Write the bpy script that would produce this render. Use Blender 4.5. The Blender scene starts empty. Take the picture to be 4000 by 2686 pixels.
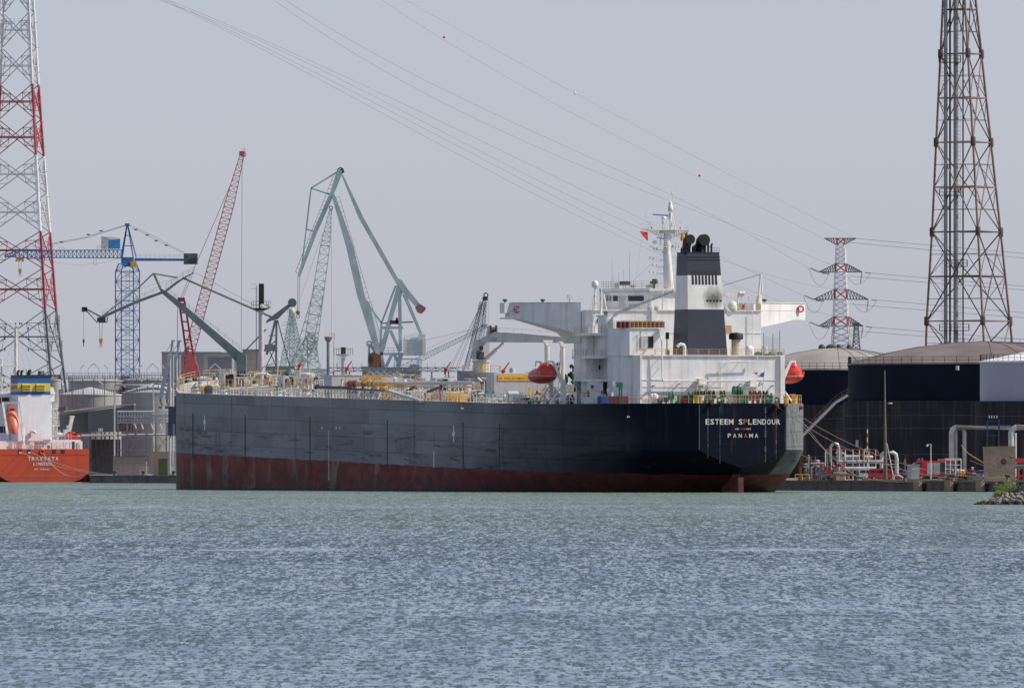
import bpy, math, random
import numpy as np
from mathutils import Vector, Matrix
random.seed(7)
R = math.radians
S = bpy.context.scene
COL = S.collection

# ------------------------------------------------------------------ camera, sky, sun
F = 46550.0          # focal length in pixels of a 4000 px wide frame
HZ = 1795.0          # row of the horizon
CH = 5.2             # eye height above the water
cam_d = bpy.data.cameras.new('camera')
cam_d.sensor_width = 36.0
cam_d.lens = F / 4000 * 36.0
cam_d.shift_y = (HZ - 1343) / 4000
cam_d.clip_start = 1.0
cam_d.clip_end = 30000.0
cam = bpy.data.objects.new('camera', cam_d)
COL.objects.link(cam)
cam.location = (0, 0, CH)
cam.rotation_euler = (R(90), 0, 0)
S.camera = cam

SUN_AZ, SUN_EL = 93.0, 44.0     # azimuth clockwise from +Y
W = bpy.data.worlds.new('World')
S.world = W
W.use_nodes = True
nt = W.node_tree
nt.nodes.clear()
wo = nt.nodes.new('ShaderNodeOutputWorld')
bg = nt.nodes.new('ShaderNodeBackground')
sky = nt.nodes.new('ShaderNodeTexSky')
sky.sky_type = 'NISHITA'
sky.sun_disc = False
sky.sun_elevation = R(SUN_EL)
sky.sun_rotation = R(SUN_AZ)
sky.air_density = 1.0
sky.dust_density = 0.6
sky.ozone_density = 2.5
# thin high haze over the whole sky: it evens the Nishita gradient out
mixs = nt.nodes.new('ShaderNodeMix'); mixs.data_type = 'RGBA'
mixs.inputs[0].default_value = 0.50
mixs.inputs[7].default_value = (5.5, 5.85, 8.2, 1)
nt.links.new(sky.outputs[0], mixs.inputs[6])
nt.links.new(mixs.outputs[2], bg.inputs[0])
bg.inputs[1].default_value = 0.085
nt.links.new(bg.outputs[0], wo.inputs[0])

sl = bpy.data.lights.new('sun', 'SUN')
sl.energy = 4.1
sl.angle = R(0.6)
sl.color = (1.0, 0.94, 0.84)
so = bpy.data.objects.new('sun', sl)
COL.objects.link(so)
sv = Vector((math.sin(R(SUN_AZ)) * math.cos(R(SUN_EL)), math.cos(R(SUN_AZ)) * math.cos(R(SUN_EL)), math.sin(R(SUN_EL))))
so.rotation_euler = sv.to_track_quat('Z', 'Y').to_euler()
so.location = (0, 0, 300)
S.view_settings.view_transform = 'Standard'
S.view_settings.look = 'None'
S.view_settings.gamma = 1.0
S.view_settings.exposure = 0.22
S.render.engine = 'CYCLES'

# ------------------------------------------------------------------ helpers
def P(x, y, D):
    """world point seen at pixel (x, y) at distance D"""
    return Vector(((x - 2000) / F * D, D, CH + (HZ - y) / F * D))

def V(*a):
    return Vector(a)

_m = {}
def mat(name, col, rough=0.55, metal=0.0, nz=0.18, ns=0.6, streak=None, samt=0.5, sscale=1.0, spec=0.5, bump=0.0, noise2=True):
    """painted / weathered surface: base colour, patchy noise, optional vertical streaks of a second colour"""
    if name in _m:
        return _m[name]
    m = bpy.data.materials.new(name)
    m.use_nodes = True
    n = m.node_tree.nodes; l = m.node_tree.links
    b = n['Principled BSDF']
    b.inputs['Roughness'].default_value = rough
    b.inputs['Metallic'].default_value = metal
    b.inputs['Specular IOR Level'].default_value = spec
    tc = n.new('ShaderNodeTexCoord')
    no = n.new('ShaderNodeTexNoise'); no.inputs['Scale'].default_value = ns; no.inputs['Detail'].default_value = 6
    l.new(tc.outputs['Object'], no.inputs['Vector'])
    mr = n.new('ShaderNodeMapRange')
    mr.inputs[1].default_value = 0.3; mr.inputs[2].default_value = 0.7
    mr.inputs[3].default_value = 1 - nz; mr.inputs[4].default_value = 1 + nz * 0.5
    l.new(no.outputs[0], mr.inputs[0])
    mx = n.new('ShaderNodeMix'); mx.data_type = 'RGBA'; mx.blend_type = 'MULTIPLY'
    mx.inputs[0].default_value = 1.0
    mx.inputs[6].default_value = (*col, 1)
    l.new(mr.outputs[0], mx.inputs[7])
    out = mx.outputs[2]
    if streak:
        mp = n.new('ShaderNodeMapping'); mp.inputs['Scale'].default_value = (1.6 * sscale, 1.6 * sscale, 0.12 * sscale)
        l.new(tc.outputs['Object'], mp.inputs[0])
        n2 = n.new('ShaderNodeTexNoise'); n2.inputs['Scale'].default_value = 1.0; n2.inputs['Detail'].default_value = 5
        l.new(mp.outputs[0], n2.inputs['Vector'])
        r2 = n.new('ShaderNodeMapRange'); r2.inputs[1].default_value = 0.52; r2.inputs[2].default_value = 0.75
        r2.inputs[3].default_value = 0; r2.inputs[4].default_value = samt
        l.new(n2.outputs[0], r2.inputs[0])
        m2 = n.new('ShaderNodeMix'); m2.data_type = 'RGBA'
        l.new(r2.outputs[0], m2.inputs[0]); l.new(out, m2.inputs[6]); m2.inputs[7].default_value = (*streak, 1)
        out = m2.outputs[2]
    l.new(out, b.inputs['Base Color'])
    if bump:
        bp = n.new('ShaderNodeBump'); bp.inputs['Strength'].default_value = bump; bp.inputs['Distance'].default_value = 0.3
        l.new(no.outputs[0], bp.inputs['Height']); l.new(bp.outputs[0], b.inputs['Normal'])
    _m[name] = m
    return m

class MB:
    """collects shapes and links them as ONE mesh object"""
    def __init__(s):
        s.v = []; s.f = []; s.mi = []; s.m = 0
    def add(s, vs, fs):
        o = len(s.v)
        s.v += [tuple(v) for v in vs]
        for f in fs:
            s.f.append([o + i for i in f]); s.mi.append(s.m)
        return s
    def box(s, x0, y0, z0, x1, y1, z1):
        return s.add([(x0,y0,z0),(x1,y0,z0),(x1,y1,z0),(x0,y1,z0),(x0,y0,z1),(x1,y0,z1),(x1,y1,z1),(x0,y1,z1)],
                     [(0,3,2,1),(4,5,6,7),(0,1,5,4),(1,2,6,5),(2,3,7,6),(3,0,4,7)])
    def cbox(s, c, dx, dy, dz):
        return s.box(c[0]-dx/2, c[1]-dy/2, c[2]-dz/2, c[0]+dx/2, c[1]+dy/2, c[2]+dz/2)
    def extr(s, pts, vec):
        """polygon pts (any plane) extruded along vec"""
        n = len(pts); vec = Vector(vec)
        a = [Vector(p) for p in pts]
        b = [p + vec for p in a]
        fs = [tuple(range(n))[::-1], tuple(range(n, 2*n))]
        for i in range(n):
            j = (i + 1) % n
            fs.append((i, j, n + j, n + i))
        return s.add(a + b, fs)
    def prism(s, poly, z0, z1):
        return s.extr([(x, y, z0) for x, y in poly], (0, 0, z1 - z0))
    def beam(s, p, q, w, h=None):
        """rectangular bar from p to q"""
        p = Vector(p); q = Vector(q); h = h or w
        d = (q - p)
        if d.length < 1e-6: return s
        d.normalize()
        up = Vector((0, 0, 1)) if abs(d.z) < 0.95 else Vector((1, 0, 0))
        a = d.cross(up).normalized() * (w / 2); b = a.cross(d).normalized() * (h / 2)
        vs = [p-a-b, p+a-b, p+a+b, p-a+b, q-a-b, q+a-b, q+a+b, q-a+b]
        return s.add(vs, [(0,3,2,1),(4,5,6,7),(0,1,5,4),(1,2,6,5),(2,3,7,6),(3,0,4,7)])
    def bar(s, p, q, r, n=4, r2=None):
        return s.tube([p, q], r, n, r2=r2)
    def tube(s, pts, r, n=8, cap=True, r2=None):
        pts = [Vector(p) for p in pts]
        k = len(pts)
        o = len(s.v); ref = None
        for i, p in enumerate(pts):
            if i == 0: d = pts[1] - p
            elif i == k - 1: d = p - pts[i-1]
            else: d = (pts[i+1] - p).normalized() + (p - pts[i-1]).normalized()
            if d.length < 1e-9: d = Vector((0, 0, 1))
            d.normalize()
            if ref is None:
                ref = Vector((0, 0, 1)) if abs(d.z) < 0.9 else Vector((1, 0, 0))
            a = d.cross(ref)
            if a.length < 1e-3: a = d.cross(Vector((0.3, 0.8, 0.5)))
            a.normalize(); b = d.cross(a); ref = -b if False else ref
            rr = r if not hasattr(r, '__len__') else r[i]
            if r2 is not None: rr = r + (r2 - r) * i / (k - 1)
            for j in range(n):
                t = 2 * math.pi * (j + 0.5) / n
                s.v.append(tuple(p + a * (math.cos(t) * rr) + b * (math.sin(t) * rr)))
        for i in range(k - 1):
            for j in range(n):
                j2 = (j + 1) % n
                s.f.append([o+i*n+j, o+i*n+j2, o+(i+1)*n+j2, o+(i+1)*n+j]); s.mi.append(s.m)
        if cap:
            s.f.append([o + j for j in range(n)][::-1]); s.mi.append(s.m)
            s.f.append([o + (k-1)*n + j for j in range(n)]); s.mi.append(s.m)
        return s
    def lathe(s, prof, c=(0, 0, 0), n=24, axis='z'):
        o = len(s.v); c = Vector(c)
        for (r, z) in prof:
            for j in range(n):
                t = 2 * math.pi * j / n
                if axis == 'z': s.v.append(tuple(c + Vector((r*math.cos(t), r*math.sin(t), z))))
                elif axis == 'x': s.v.append(tuple(c + Vector((z, r*math.cos(t), r*math.sin(t)))))
                else: s.v.append(tuple(c + Vector((r*math.cos(t), z, r*math.sin(t)))))
        k = len(prof)
        for i in range(k - 1):
            for j in range(n):
                j2 = (j + 1) % n
                s.f.append([o+i*n+j, o+i*n+j2, o+(i+1)*n+j2, o+(i+1)*n+j]); s.mi.append(s.m)
        if prof[0][0] > 1e-4: s.f.append([o + j for j in range(n)][::-1]); s.mi.append(s.m)
        if prof[-1][0] > 1e-4: s.f.append([o + (k-1)*n + j for j in range(n)]); s.mi.append(s.m)
        return s
    def ring(s, c, r, t, axis='y', n=16, m=6):
        """torus"""
        c = Vector(c); pts = []
        for i in range(n + 1):
            a = 2 * math.pi * i / n
            if axis == 'y': pts.append(c + Vector((r*math.cos(a), 0, r*math.sin(a))))
            elif axis == 'x': pts.append(c + Vector((0, r*math.cos(a), r*math.sin(a))))
            else: pts.append(c + Vector((r*math.cos(a), r*math.sin(a), 0)))
        for i in range(n): s.bar(pts[i], pts[i+1], t, m)
        return s
    def rail(s, pts, h=1.1, step=1.8, r=0.05, rows=3):
        """railing along a polyline"""
        pts = [Vector(p) for p in pts]
        for a, b in zip(pts, pts[1:]):
            L = (b - a).length; k = max(1, int(round(L / step)))
            for i in range(k + 1):
                p = a.lerp(b, i / k); s.bar(p, p + V(0, 0, h), r, 4)
            for j in range(rows):
                z = h * (j + 1) / rows; s.bar(a + V(0, 0, z), b + V(0, 0, z), r * 0.8, 4)
        return s
    def ladder(s, p, q, w=0.5, step=0.4, r=0.03, side=(1, 0, 0)):
        p = Vector(p); q = Vector(q); sd = Vector(side).normalized() * (w / 2)
        s.bar(p - sd, q - sd, r); s.bar(p + sd, q + sd, r)
        k = max(2, int((q - p).length / step))
        for i in range(1, k): 
            m = p.lerp(q, i / k); s.bar(m - sd, m + sd, r)
        return s
    def lattice(s, p, q, w1, w2, n, rc, rb, h1=None, h2=None, side=None, x=False):
        """four-chord lattice girder from p to q"""
        p = Vector(p); q = Vector(q); d = (q - p).normalized()
        h1 = h1 or w1; h2 = h2 or w2
        sd = Vector(side) if side else (Vector((0, 1, 0)) if abs(d.y) < 0.9 else Vector((1, 0, 0)))
        a = (sd - d * sd.dot(d)).normalized(); b = d.cross(a)
        sg = [(-1, -1), (1, -1), (1, 1), (-1, 1)]
        def c(t, k):
            return p.lerp(q, t) + a * (sg[k][0] * (w1 + (w2 - w1) * t) / 2) + b * (sg[k][1] * (h1 + (h2 - h1) * t) / 2)
        for k in range(4): s.bar(c(0, k), c(1, k), rc, 4)
        for i in range(n):
            t0, t1 = i / n, (i + 1) / n
            for k in range(4):
                k2 = (k + 1) % 4
                s.bar(c(t0, k), c(t0, k2), rb, 3)
                if x or (i + k) % 2: s.bar(c(t0, k), c(t1, k2), rb, 3)
                if x or not (i + k) % 2: s.bar(c(t0, k2), c(t1, k), rb, 3)
        for k in range(4): s.bar(c(1, k), c(1, (k + 1) % 4), rb, 3)
        return s
    def plate(s, px, D, th):
        """outline given in pixels at distance D, with real thickness th"""
        return s.extr([P(x, y, D - th / 2) * 1.0 for x, y in px], (0, th, 0))
    def build(s, name, m=None, parent=None, smooth=None, base=None):
        me = bpy.data.meshes.new(name)
        vs = s.v
        if base is not None:
            bx, by, bz = base
            vs = [(x - bx, y - by, z - bz) for x, y, z in vs]
        me.from_pydata(vs, [], s.f)
        ms = m if isinstance(m, (list, tuple)) else [m]
        for k in ms:
            if k: me.materials.append(k)
        if len(ms) > 1: me.polygons.foreach_set('material_index', s.mi)
        if smooth:
            me.polygons.foreach_set('use_smooth', [True] * len(me.polygons))
            me.set_sharp_from_angle(angle=R(smooth))
        me.update()
        o = bpy.data.objects.new(name, me)
        COL.objects.link(o)
        if base is not None: o.location = base
        if parent is not None: o.parent = parent
        return o

def tag(o, label=None, cat=None, group=None, kind=None):
    if label: o['label'] = label
    if cat: o['category'] = cat
    if group: o['group'] = group
    if kind: o['kind'] = kind
    return o

def thing(name, label, cat, loc=(0, 0, 0), rz=0.0, group=None, parent=None):
    o = bpy.data.objects.new(name, None)
    COL.objects.link(o)
    o.empty_display_size = 0.5
    o.location = loc; o.rotation_euler = (0, 0, rz)
    return tag(o, label, cat, group)

def kids(o):
    return [c for c in COL.objects if c.parent == o]

def dup(o, loc, rz=None, label=None, parent=None):
    c = o.copy(); COL.objects.link(c); c.parent = parent
    if loc is not None: c.location = loc
    if rz is not None: c.rotation_euler = (0, 0, rz)
    if label: c['label'] = label
    for k in kids(o):
        d = k.copy(); COL.objects.link(d); d.parent = c
        for g in kids(k):
            e = g.copy(); COL.objects.link(e); e.parent = d
    return c

_gl = {}
def glyph(ch):
    if ch in _gl: return _gl[ch]
    cu = bpy.data.curves.new('glyph', 'FONT'); cu.body = ch; cu.size = 1.0; cu.offset = 0.014; cu.resolution_u = 2
    ob = bpy.data.objects.new('glyph', cu)
    me = bpy.data.meshes.new_from_object(ob)
    vs = [tuple(v.co) for v in me.vertices]; fs = [tuple(p.vertices) for p in me.polygons]
    xs = [v[0] for v in vs]; ys = [v[1] for v in vs]
    x0, x1, y0, y1 = min(xs), max(xs), min(ys), max(ys)
    bpy.data.objects.remove(ob); bpy.data.curves.remove(cu); bpy.data.meshes.remove(me)
    _gl[ch] = ([(v[0] - x0, v[1] - y0) for v in vs], fs, x1 - x0, y1 - y0)
    return _gl[ch]

def letters(name, text, left, right, up, width, height, mats, parent=None, fill=0.74, slots=None):
    """flat lettering, one cell per character; slots: char index -> material slot"""
    mb = MB(); left = Vector(left); right = Vector(right).normalized(); up = Vector(up).normalized()
    k = len(text); cw = width / k
    for i, ch in enumerate(text):
        if ch == ' ': continue
        vs, fs, gw, gh = glyph(ch)
        w = cw * (fill if ch not in 'MW' else min(.97, fill*1.22)) if ch not in 'I1' else cw * fill * (0.3 if ch == 'I' else 0.5)
        o = left + right * (i * cw + (cw - w) / 2)
        mb.m = (slots or {}).get(i, 0)
        mb.add([o + right * (x / gw * w) + up * (y / gh * height) for x, y in vs], fs)
    return mb.build(name, mats, parent)

# ------------------------------------------------------------------ materials
WHITE = mat('white_paint', (0.77, 0.765, 0.745), 0.5, nz=0.14, ns=0.35, streak=(0.40, 0.27, 0.16), samt=0.42, sscale=0.9)
WHITE2 = mat('white_metal', (0.72, 0.71, 0.68), 0.5, nz=0.3, ns=1.5)
CREAM = mat('cream_paint', (0.74, 0.70, 0.60), 0.5, nz=0.15, streak=(0.35, 0.18, 0.08), samt=0.6)
NAVY = mat('navy_funnel_paint', (0.026, 0.030, 0.050), 0.5, nz=0.2, ns=0.4)
BLACK = mat('black_soot', (0.010, 0.010, 0.012), 0.6, nz=0.2)
DARK = mat('dark_steel', (0.05, 0.05, 0.055), 0.6, nz=0.3)
DGREY = mat('grey_steel', (0.20, 0.21, 0.22), 0.6, nz=0.25)
LGREY = mat('light_grey_paint', (0.46, 0.47, 0.47), 0.5, nz=0.15, streak=(0.25, 0.17, 0.12), samt=0.3)
PIPE = mat('weathered_white_pipe', (0.50, 0.49, 0.48), 0.4, nz=0.25, ns=1.2)
GALV = mat('galvanised_pipe', (0.50, 0.48, 0.47), 0.38, metal=0.35, nz=0.3, ns=0.7, streak=(0.28, 0.20, 0.16), samt=0.4)
YEL = mat('yellow_paint', (0.72, 0.42, 0.04), 0.5, nz=0.2)
RYEL = mat('rail_ochre', (0.55, 0.38, 0.16), 0.6, nz=0.3)
RED = mat('red_paint', (0.42, 0.030, 0.025), 0.5, nz=0.25)
BRED = mat('bright_red_paint', (0.62, 0.035, 0.03), 0.35, nz=0.1)
DRED = mat('dark_red_oxide', (0.16, 0.030, 0.025), 0.6, nz=0.35)
ORANGE = mat('orange_boat_grp', (0.50, 0.026, 0.014), 0.4, nz=0.14, ns=0.8)
GREEN = mat('deck_green', (0.015, 0.13, 0.085), 0.5, nz=0.25)
GLASS = mat('dark_window_glass', (0.02, 0.03, 0.035), 0.08, nz=0.1)
BLUE = mat('blue_drum', (0.03, 0.10, 0.30), 0.5)
ROPE = mat('mooring_rope', (0.20, 0.16, 0.12), 0.8)
WROPE = mat('pale_rope', (0.55, 0.50, 0.45), 0.8)
RUSTL = mat('rusty_letter', (0.40, 0.12, 0.04), 0.6)
LETW = mat('letter_white', (0.72, 0.72, 0.70), 0.5, nz=0.2, ns=1.5, streak=(0.35, 0.2, 0.1), samt=0.3)

# ------------------------------------------------------------------ setting: water and land
def water_material():
    m = bpy.data.materials.new('water'); m.use_nodes = True
    n = m.node_tree.nodes; l = m.node_tree.links; b = n['Principled BSDF']
    b.inputs['Base Color'].default_value = (0.030, 0.068, 0.078, 1)
    b.inputs['Roughness'].default_value = 0.06
    b.inputs['IOR'].default_value = 1.333
    tc = n.new('ShaderNodeTexCoord')
    def noise(sx, sy, det, rough=0.5):
        mp = n.new('ShaderNodeMapping'); mp.inputs['Scale'].default_value = (sx, sy, 1)
        l.new(tc.outputs['Object'], mp.inputs[0])
        t = n.new('ShaderNodeTexNoise'); t.inputs['Scale'].default_value = 1; t.inputs['Detail'].default_value = det
        t.inputs['Roughness'].default_value = rough
        l.new(mp.outputs[0], t.inputs['Vector']); return t
    # wind patches: long calm and ruffled streaks modulate how steep the ripples are
    def mr_(v, a0, a1, b0, b1):
        k = n.new('ShaderNodeMapRange'); k.inputs[1].default_value = a0; k.inputs[2].default_value = a1
        k.inputs[3].default_value = b0; k.inputs[4].default_value = b1; l.new(v, k.inputs[0]); return k.outputs[0]
    def mt(op, a0, b0):
        k = n.new('ShaderNodeMath'); k.operation = op
        for i, v in enumerate((a0, b0)):
            if isinstance(v, (int, float)): k.inputs[i].default_value = v
            else: l.new(v, k.inputs[i])
        return k.outputs[0]
    big = noise(0.02, 0.010, 4)
    ruf = mr_(big.outputs[0], 0.38, 0.62, 0.80, 1.2)
    sxy = n.new('ShaderNodeSeparateXYZ'); l.new(tc.outputs['Object'], sxy.inputs[0])
    wv = noise(0.03, 0.0, 4)
    ruf = mt('MULTIPLY', ruf, mr_(sxy.outputs['Y'], 280, 720, 0.62, 1.0))
    for yc, wd, am in ((690, 22, 0.95), (1330, 90, 0.75), (415, 12, .6)):
        dd = mt('ABSOLUTE', mt('SUBTRACT', mt('ADD', sxy.outputs['Y'], mt('MULTIPLY', wv.outputs[0], 30)), yc + 15), 0)
        brk = mr_(noise(0.11, 0.05, 5, 0.65).outputs[0], 0.42, 0.56, am, 0.0)
        ruf = mt('MULTIPLY', ruf, mt('SUBTRACT', 1.0, mt('MULTIPLY', mr_(dd, wd*.2, wd, 1.0, 0.0), brk)))
    sx_t = None; sy_t = None
    for (fx_, fy_, wx, wy, y0, y1, w0) in ((6.5, 0.60, 0.10, 0.38, 0, 1, 1), (3.6, 0.17, 0.07, 0.30, 300, 560, .22), (1.9, 0.048, 0.04, 0.26, 560, 1000, .08), (1.0, 0.015, 0.03, 0.20, 1000, 1800, .05), (0.5, 0.05, 0.03, 0.05, 0, 1, 1)):
        t = noise(fx_, fy_, 4, 0.60)
        sc = n.new('ShaderNodeSeparateColor'); l.new(t.outputs['Color'], sc.inputs[0])
        wt = mr_(sxy.outputs['Y'], y0, y1, w0, 1.0)
        ax = mt('MULTIPLY', mr_(sc.outputs[0], 0.3, 0.7, -wx*.5, wx*.5), wt)
        ay = mt('MULTIPLY', mr_(sc.outputs[1], 0.50, 0.60, 0.0, -wy), wt)
        sx_t = ax if sx_t is None else mt('ADD', sx_t, ax)
        sy_t = ay if sy_t is None else mt('ADD', sy_t, ay)
    cb = n.new('ShaderNodeCombineXYZ'); l.new(mt('MULTIPLY', sx_t, ruf), cb.inputs[0]); l.new(mt('MULTIPLY', sy_t, ruf), cb.inputs[1])
    ge = n.new('ShaderNodeNewGeometry')
    va = n.new('ShaderNodeVectorMath'); va.operation = 'ADD'; l.new(ge.outputs['Normal'], va.inputs[0]); l.new(cb.outputs[0], va.inputs[1])
    vn = n.new('ShaderNodeVectorMath'); vn.operation = 'NORMALIZE'; l.new(va.outputs[0], vn.inputs[0])
    l.new(vn.outputs[0], b.inputs['Normal'])
    # silt: greener and paler water in the basin by the quay
    sx = n.new('ShaderNodeSeparateXYZ'); l.new(tc.outputs['Object'], sx.inputs[0])
    wob = noise(0.006, 0.004, 4)
    ad = n.new('ShaderNodeMath'); ad.operation = 'MULTIPLY_ADD'; ad.inputs[1].default_value = 700
    l.new(wob.outputs[0], ad.inputs[0]); l.new(sx.outputs['Y'], ad.inputs[2])
    mr = n.new('ShaderNodeMapRange'); mr.inputs[1].default_value = 1000; mr.inputs[2].default_value = 1900
    l.new(ad.outputs[0], mr.inputs[0])
    mx = n.new('ShaderNodeMix'); mx.data_type = 'RGBA'
    mx.inputs[6].default_value = (0.056, 0.078, 0.084, 1); mx.inputs[7].default_value = (0.12, 0.16, 0.115, 1)
    l.new(mr.outputs[0], mx.inputs[0]); l.new(mx.outputs[2], b.inputs['Base Color'])
    return m

def build_water():
    rng = np.random.RandomState(3)
    waves = []
    for lam_lo, lam_hi, k, slope in ((0.40, 0.8, 45, 0.009), (0.8, 1.8, 45, 0.008), (1.8, 5.0, 24, 0.005), (5.0, 14.0, 12, 0.003)):
        for i in range(k):
            lam = lam_lo * (lam_hi / lam_lo) ** rng.rand()
            th = R(-70) + rng.normal(0, R(38))      # wind roughly across and towards the viewer
            kk = 2 * math.pi / lam
            waves.append((lam, kk * math.cos(th), kk * math.sin(th), slope / kk, rng.rand() * 6.283))
    V_, F_ = [], []
    off = 0
    def patch(x0, x1, y0, y1, dx, dy):
        nonlocal off
        nx = int((x1 - x0) / dx) + 1; ny = int((y1 - y0) / dy) + 1
        X, Y = np.meshgrid(np.linspace(x0, x1, nx), np.linspace(y0, y1, ny))
        Z = np.zeros_like(X)
        for lam, kx, ky, a, ph in waves:
            if lam < 3.0 * max(dx, dy): continue
            c = kx * X + ky * Y + ph
            Z += a * np.sin(c) - 0.22 * a * np.cos(2 * c)
        ed = np.minimum(np.minimum(X - x0, x1 - X), np.minimum(Y - y0, y1 - Y))   # waves die out at the patch border so that it meets its neighbours
        Z *= np.clip(ed / (6 * dx), 0, 1)
        V_.append(np.stack([X, Y, Z], -1).reshape(-1, 3))
        i = np.arange(nx * ny).reshape(ny, nx) + off
        F_.append(np.stack([i[:-1, :-1], i[:-1, 1:], i[1:, 1:], i[1:, :-1]], -1).reshape(-1, 4))
        off += nx * ny
    bands = [(22, 250, 400, 0.11, 0.13), (34, 400, 640, 0.18, 0.24), (54, 640, 1050, 0.32, 0.5), (110, 1050, 1900, 1.0, 1.3)]
    for hw, y0, y1, dx, dy in bands:
        patch(-hw, hw, y0, y1, dx, dy)
    # calm flat remainder all round, edge to edge with the wave patches
    def flat(x0, x1, y0, y1):
        nonlocal off
        V_.append(np.array([[x0, y0, 0], [x1, y0, 0], [x1, y1, 0], [x0, y1, 0]], float)); F_.append(np.array([[0, 1, 2, 3]]) + off); off += 4
    flat(-6000, 6000, -400, 250); flat(-6000, 6000, 1900, 9000)
    for hw, y0, y1, dx, dy in bands:
        flat(-6000, -hw, y0, y1); flat(hw, 6000, y0, y1)
    vs = np.concatenate(V_); fs = np.concatenate(F_)
    me = bpy.data.meshes.new('water')
    me.vertices.add(len(vs)); me.vertices.foreach_set('co', vs.astype(np.float32).ravel())
    me.loops.add(len(fs) * 4); me.loops.foreach_set('vertex_index', fs.astype(np.int32).ravel())
    me.polygons.add(len(fs)); me.polygons.foreach_set('loop_start', (np.arange(len(fs)) * 4).astype(np.int32))
    me.update(calc_edges=True)
    me.polygons.foreach_set('use_smooth', [True] * len(fs))
    me.materials.append(water_material())
    o = bpy.data.objects.new('water', me); COL.objects.link(o)
    tag(o, kind='structure')
build_water()

# ship frame of the big tanker
T0 = Vector((36.7, 1900.0, 0.0)); HD = R(109)
fx, fy = math.cos(HD), math.sin(HD)                 # forward
def SW(u, p, z=0.0):                                # ship -> world (p = to port)
    return Vector((T0.x + fx * u - fy * p, T0.y + fy * u + fx * p, z))
def U(px, p):                                       # forward station seen at column px, p metres to port
    t = (px - 2000) / F
    return (T0.x - fy * p - t * (T0.y + fx * p)) / (t * fy - fx)
def PT(px, u):                                      # metres to port seen at column px, station u
    t = (px - 2000) / F
    return (T0.x + fx * u - t * (T0.y + fy * u)) / (t * fx + fy)
def ZS(py, u, p=0.0):
    return CH + (HZ - py) / F * SW(u, p).y

LZ = 1.75
CONC = mat('quay_concrete', (0.16, 0.15, 0.135), 0.85, nz=0.35, ns=0.5, streak=(0.03, 0.035, 0.03), samt=0.75, sscale=0.7)
GROUND = mat('quay_ground', (0.26, 0.235, 0.20), 0.9, nz=0.25, ns=0.3)
def quay_pt(v, u, z=0): return SW(u, -v, z)
def build_land():
    e = [quay_pt(50, -500), quay_pt(50, 118), quay_pt(50, 300)]
    pts = [(p.x, p.y) for p in e]
    L = [P(760, 0, 2600), P(700, 0, 2652), P(352, 0, 2672), P(352, 0, 2798), P(-1500, 0, 3050)]
    pts += [(p.x, p.y) for p in L]
    pts += [(-6000, 3000), (-6000, 9000), (6000, 9000), (6000, 1200)]
    # ground sheet
    g = MB(); n = len(pts)
    g.add([(x, y, LZ) for x, y in pts], [tuple(range(n))[::-1]])
    o = g.build('ground', GROUND); tag(o, kind='structure')
    if o.data.polygons[0].normal.z < 0: o.data.flip_normals()
    q = MB()
    for (ax, ay), (bx, by) in zip(pts[:8], pts[1:9]):
        a = Vector((ax, ay, 0)); b = Vector((bx, by, 0)); d = (b - a).normalized()
        nn = Vector((d.y, -d.x, 0)) * -1
        if nn.y > 0: nn = -nn
        k = max(1, int((b - a).length / 24))
        for i in range(k):
            s0 = a.lerp(b, i / k); s1 = a.lerp(b, (i + 1) / k) - d * 0.06
            q.extr([s0 + V(0,0,-1.5), s1 + V(0,0,-1.5), s1 + V(0,0,LZ-.35), s0 + V(0,0,LZ-.35)], -nn * 0.6)
            q.extr([s0 + nn*0.12 + V(0,0,LZ-.35), s1 + nn*0.12 + V(0,0,LZ-.35), s1 + nn*0.12 + V(0,0,LZ+.02), s0 + nn*0.12 + V(0,0,LZ+.02)], -nn * 0.9)
    tag(q.build('quay', CONC), kind='structure')
build_land()

# ------------------------------------------------------------------ the big tanker
def deck_z(u): return 14.2 + max(0.0, u - 35) * 0.0145
def half_b(u):
    tb = [(0, 7.45), (4, 10.9), (8, 13.2), (14, 15.6), (25, 19.3), (40, 22.9), (55, 24), (211, 24)]
    if u <= 211:
        for (a, x), (b, y) in zip(tb, tb[1:]):
            if u <= b:
                return x + (y - x) * (u - a) / (b - a)
    return 24 * math.sqrt(max(0, 1 - ((u - 211) / 49.0) ** 2))
def hull_b(u, z):
    b = half_b(u); zb = 3.9 - 0.4 * u; zk = 6.8
    if z >= zk or u > 90: return b
    t = min(1.0, (zk - z) / max(zk - zb, .01))
    w = min(1.0, max(0.0, (90 - u) / 40.0)); e = 1.12 + 0.48 * min(1.0, u / 16.0)
    return b * ((1 - t ** e) ** (1 / e) * w + (1 - w))

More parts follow.
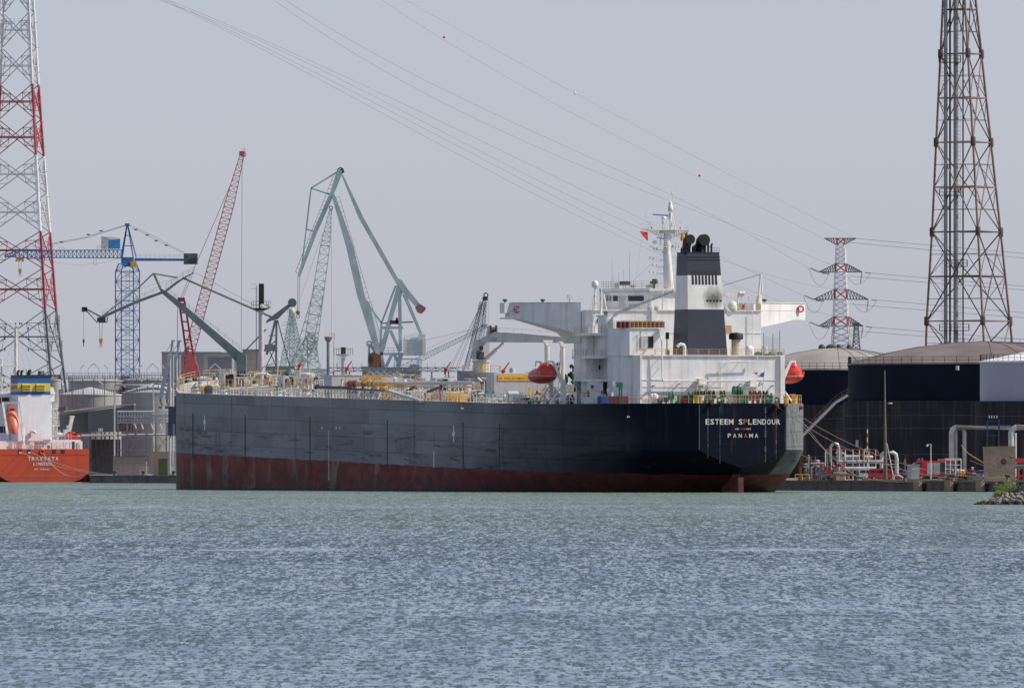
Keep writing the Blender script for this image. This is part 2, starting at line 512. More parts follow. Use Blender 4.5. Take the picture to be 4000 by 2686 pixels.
def hull_material():
    m = bpy.data.materials.new('hull_paint'); m.use_nodes = True
    n = m.node_tree.nodes; l = m.node_tree.links; b = n['Principled BSDF']
    tc = n.new('ShaderNodeTexCoord'); sp = n.new('ShaderNodeSeparateXYZ'); l.new(tc.outputs['Object'], sp.inputs[0])
    def math_(op, a, bb, c=None):
        k = n.new('ShaderNodeMath'); k.operation = op
        for i, v in enumerate((a, bb, c)):
            if v is None: continue
            if isinstance(v, (int, float)): k.inputs[i].default_value = v
            else: l.new(v, k.inputs[i])
        return k.outputs[0]
    def noise(sx, sy, sz, det=5, ro=0.5):
        mp = n.new('ShaderNodeMapping'); mp.inputs['Scale'].default_value = (sx, sy, sz)
        l.new(tc.outputs['Object'], mp.inputs[0])
        t = n.new('ShaderNodeTexNoise'); t.inputs['Scale'].default_value = 1; t.inputs['Detail'].default_value = det; t.inputs['Roughness'].default_value = ro
        l.new(mp.outputs[0], t.inputs['Vector']); return t.outputs[0]
    def rng(v, a, bb, c, d):
        k = n.new('ShaderNodeMapRange'); l.new(v, k.inputs[0])
        for i, x in enumerate((a, bb, c, d)): k.inputs[i + 1].default_value = x
        return k.outputs[0]
    def mix(f, a, bb):
        k = n.new('ShaderNodeMix'); k.data_type = 'RGBA'
        for i, v in ((0, f), (6, a), (7, bb)):
            if isinstance(v, tuple): k.inputs[i].default_value = (*v, 1)
            elif isinstance(v, (int, float)): k.inputs[i].default_value = v
            else: l.new(v, k.inputs[i])
        return k.outputs[2]
    x, y, z = sp.outputs
    # topside: navy aft, grey-blue along the side: fading and sheen put into the colour
    wear_sheen = rng(math_('ADD', x, math_('MULTIPLY', noise(0.03, 0.03, 0.10), 40)), 30, 95, 0, 1)
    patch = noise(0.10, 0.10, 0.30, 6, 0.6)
    stb = math_('MULTIPLY', math_('MULTIPLY', rng(y, -7.45, -7.9, 0, 1), rng(x, 14, 30, 1, 0)), rng(noise(1.2, 1.2, 0.05, 5, 0.6), 0.3, 0.7, .35, 1.0))  # starboard quarter paler: fading plus its sunlit grey put into the colour
    wear_sheen = math_('MAXIMUM', wear_sheen, stb)
    wear_sheen2 = math_('MULTIPLY', wear_sheen, rng(patch, 0.3, 0.65, 0.75, 1.15))
    top = mix(wear_sheen2, (0.0038, 0.0072, 0.0180), (0.235, 0.246, 0.255))
    # plate strakes: slightly darker edges every 2.4 m of height
    zz = math_('MULTIPLY', math_('ADD', z, math_('MULTIPLY', x, -0.0145)), 0.42)
    fr = math_('FRACT', zz, 0)
    cellx = math_('FLOOR', math_('MULTIPLY_ADD', x, 0.09, math_('MULTIPLY', math_('FLOOR', zz, 0), 0.37)), 0)
    wn = n.new('ShaderNodeTexWhiteNoise'); wn.noise_dimensions = '2D'; cbx = n.new('ShaderNodeCombineXYZ')
    l.new(cellx, cbx.inputs[0]); l.new(math_('FLOOR', zz, 0), cbx.inputs[1]); l.new(cbx.outputs[0], wn.inputs['Vector'])
    seam = math_('MULTIPLY', rng(fr, 0.0, 0.12, 0.62, 1.0), rng(wn.outputs[0], 0, 1, 0.84, 1.12))
    sn = mix(1.0, top, top)
    mm = n.new('ShaderNodeMix'); mm.data_type = 'RGBA'; mm.blend_type = 'MULTIPLY'; mm.inputs[0].default_value = 1
    l.new(top, mm.inputs[6]); l.new(seam, mm.inputs[7]); top = mm.outputs[2]
    # scrapes and black fender marks low on the topside
    scr = math_('MULTIPLY', rng(noise(0.09, 0.09, 1.1, 6, 0.75), 0.55, 0.66, 0, 0.85), rng(z, 12, 8, 0, 1))
    top = mix(scr, top, (0.010, 0.010, 0.012))
    rst = math_('MULTIPLY', rng(noise(0.6, 0.6, 0.035, 5, 0.65), 0.57, 0.72, 0, 0.65), 1.0)
    top = mix(rst, top, (0.055, 0.028, 0.020))
    bowm = math_('MULTIPLY', math_('MULTIPLY', rng(x, 196, 222, 0, 1), rng(math_('ABSOLUTE', math_('SUBTRACT', z, 9.2), 0), 3.0, 0.8, 0, 1)), rng(noise(0.35, 0.35, 0.9, 6, 0.75), 0.47, 0.60, 0, .9))
    top = mix(bowm, top, (0.030, 0.020, 0.016))
    pale = rng(noise(0.45, 0.45, 0.05, 4, 0.6), 0.64, 0.80, 0, 0.22)
    top = mix(pale, top, (0.20, 0.21, 0.23))
    # boot-top red, chalky worn columns
    red = mix(rng(noise(0.3, 0.3, 0.5, 5), 0.35, 0.7, 0, 1), (0.12, 0.030, 0.027), (0.24, 0.058, 0.046))
    col_ = math_('MULTIPLY', rng(noise(0.13, 0.13, 0.05, 5, 0.55), 0.55, 0.59, 0, 0.9), rng(noise(0.6, 0.6, 0.9, 5, 0.7), 0.34, 0.56, 0, 1))
    col_ = math_('MULTIPLY', col_, rng(x, 70, 110, 0, 1))
    red = mix(math_('MULTIPLY', col_, .75), red, (0.25, 0.225, 0.175))
    red = mix(rng(noise(0.5, 0.5, 0.06, 5, 0.6), 0.58, 0.74, 0, .7), red, (0.035, 0.022, 0.022))
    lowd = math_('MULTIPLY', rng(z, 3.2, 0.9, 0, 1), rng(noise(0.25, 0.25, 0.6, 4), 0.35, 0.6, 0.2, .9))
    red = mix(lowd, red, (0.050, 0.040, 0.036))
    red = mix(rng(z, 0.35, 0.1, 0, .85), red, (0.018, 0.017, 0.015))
    # paint line follows the trim of the ship
    ln = math_('SUBTRACT', z, math_('ADD', math_('MULTIPLY', x, 0.0165), math_('MULTIPLY_ADD', noise(0.5, 0.5, 0.5, 4), 0.5, 2.45)))
    f = rng(ln, -0.04, 0.05, 0, 1)
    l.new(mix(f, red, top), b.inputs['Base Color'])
    rgh = rng(patch, 0.3, 0.7, 0.55, 0.7)
    l.new(rgh, b.inputs['Roughness'])
    b.inputs['Specular IOR Level'].default_value = 0.10
    bp = n.new('ShaderNodeBump'); bp.inputs['Strength'].default_value = 0.10; bp.inputs['Distance'].default_value = 0.5
    l.new(noise(0.35, 0.35, 0.4, 3), bp.inputs['Height']); l.new(bp.outputs[0], b.inputs['Normal'])
    return m

ship = thing('tanker_ship', 'huge dark blue oil tanker with red waterline and white stern house, name on its stern', 'oil tanker', T0, HD)
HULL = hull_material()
DECKM = mat('deck_paint', (0.40, 0.36, 0.32), 0.7, nz=0.35, ns=.4)

def build_hull():
    us = [0, .5, 1.5, 3, 4, 6, 8, 11, 14, 19, 25, 32, 40, 47, 55, 70, 90, 120, 150, 180, 200, 211, 219, 226, 231, 236, 241, 245, 249, 252, 255, 257, 258.5, 259.4, 259.8, 260]
    zl = [1.0, 0.85, .7, .5, .25, 0]
    mb = MB(); rows = []
    for u in us:
        zd = deck_z(u); zb = 3.9 - 0.4 * u if u < 90 else -99
        zs = [zd, 12, 9.5, 6.8, 6.2, 5.5, 4.8, 4.1, 3.4, 2.6, 1.8, 1.0, 0.2, -0.8, -2]
        for sgn in (1, -1):
            row = []
            for z in zs:
                z2 = max(z, zb)
                row.append((u, sgn * (hull_b(u, z2) if z2 > zb + 1e-6 else 0.0), z2))
            rows.append(row)
    k = len(rows[0])
    mb.v = [p for r in rows for p in r]
    for i in range(len(us) - 1):
        for s in (0, 1):
            a = (2*i + s) * k; b = (2*i + 2 + s) * k
            for j in range(k - 1):
                f = [a + j, a + j + 1, b + j + 1, b + j]
                mb.f.append(f if s == 0 else f[::-1]); mb.mi.append(0)
    # transom panel
    for j in range(k - 1):
        mb.f.append([j, k + j, k + j + 1, j + 1]); mb.mi.append(0)
    # deck
    for i in range(len(us) - 1):
        a = 2*i*k; b = (2*i+2)*k
        mb.f.append([a, b, b + k, a + k]); mb.mi.append(1)
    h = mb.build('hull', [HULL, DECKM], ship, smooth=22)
    # rubbing seams and ladders marks on the side
    mk = MB()
    for px in (752, 957, 1210, 1512, 1808, 1950):
        u = U(px, 24.05); mk.box(u-.13, 24.0, deck_z(u) - 11.3, u+.13, 24.08, deck_z(u) - 3.4)
    mk.build('fender_guard', mat('rusted_strip', (0.075, 0.055, 0.055), 0.8, nz=0.3), h)
    for k_, (px, y0, y1) in enumerate(((799, 1621, 1679), (1772, 1661, 1727))):
        u = U(px, 24.05); d = MB()
        z1 = ZS(y0, u, 24); z0 = ZS(y1, u, 24); zc = (z0+z1)/2
        d.box(u-.2, 24.0, z0, u+.2, 24.06, z1); d.box(u-.6, 24.0, zc-.35, u+.6, 24.09, zc+.35)
        d.build('load_line_mark', LETW, h)
    d = MB(); u = U(1695, 24.05)
    for i in range(14):
        z = ZS(1764, u, 24) - i * 0.19; d.box(u-.33, 24.0, z-.08, u+.33, 24.06, z+.03)
    for px, y0, y1 in ((1284, 1685, 1880),):
        u = U(px, 24.05); z1 = ZS(y0, u, 24); k2 = 26
        for i in range(k2):
            z = z1 + (ZS(y1, u, 24) - z1) * i / k2; d.box(u-.28, 24.0, z-.06, u+.28, 24.06, z+.08)
    d.build('draught_marks', LETW, h)
    d = MB(); ticks = [(1243, 1), (1258, 0), (1293, 1), (1313, 0), (1327, 0), (1342, 1)]
    for px, c in ticks:
        u = U(px, 24.05); z = ZS(1671, u, 24); d.m = c; d.box(u-.18, 24.0, z-.22, u+.18, 24.06, z+.22)
    d.build('tug_mark', [LETW, RUSTL], h)
    # weathered streaks under the stern fairleads
    d = MB()
    for px, w in ((2765, .16), (2812, .14), (2990, .26), (3032, .2)):
        p = PT(px, 0); d.m = 0
        d = MB(); zz = 13.6
        while zz > (4.9 if px > 2800 and px < 3000 else 6.0):
            hh = random.uniform(.5, 1.3); ww = w * random.uniform(.3, 1.2)
            d.box(-.03, p - ww/2, zz - hh, -.005, p + ww/2, zz); zz -= hh * random.uniform(1.0, 1.25)
        d.build('salt_streak', mat('salt_streak', (0.065, 0.078, 0.095), 0.6, nz=0.5, ns=2.0), h)
    # knuckle line of the transom panel
    d = MB()
    for a, b in (((2731, 1580), (2731, 1755)), ((3070, 1580), (3070, 1755))):
        p = PT(a[0], 0); d.bar((-.03, p, ZS(b[1], 0, p)), (-.03, p, ZS(a[1], 0, p)), .04)
    p0, p1 = PT(2731, 0), PT(3070, 0)
    d.build('plate_weld', DGREY, h)
    # rudder and stern frame
    rd = MB()
    rd.extr([(0.6, -.45, -2), (0.6, -.45, 2.4), (3.2, -.45, 2.6), (6.2, -.45, 1.2), (6.2, -.45, -2)], (0, .9, 0))
    r_ = rd.build('rudder', mat('rudder_red', (0.11, 0.030, 0.024), 0.7, nz=0.4, ns=1.2, streak=(0.07, 0.05, 0.04), samt=.7), h)
    hn = MB(); hn.extr([(3.0, -.6, -2), (2.4, -.6, 2.9), (7.0, -.6, 3.6), (9, -.6, -2)], (0, 1.2, 0)); hn.build('rudder_horn', r_.data.materials[0], h)
    # name, number, port
    def line(txt, x0, x1, y0, y1, rust, nm, fill=.76):
        pa, pb = PT(x0, 0), PT(x1, 0)
        letters(nm, txt, (-.06, pa, ZS(y1, 0, pa)), (0, -1, 0), (0, 0, 1), pa - pb, ZS(y0, 0, pa) - ZS(y1, 0, pa), [LETW, RUSTL], h, fill, rust)
    line('ESTEEM SPLENDOUR', 2754, 3049, 1636, 1657, {8: 1}, 'ship_name', .80)
    line('IMO 9289010', 2870, 2933, 1671.5, 1678, {4: 1, 5: 1, 6: 1, 7: 1}, 'registration_number', .78)
    line('PANAMA', 2838, 2965, 1692.5, 1708.5, {3: 1}, 'home_port', .58)
    # panama fairleads hanging over the edge
    for px, py in ((2778, 1572), (3031, 1580), (3065, 1582)):
        f_ = MB(); f_.lathe([(.0, -.5), (.32, -.45), (.38, 0), (.30, .3), (.16, .34)], (-.1, PT(px, 0), ZS(py, 0)), 12, 'x'); f_.build('fairlead_roller', DRED, h, 40)
    f_ = MB(); u = 5.5; f_.lathe([(.0, -.5), (.32, -.45), (.38, 0), (.30, .3)], (u, -(half_b(u)+.1), ZS(1590, u, -12)), 12, 'y'); f_.build('fairlead_roller', DRED, h, 40)
    return h
hull = build_hull()

def win(mb, u0, p0, z0, w, h, d=0.05):
    mb.box(u0 - d, p0 - w/2, z0 - h/2, u0 + .01, p0 + w/2, z0 + h/2)

def build_house():
    z0 = 14.1; Zc = ZS(1389, 14)      # casing top ~21.9
    Pc = 12.3
    # engine casing
    c = MB(); c.box(14, -Pc, z0, 32, Pc, Zc)
    cas = c.build('engine_casing', WHITE, ship)
    t = MB()
    t.beam((13.9, -Pc, Zc+.02), (13.9, Pc, Zc+.02), .25, .18)       # deck edge
    t.beam((13.93, -Pc, ZS(1483, 14)), (13.93, Pc, ZS(1483, 14)), .06, .10)
    t.beam((13.93, -2, ZS(1510, 14)), (13.93, Pc, ZS(1510, 14)), .06, .06)
    t.beam((13.9, Pc-.1, z0), (13.9, Pc-.1, Zc), .3, .3)
    t.beam((13.8, -Pc+.35, z0), (13.8, -Pc+.35, Zc), .75, .3)
    t.build('plate_edge', WHITE, cas)
    # pipe runs on the aft wall
    t = MB(); uu = 13.2
    def pp(px, py, u=uu): 
        p = PT(px, u); return (u, p, ZS(py, u, p))
    t.tube([pp(2579, 1308, 16.9), pp(2585, 1330), pp(2586, 1400), pp(2587, 1475), pp(2590, 1484), pp(2596, 1487), pp(2740, 1487), pp(2930, 1487)], .13, 8)
    t.tube([pp(2958, 1390), pp(2958, 1408), pp(2900, 1411), pp(2810, 1414), pp(2810, 1530)], .09, 6)
    t.tube([pp(2956, 1394), pp(2956, 1412), pp(2820, 1418), pp(2816, 1422), pp(2816, 1530)], .07, 6)
    for px, py in ((2582, 1437), (2582, 1397), (2650, 1487), (2720, 1487), (2850, 1409), (2900, 1409), (2808, 1480)):
        a = Vector(pp(px, py)); t.bar(a, (14, a.y, a.z), .05)
    t.build('wall_pipe', WHITE2, cas)
    t = MB()
    for px0, px1, y0, y1 in ((2728, 2758, 1479, 1500), (2928, 2952, 1484, 1508)):
        a, b = PT(px0, 13), PT(px1, 13); t.box(12.6, b, ZS(y1, 13), 14, a, ZS(y0, 13))
    t.build('wall_cabinet', [CREAM, WHITE], cas)
    t = MB()
    for px0, px1, y in ((2715, 2768, 1502), (2908, 2975, 1509)):
        a, b = PT(px0, 12), PT(px1, 12); zz = ZS(y, 12)
        t.box(11, b, zz - .12, 14, a, zz)
        for k in (a - .1, b + .1): t.bar((11.1, k, z0), (11.1, k, zz), .06)
        t.bar((11.1, a, zz - .5), (14, a, z0 + 1), .05)
    t.build('equipment_stand', WHITE2, ship)
    t = MB(); p = PT(2968, 12.5); t.tube([(12.6, p, ZS(1509, 12)), (12.6, p, ZS(1500, 12)), (12.2, p, ZS(1496, 12)), (11.8, p, ZS(1500, 12))], .28, 10); t.build('mushroom_vent', WHITE2, ship, 50)
    for px, py in ((2507+46, 1509), (2652, 1502), (3017, 1508), (2893, 1502)):
        t = MB(); p = PT(px, 13.6); t.box(13.1, p-.1, ZS(py, 13), 14, p+.1, ZS(py-4, 13)); t.build('deck_lamp', DGREY, cas)
    # aft-port block with incinerator room
    zt = ZS(1281, 17.3, 10); b = MB()
    bp1 = PT(2600, 17.3)
    b.prism([(17.3, bp1), (17.3, 12.9), (18.6, 13.6), (26.5, 13.6), (26.5, bp1)], Zc, zt)
    b.prism([(17.6, 11), (18.6, 13.5), (26.4, 13.5), (26.4, 11)], z0, Zc - .01)
    blk = b.build('upper_casing', WHITE, ship)
    t = MB(); t.beam((17.2, bp1, zt), (17.2, 12.9, zt), .2, .14); t.build('plate_edge', CREAM, blk)
    dr = MB(); a, bb = PT(2505, 17.3), PT(2529, 17.3)
    dr.m = 0; dr.box(17.18, bb, ZS(1359, 17), 17.32, a, ZS(1314, 17))
    dr.build('door', mat('door_grey', (0.55, 0.56, 0.58), .5), blk)
    d2 = MB(); d2.box(17.2, PT(2552, 17.3), ZS(1359, 17), 17.32, bb, ZS(1314, 17)); d2.build('doorway', BLACK, blk)
    d3 = MB(); 
    for k in range(3): d3.bar((17.15, a + (bb-a)*k/2, ZS(1359, 17)), (17.15, a + (bb-a)*k/2, ZS(1314, 17)), .03)
    for k in range(5): z_ = ZS(1359, 17) + (ZS(1314, 17)-ZS(1359, 17))*k/4; d3.bar((17.15, a, z_), (17.15, bb, z_), .025)
    d3.build('door_grille', WHITE2, blk)
    t = MB(); a, bb = PT(2573, 17), PT(2590, 17); t.box(16.6, bb, ZS(1307, 17), 17.3, a, ZS(1284, 17)); t.build('vent_box', WHITE, blk)
    t = MB(); p = PT(2500, 17.2); t.tube([(17.1, p, ZS(1362, 17)), (17.1, p, ZS(1298, 17)), (16.8, p, ZS(1297, 17))], .07, 6); t.build('vent_pipe', mat('rusty_pipe', (.25, .14, .08), .7), blk)
    # rails
    r = MB(); e = 16.9
    pa, pb = PT(2474, e), bp1
    r.rail([(e, pa, Zc), (e, pb, Zc)], 1.05, 2.0, .045)
    r.rail([(14.0, pb + 3, Zc), (14.0, -Pc, Zc)], 1.05, 1.9, .05)
    r.rail([(14.0, -Pc, Zc), (30, -Pc, Zc)], 1.05, 1.9, .05)
    r.build('guard_rail', RYEL, cas)
    r = MB(); r.rail([(17.5, 12.7, zt), (17.5, PT(2590, 17.5), zt)], 1.2, .7, .035, 4); r.rail([(17.5, 12.8, zt), (26, 13.2, zt)], 1.2, 1, .035, 4)
    r.rail([(24, PT(2590, 24), zt), (24, 12, zt)], 1.2, .8, .035, 4); r.build('drum_cage', RYEL, blk)
    # front tower (accommodation)
    zw = ZS(1212, 32)                  # bridge deck ~29.3
    a = MB(); pl, pr = 14.8, -15.0
    a.prism([(32, pr), (32, pl-.8), (32.8, pl), (39, pl), (39, pr)], z0, zw)
    acc = a.build('accommodation_block', WHITE, ship)
    t = MB()
    for y_ in (1300, 1392): t.beam((31.95, pr, ZS(y_, 32)), (31.95, pl-.8, ZS(y_, 32)), .05, .08)
    t.beam((31.9, pr, zw), (31.9, pl-.8, zw), .2, .15)
    t.bar((31.6, PT(2940, 31.6), Zc), (31.6, PT(2940, 31.6), zw), .06, 6)
    t.beam((31.8, PT(2554, 31.8), ZS(1285, 32)), (31.8, PT(2554, 31.8), zw), .8, .3)
    t.build('plate_edge', WHITE, acc)
    for y_ in (1434, 1340):
        for px in (2342, 2358, 2374): 
            p = PT(px, 31.9); w = MB(); w.box(31.85, p-.12, ZS(y_+9, 32), 32.02, p+.12, ZS(y_-8, 32)); w.build('window', GLASS, acc)
    p = PT(2336, 31.9); w = MB(); w.box(31.85, p-.1, ZS(1262, 32), 32.02, p+.1, ZS(1245, 32))
    w.build('window', GLASS, acc)
    # side deck landings with railings
    for y_, pl_out in ((1302, 16.6), (1391, 16.9), (1481, 16.7)):
        z_ = ZS(y_, 28); L = MB()
        uf = 26.5; pin = PT(2400, 26.6) 
        L.prism([(26.6, 11), (26.0, 14.6), (27.2, pl_out), (34, pl_out), (34, 11)], z_ - .42, z_)
        lo = L.build('side_landing', WHITE, acc)
        r = MB(); r.rail([(26.6, 12.5, z_), (26.1, 14.6, z_), (27.3, pl_out - .1, z_), (33.8, pl_out - .1, z_)], 1.1, 1.3, .045)
        r.build('guard_rail', WHITE2 if y_ > 1400 else RYEL, lo)
    st = MB()
    for (xa, ya, xb, yb) in ((2316, 1211, 2298, 1300), (2318, 1300, 2300, 1390), (2332, 1391, 2310, 1481), (2320, 1481, 2290, 1552)):
        ua = 28.5; pa, pb = PT(xa, ua), PT(xb, ua)
        st.ladder((ua, pa, ZS(ya, ua)), (ua, pb, ZS(yb, ua)), .8, .33, .04, side=(0, 1, 0))
        st.bar((ua-.3, pa, ZS(ya, ua)+1), (ua-.3, pb, ZS(yb, ua)+1), .03)
    st.build('stairway', LGREY, acc)
    st = MB(); st.prism([(26.4, 14.2), (26.4, 16.3), (32, 16.3), (32, 14.2)], z0, ZS(1486, 28))
    st.build('side_house', WHITE, acc)
    # round turret wall between casing and tower
    tr = MB(); tr.lathe([(1.25, ZS(1391, 27)), (1.25, ZS(1235, 27)), (1.3, ZS(1234, 27)), (1.3, ZS(1232, 27)), (.01, ZS(1232, 27))], (27.5, PT(2366, 27.5), 0), 20)
    tr.build('crane_pedestal', WHITE, acc, 40)
    tr = MB(); p = PT(2408, 26.8); tr.box(26.8, p, ZS(1391, 26), 31.9, PT(2364, 26.8), ZS(1300, 26)); tr.build('locker', WHITE, acc)
    # bridge wings: tapered in plan and in depth
    for s in (1, -1):
        wt = ZS(1182 if s > 0 else 1184, 42, 26*s)
        P0 = 25.0 if s > 0 else 26.0
        m_ = MB()
        # aft face corner points from root to tip:   (u, p, z)
        root_u, tip_u, fr_u = 35.2, 41.0, 43.6
        zr = ZS(1298 if s > 0 else 1290, 36, 15*s)
        zt2 = ZS(1246 if s > 0 else 1250, 41, 26*s)
        prof = [(14.9, zt2 - 3.9), (15.3, zt2 - 2.9), (16.2, zt2 - 2.1), (23.6, zt2), (P0, zt2)] if s > 0 else [(14.9, zt2 - 1.5), (15.8, zt2 - 1.4), (23.4, zt2), (P0, zt2)]
        def uf(p): return root_u + (tip_u - root_u) * max(0, (p - 14.9)) / (P0 - 14.9)
        top = [(uf(p), s*p, wt) for p, z in prof]; bot = [(uf(p), s*p, z) for p, z in prof]
        topf = [(fr_u, s*p, wt) for p, z in prof]; botf = [(fr_u, s*p, z) for p, z in prof]
        nP = len(prof)
        vs = top + bot + topf + botf
        fs = []
        for i in range(nP - 1):
            fs += [(i, i+1, nP+i+1, nP+i), (2*nP+i, 3*nP+i, 3*nP+i+1, 2*nP+i+1), (i, 2*nP+i, 2*nP+i+1, i+1), (nP+i, nP+i+1, 3*nP+i+1, 3*nP+i)]
        e_ = nP - 1
        fs += [(e_, 2*nP+e_, 3*nP+e_, nP+e_), (0, nP, 3*nP, 2*nP)]
        if s < 0: fs = [f[::-1] for f in fs]
        m_.add(vs, fs)
        wg = m_.build('bridge_wing', WHITE, ship)
        if s > 0:
            d_ = MB(); d_.extr([(uf(P0)-.05, P0+.01, zt2), (uf(P0)-.05, P0+1.0, zt2), (uf(P0)-.05, P0+1.0, zt2+.25), (uf(P0)-.05, P0+.01, zt2+.25)], (2.4, 0, 0))
            d_.extr([(uf(P0)-.05, P0+.01, wt), (uf(P0)-.05, P0+1.0, wt), (uf(P0)-.05, P0+1.0, wt-1.7), (uf(P0)-.05, P0+.01, wt-1.7)], (2.4, 0, 0))
            d_.build('wing_end_box', WHITE, wg)
        d_ = MB(); d_.beam((uf(14.9)-.03, s*14.9, wt-1.25), (uf(P0)-.03, s*P0, wt-1.25), .05, .06); d_.beam((uf(14.9)-.05, s*14.9, wt), (uf(P0)-.05, s*P0, wt), .16, .1); d_.build('plate_edge', WHITE, wg)
        # lamps on top
        for p_, gm in (((25.6, GREEN), (20.2, GREEN)) if s > 0 else ((17.4, GREEN),)):
            d_ = MB(); d_.lathe([(0, .0), (.15, .0), (.15, .2), (.38, .25), (.4, .55), (0, .6)], (uf(p_)+.5, s*p_, wt), 10); d_.build('signal_lamp', gm, wg, 50)
        if s > 0:
            d_ = MB(); p_ = PT(2225, 40); d_.bar((40, p_, wt), (40, p_, ZS(1166, 40, 15)), .1, 6); d_.lathe([(0, -.15), (.42, -.12), (.45, .1), (0, .12)], (40, p_, ZS(1160, 40, 15)), 14, 'x'); d_.build('search_light', LGREY, wg, 50)
        # life ring on its rack
        lr = thing('life_ring', ('orange and white life ring hung on the long left bridge wing of the tanker' if s > 0 else 'orange life ring hung at the tip of the short right bridge wing of the tanker'), 'life ring', SW(uf(24.3)-.2, s*(24.0 if s > 0 else 24.8), wt - (1.1 if s > 0 else .95)), HD, 'life rings on the tanker')
        k_ = MB(); k_.ring((0, 0, 0), .45, .16, 'x', 14, 6); k_.build('ring', BRED, lr, 60)
        k_ = MB(); k_.bar((-.12, -.5, -.3), (-.12, .5, -.3), .05); k_.bar((-.12, -.5, .25), (-.12, .4, .25), .05); k_.bar((-.12, .0, -.4), (-.12, .0, .5), .05); k_.build('rack', WHITE2, lr)
    # bridge deck aft rail and upper walls
    r = MB()
    r.rail([(32, 14.0, zw), (32, 4.4, zw)], 1.1, 1.6, .045); r.rail([(32, -3.9, zw), (32, -14.9, zw)], 1.1, 1.6, .045)
    r.build('guard_rail', RYEL, acc)
    # wheelhouse
    zr = ZS(1127, 35); wh = MB()
    wh.prism([(34.2, -8.0), (34.2, 3.2), (35.8, 6.8), (37.5, 8.7), (42, 8.7), (42, -8)], zw, zr - .55)
    wh.m = 0
    wh.prism([(33.8, -8.4), (33.8, 3.6), (35.5, 7.3), (37.3, 9.2), (42.4, 9.2), (42.4, -8.4)], zr - .55, zr)
    whl = wh.build('wheelhouse', WHITE, ship)
    def chord(a, b, t0, t1, z0_, z1_, mb, d=.07):
        a = Vector((a[0], a[1], 0)); b = Vector((b[0], b[1], 0)); dn = (b - a).normalized(); nn = Vector((-abs(dn.y), dn.x*(1 if dn.y > 0 else -1), 0))
        nn = Vector((-dn.y, dn.x, 0)); 
        if nn.x > 0: nn = -nn
        q = [a.lerp(b, t0), a.lerp(b, t1)]
        mb.extr([q[0] + V(0,0,z0_), q[1] + V(0,0,z0_), q[1] + V(0,0,z1_), q[0] + V(0,0,z1_)], nn * d)
    wd = MB(); chord((34.2, 3.2), (35.8, 6.8), .30, .95, ZS(1176, 35), ZS(1156, 35), wd); wd.build('window', GLASS, whl)
    wd = MB(); chord((35.8, 6.8), (37.5, 8.7), .1, .55, ZS(1205, 36), ZS(1157, 36), wd); wd.build('door', mat('door_pale', (.5, .52, .52), .5), whl)
    for t0, t1 in ((.62, .95),):
        wd = MB(); chord((35.8, 6.8), (37.5, 8.7), t0, t1, ZS(1176, 36), ZS(1156, 36), wd); wd.build('window', GLASS, whl)
    for k in range(3):
        wd = MB(); u = 38 + k * 1.4; wd.box(u, 8.68, ZS(1176, 38), u + .9, 8.75, ZS(1155, 38)); wd.build('window', GLASS, whl)
    for px in (2443, 2456):
        wd = MB(); p_ = PT(px, 34.2); 
    r = MB(); r.rail([(42, 9, zr), (37.3, 9, zr), (35.5, 7.1, zr), (33.9, 3.5, zr), (33.9, -8, zr)], 1.15, 1.3, .04); r.build('guard_rail', RYEL, whl)
    # monkey-island gear
    def gear(px, w, y0, y1, m_, nm, u=36):
        g = MB(); a = PT(px - w/2, u); b_ = PT(px + w/2, u); g.box(u, b_, ZS(y1, u), u + .8, a, ZS(y0, u)); g.build(nm, m_, whl)
    gear(2444, 36, 1099, 1114, DARK, 'sign_board'); gear(2478, 16, 1113, 1124, LGREY, 'vent_box', 35); gear(2411, 9, 1105, 1126, WHITE2, 'locker', 38); gear(2540, 22, 1112, 1124, LGREY, 'bench', 35)
    g = MB()
    for px, yt in ((2459, 985), (2416, 1065), (2396, 1080), (2391, 1010), (2436, 1055)):
        p_ = PT(px, 37); g.bar((37, p_, zr), (37, p_, ZS(yt, 37)), .035, 4, r2=.02)
    g.build('whip_antenna', DGREY, whl)
    g = MB(); p_ = PT(2555, 35)
    g.bar((35, p_, zr), (35, p_, ZS(1100, 35)), .2, 6)
    for a_ in range(6): g.lathe([(0, -.25), (.25, -.2), (.25, .2), (0, .25)], (35 + .3*math.cos(a_), p_ + .4*math.sin(a_*1.2), ZS(1101, 35) + .25*math.cos(a_*2)), 8)
    g.build('signal_lamp_cluster', GREEN, whl, 50)
    # bridge deck equipment, port side
    def dome(px, y0, y1, rr, u, par, name='satellite_dome'):
        g = MB(); p_ = PT(px, u); z_a, z_b = ZS(y1, u), ZS(y0, u)
        h_ = z_b - z_a
        prof = [(rr*.55, 0), (rr*.95, h_*.12), (rr, h_*.35), (rr, h_*.55), (rr*.88, h_*.78), (rr*.55, h_*.94), (0, h_)]
        g.lathe([(r_, z_a + z_) for r_, z_ in prof], (u, p_, 0), 18); return g.build(name, WHITE2, par, 60)
    dm = dome(2324, 1096, 1126, .55, 34, ship)
    g = MB(); p_ = PT(2325, 34); z_b = ZS(1126, 34); g.bar((34, p_, zw), (34, p_, z_b), .16, 8)
    for a_ in (-1, 1): g.bar((34, p_ + a_*.9, zw), (34, p_, zw + 3), .07, 5)
    g.bar((34.6, p_, zw), (34, p_, zw + 3), .07, 5)
    g.ring((34, p_ + .25, z_b - 1.6), .4, .04, 'x'); g.build('dome_pedestal', WHITE2, dm)
    dm = dome(2928, 1348, 1386, .72, 18, ship)
    g = MB(); p_ = PT(2928, 18); g.box(17.6, p_-.6, Zc, 18.4, p_+.6, Zc+.3); g.build('dome_base', WHITE2, dm)
    # stores crane arms (left long boom over casing)
    g = MB(); p_ = PT(2347, 28); zb_ = ZS(1232, 28)
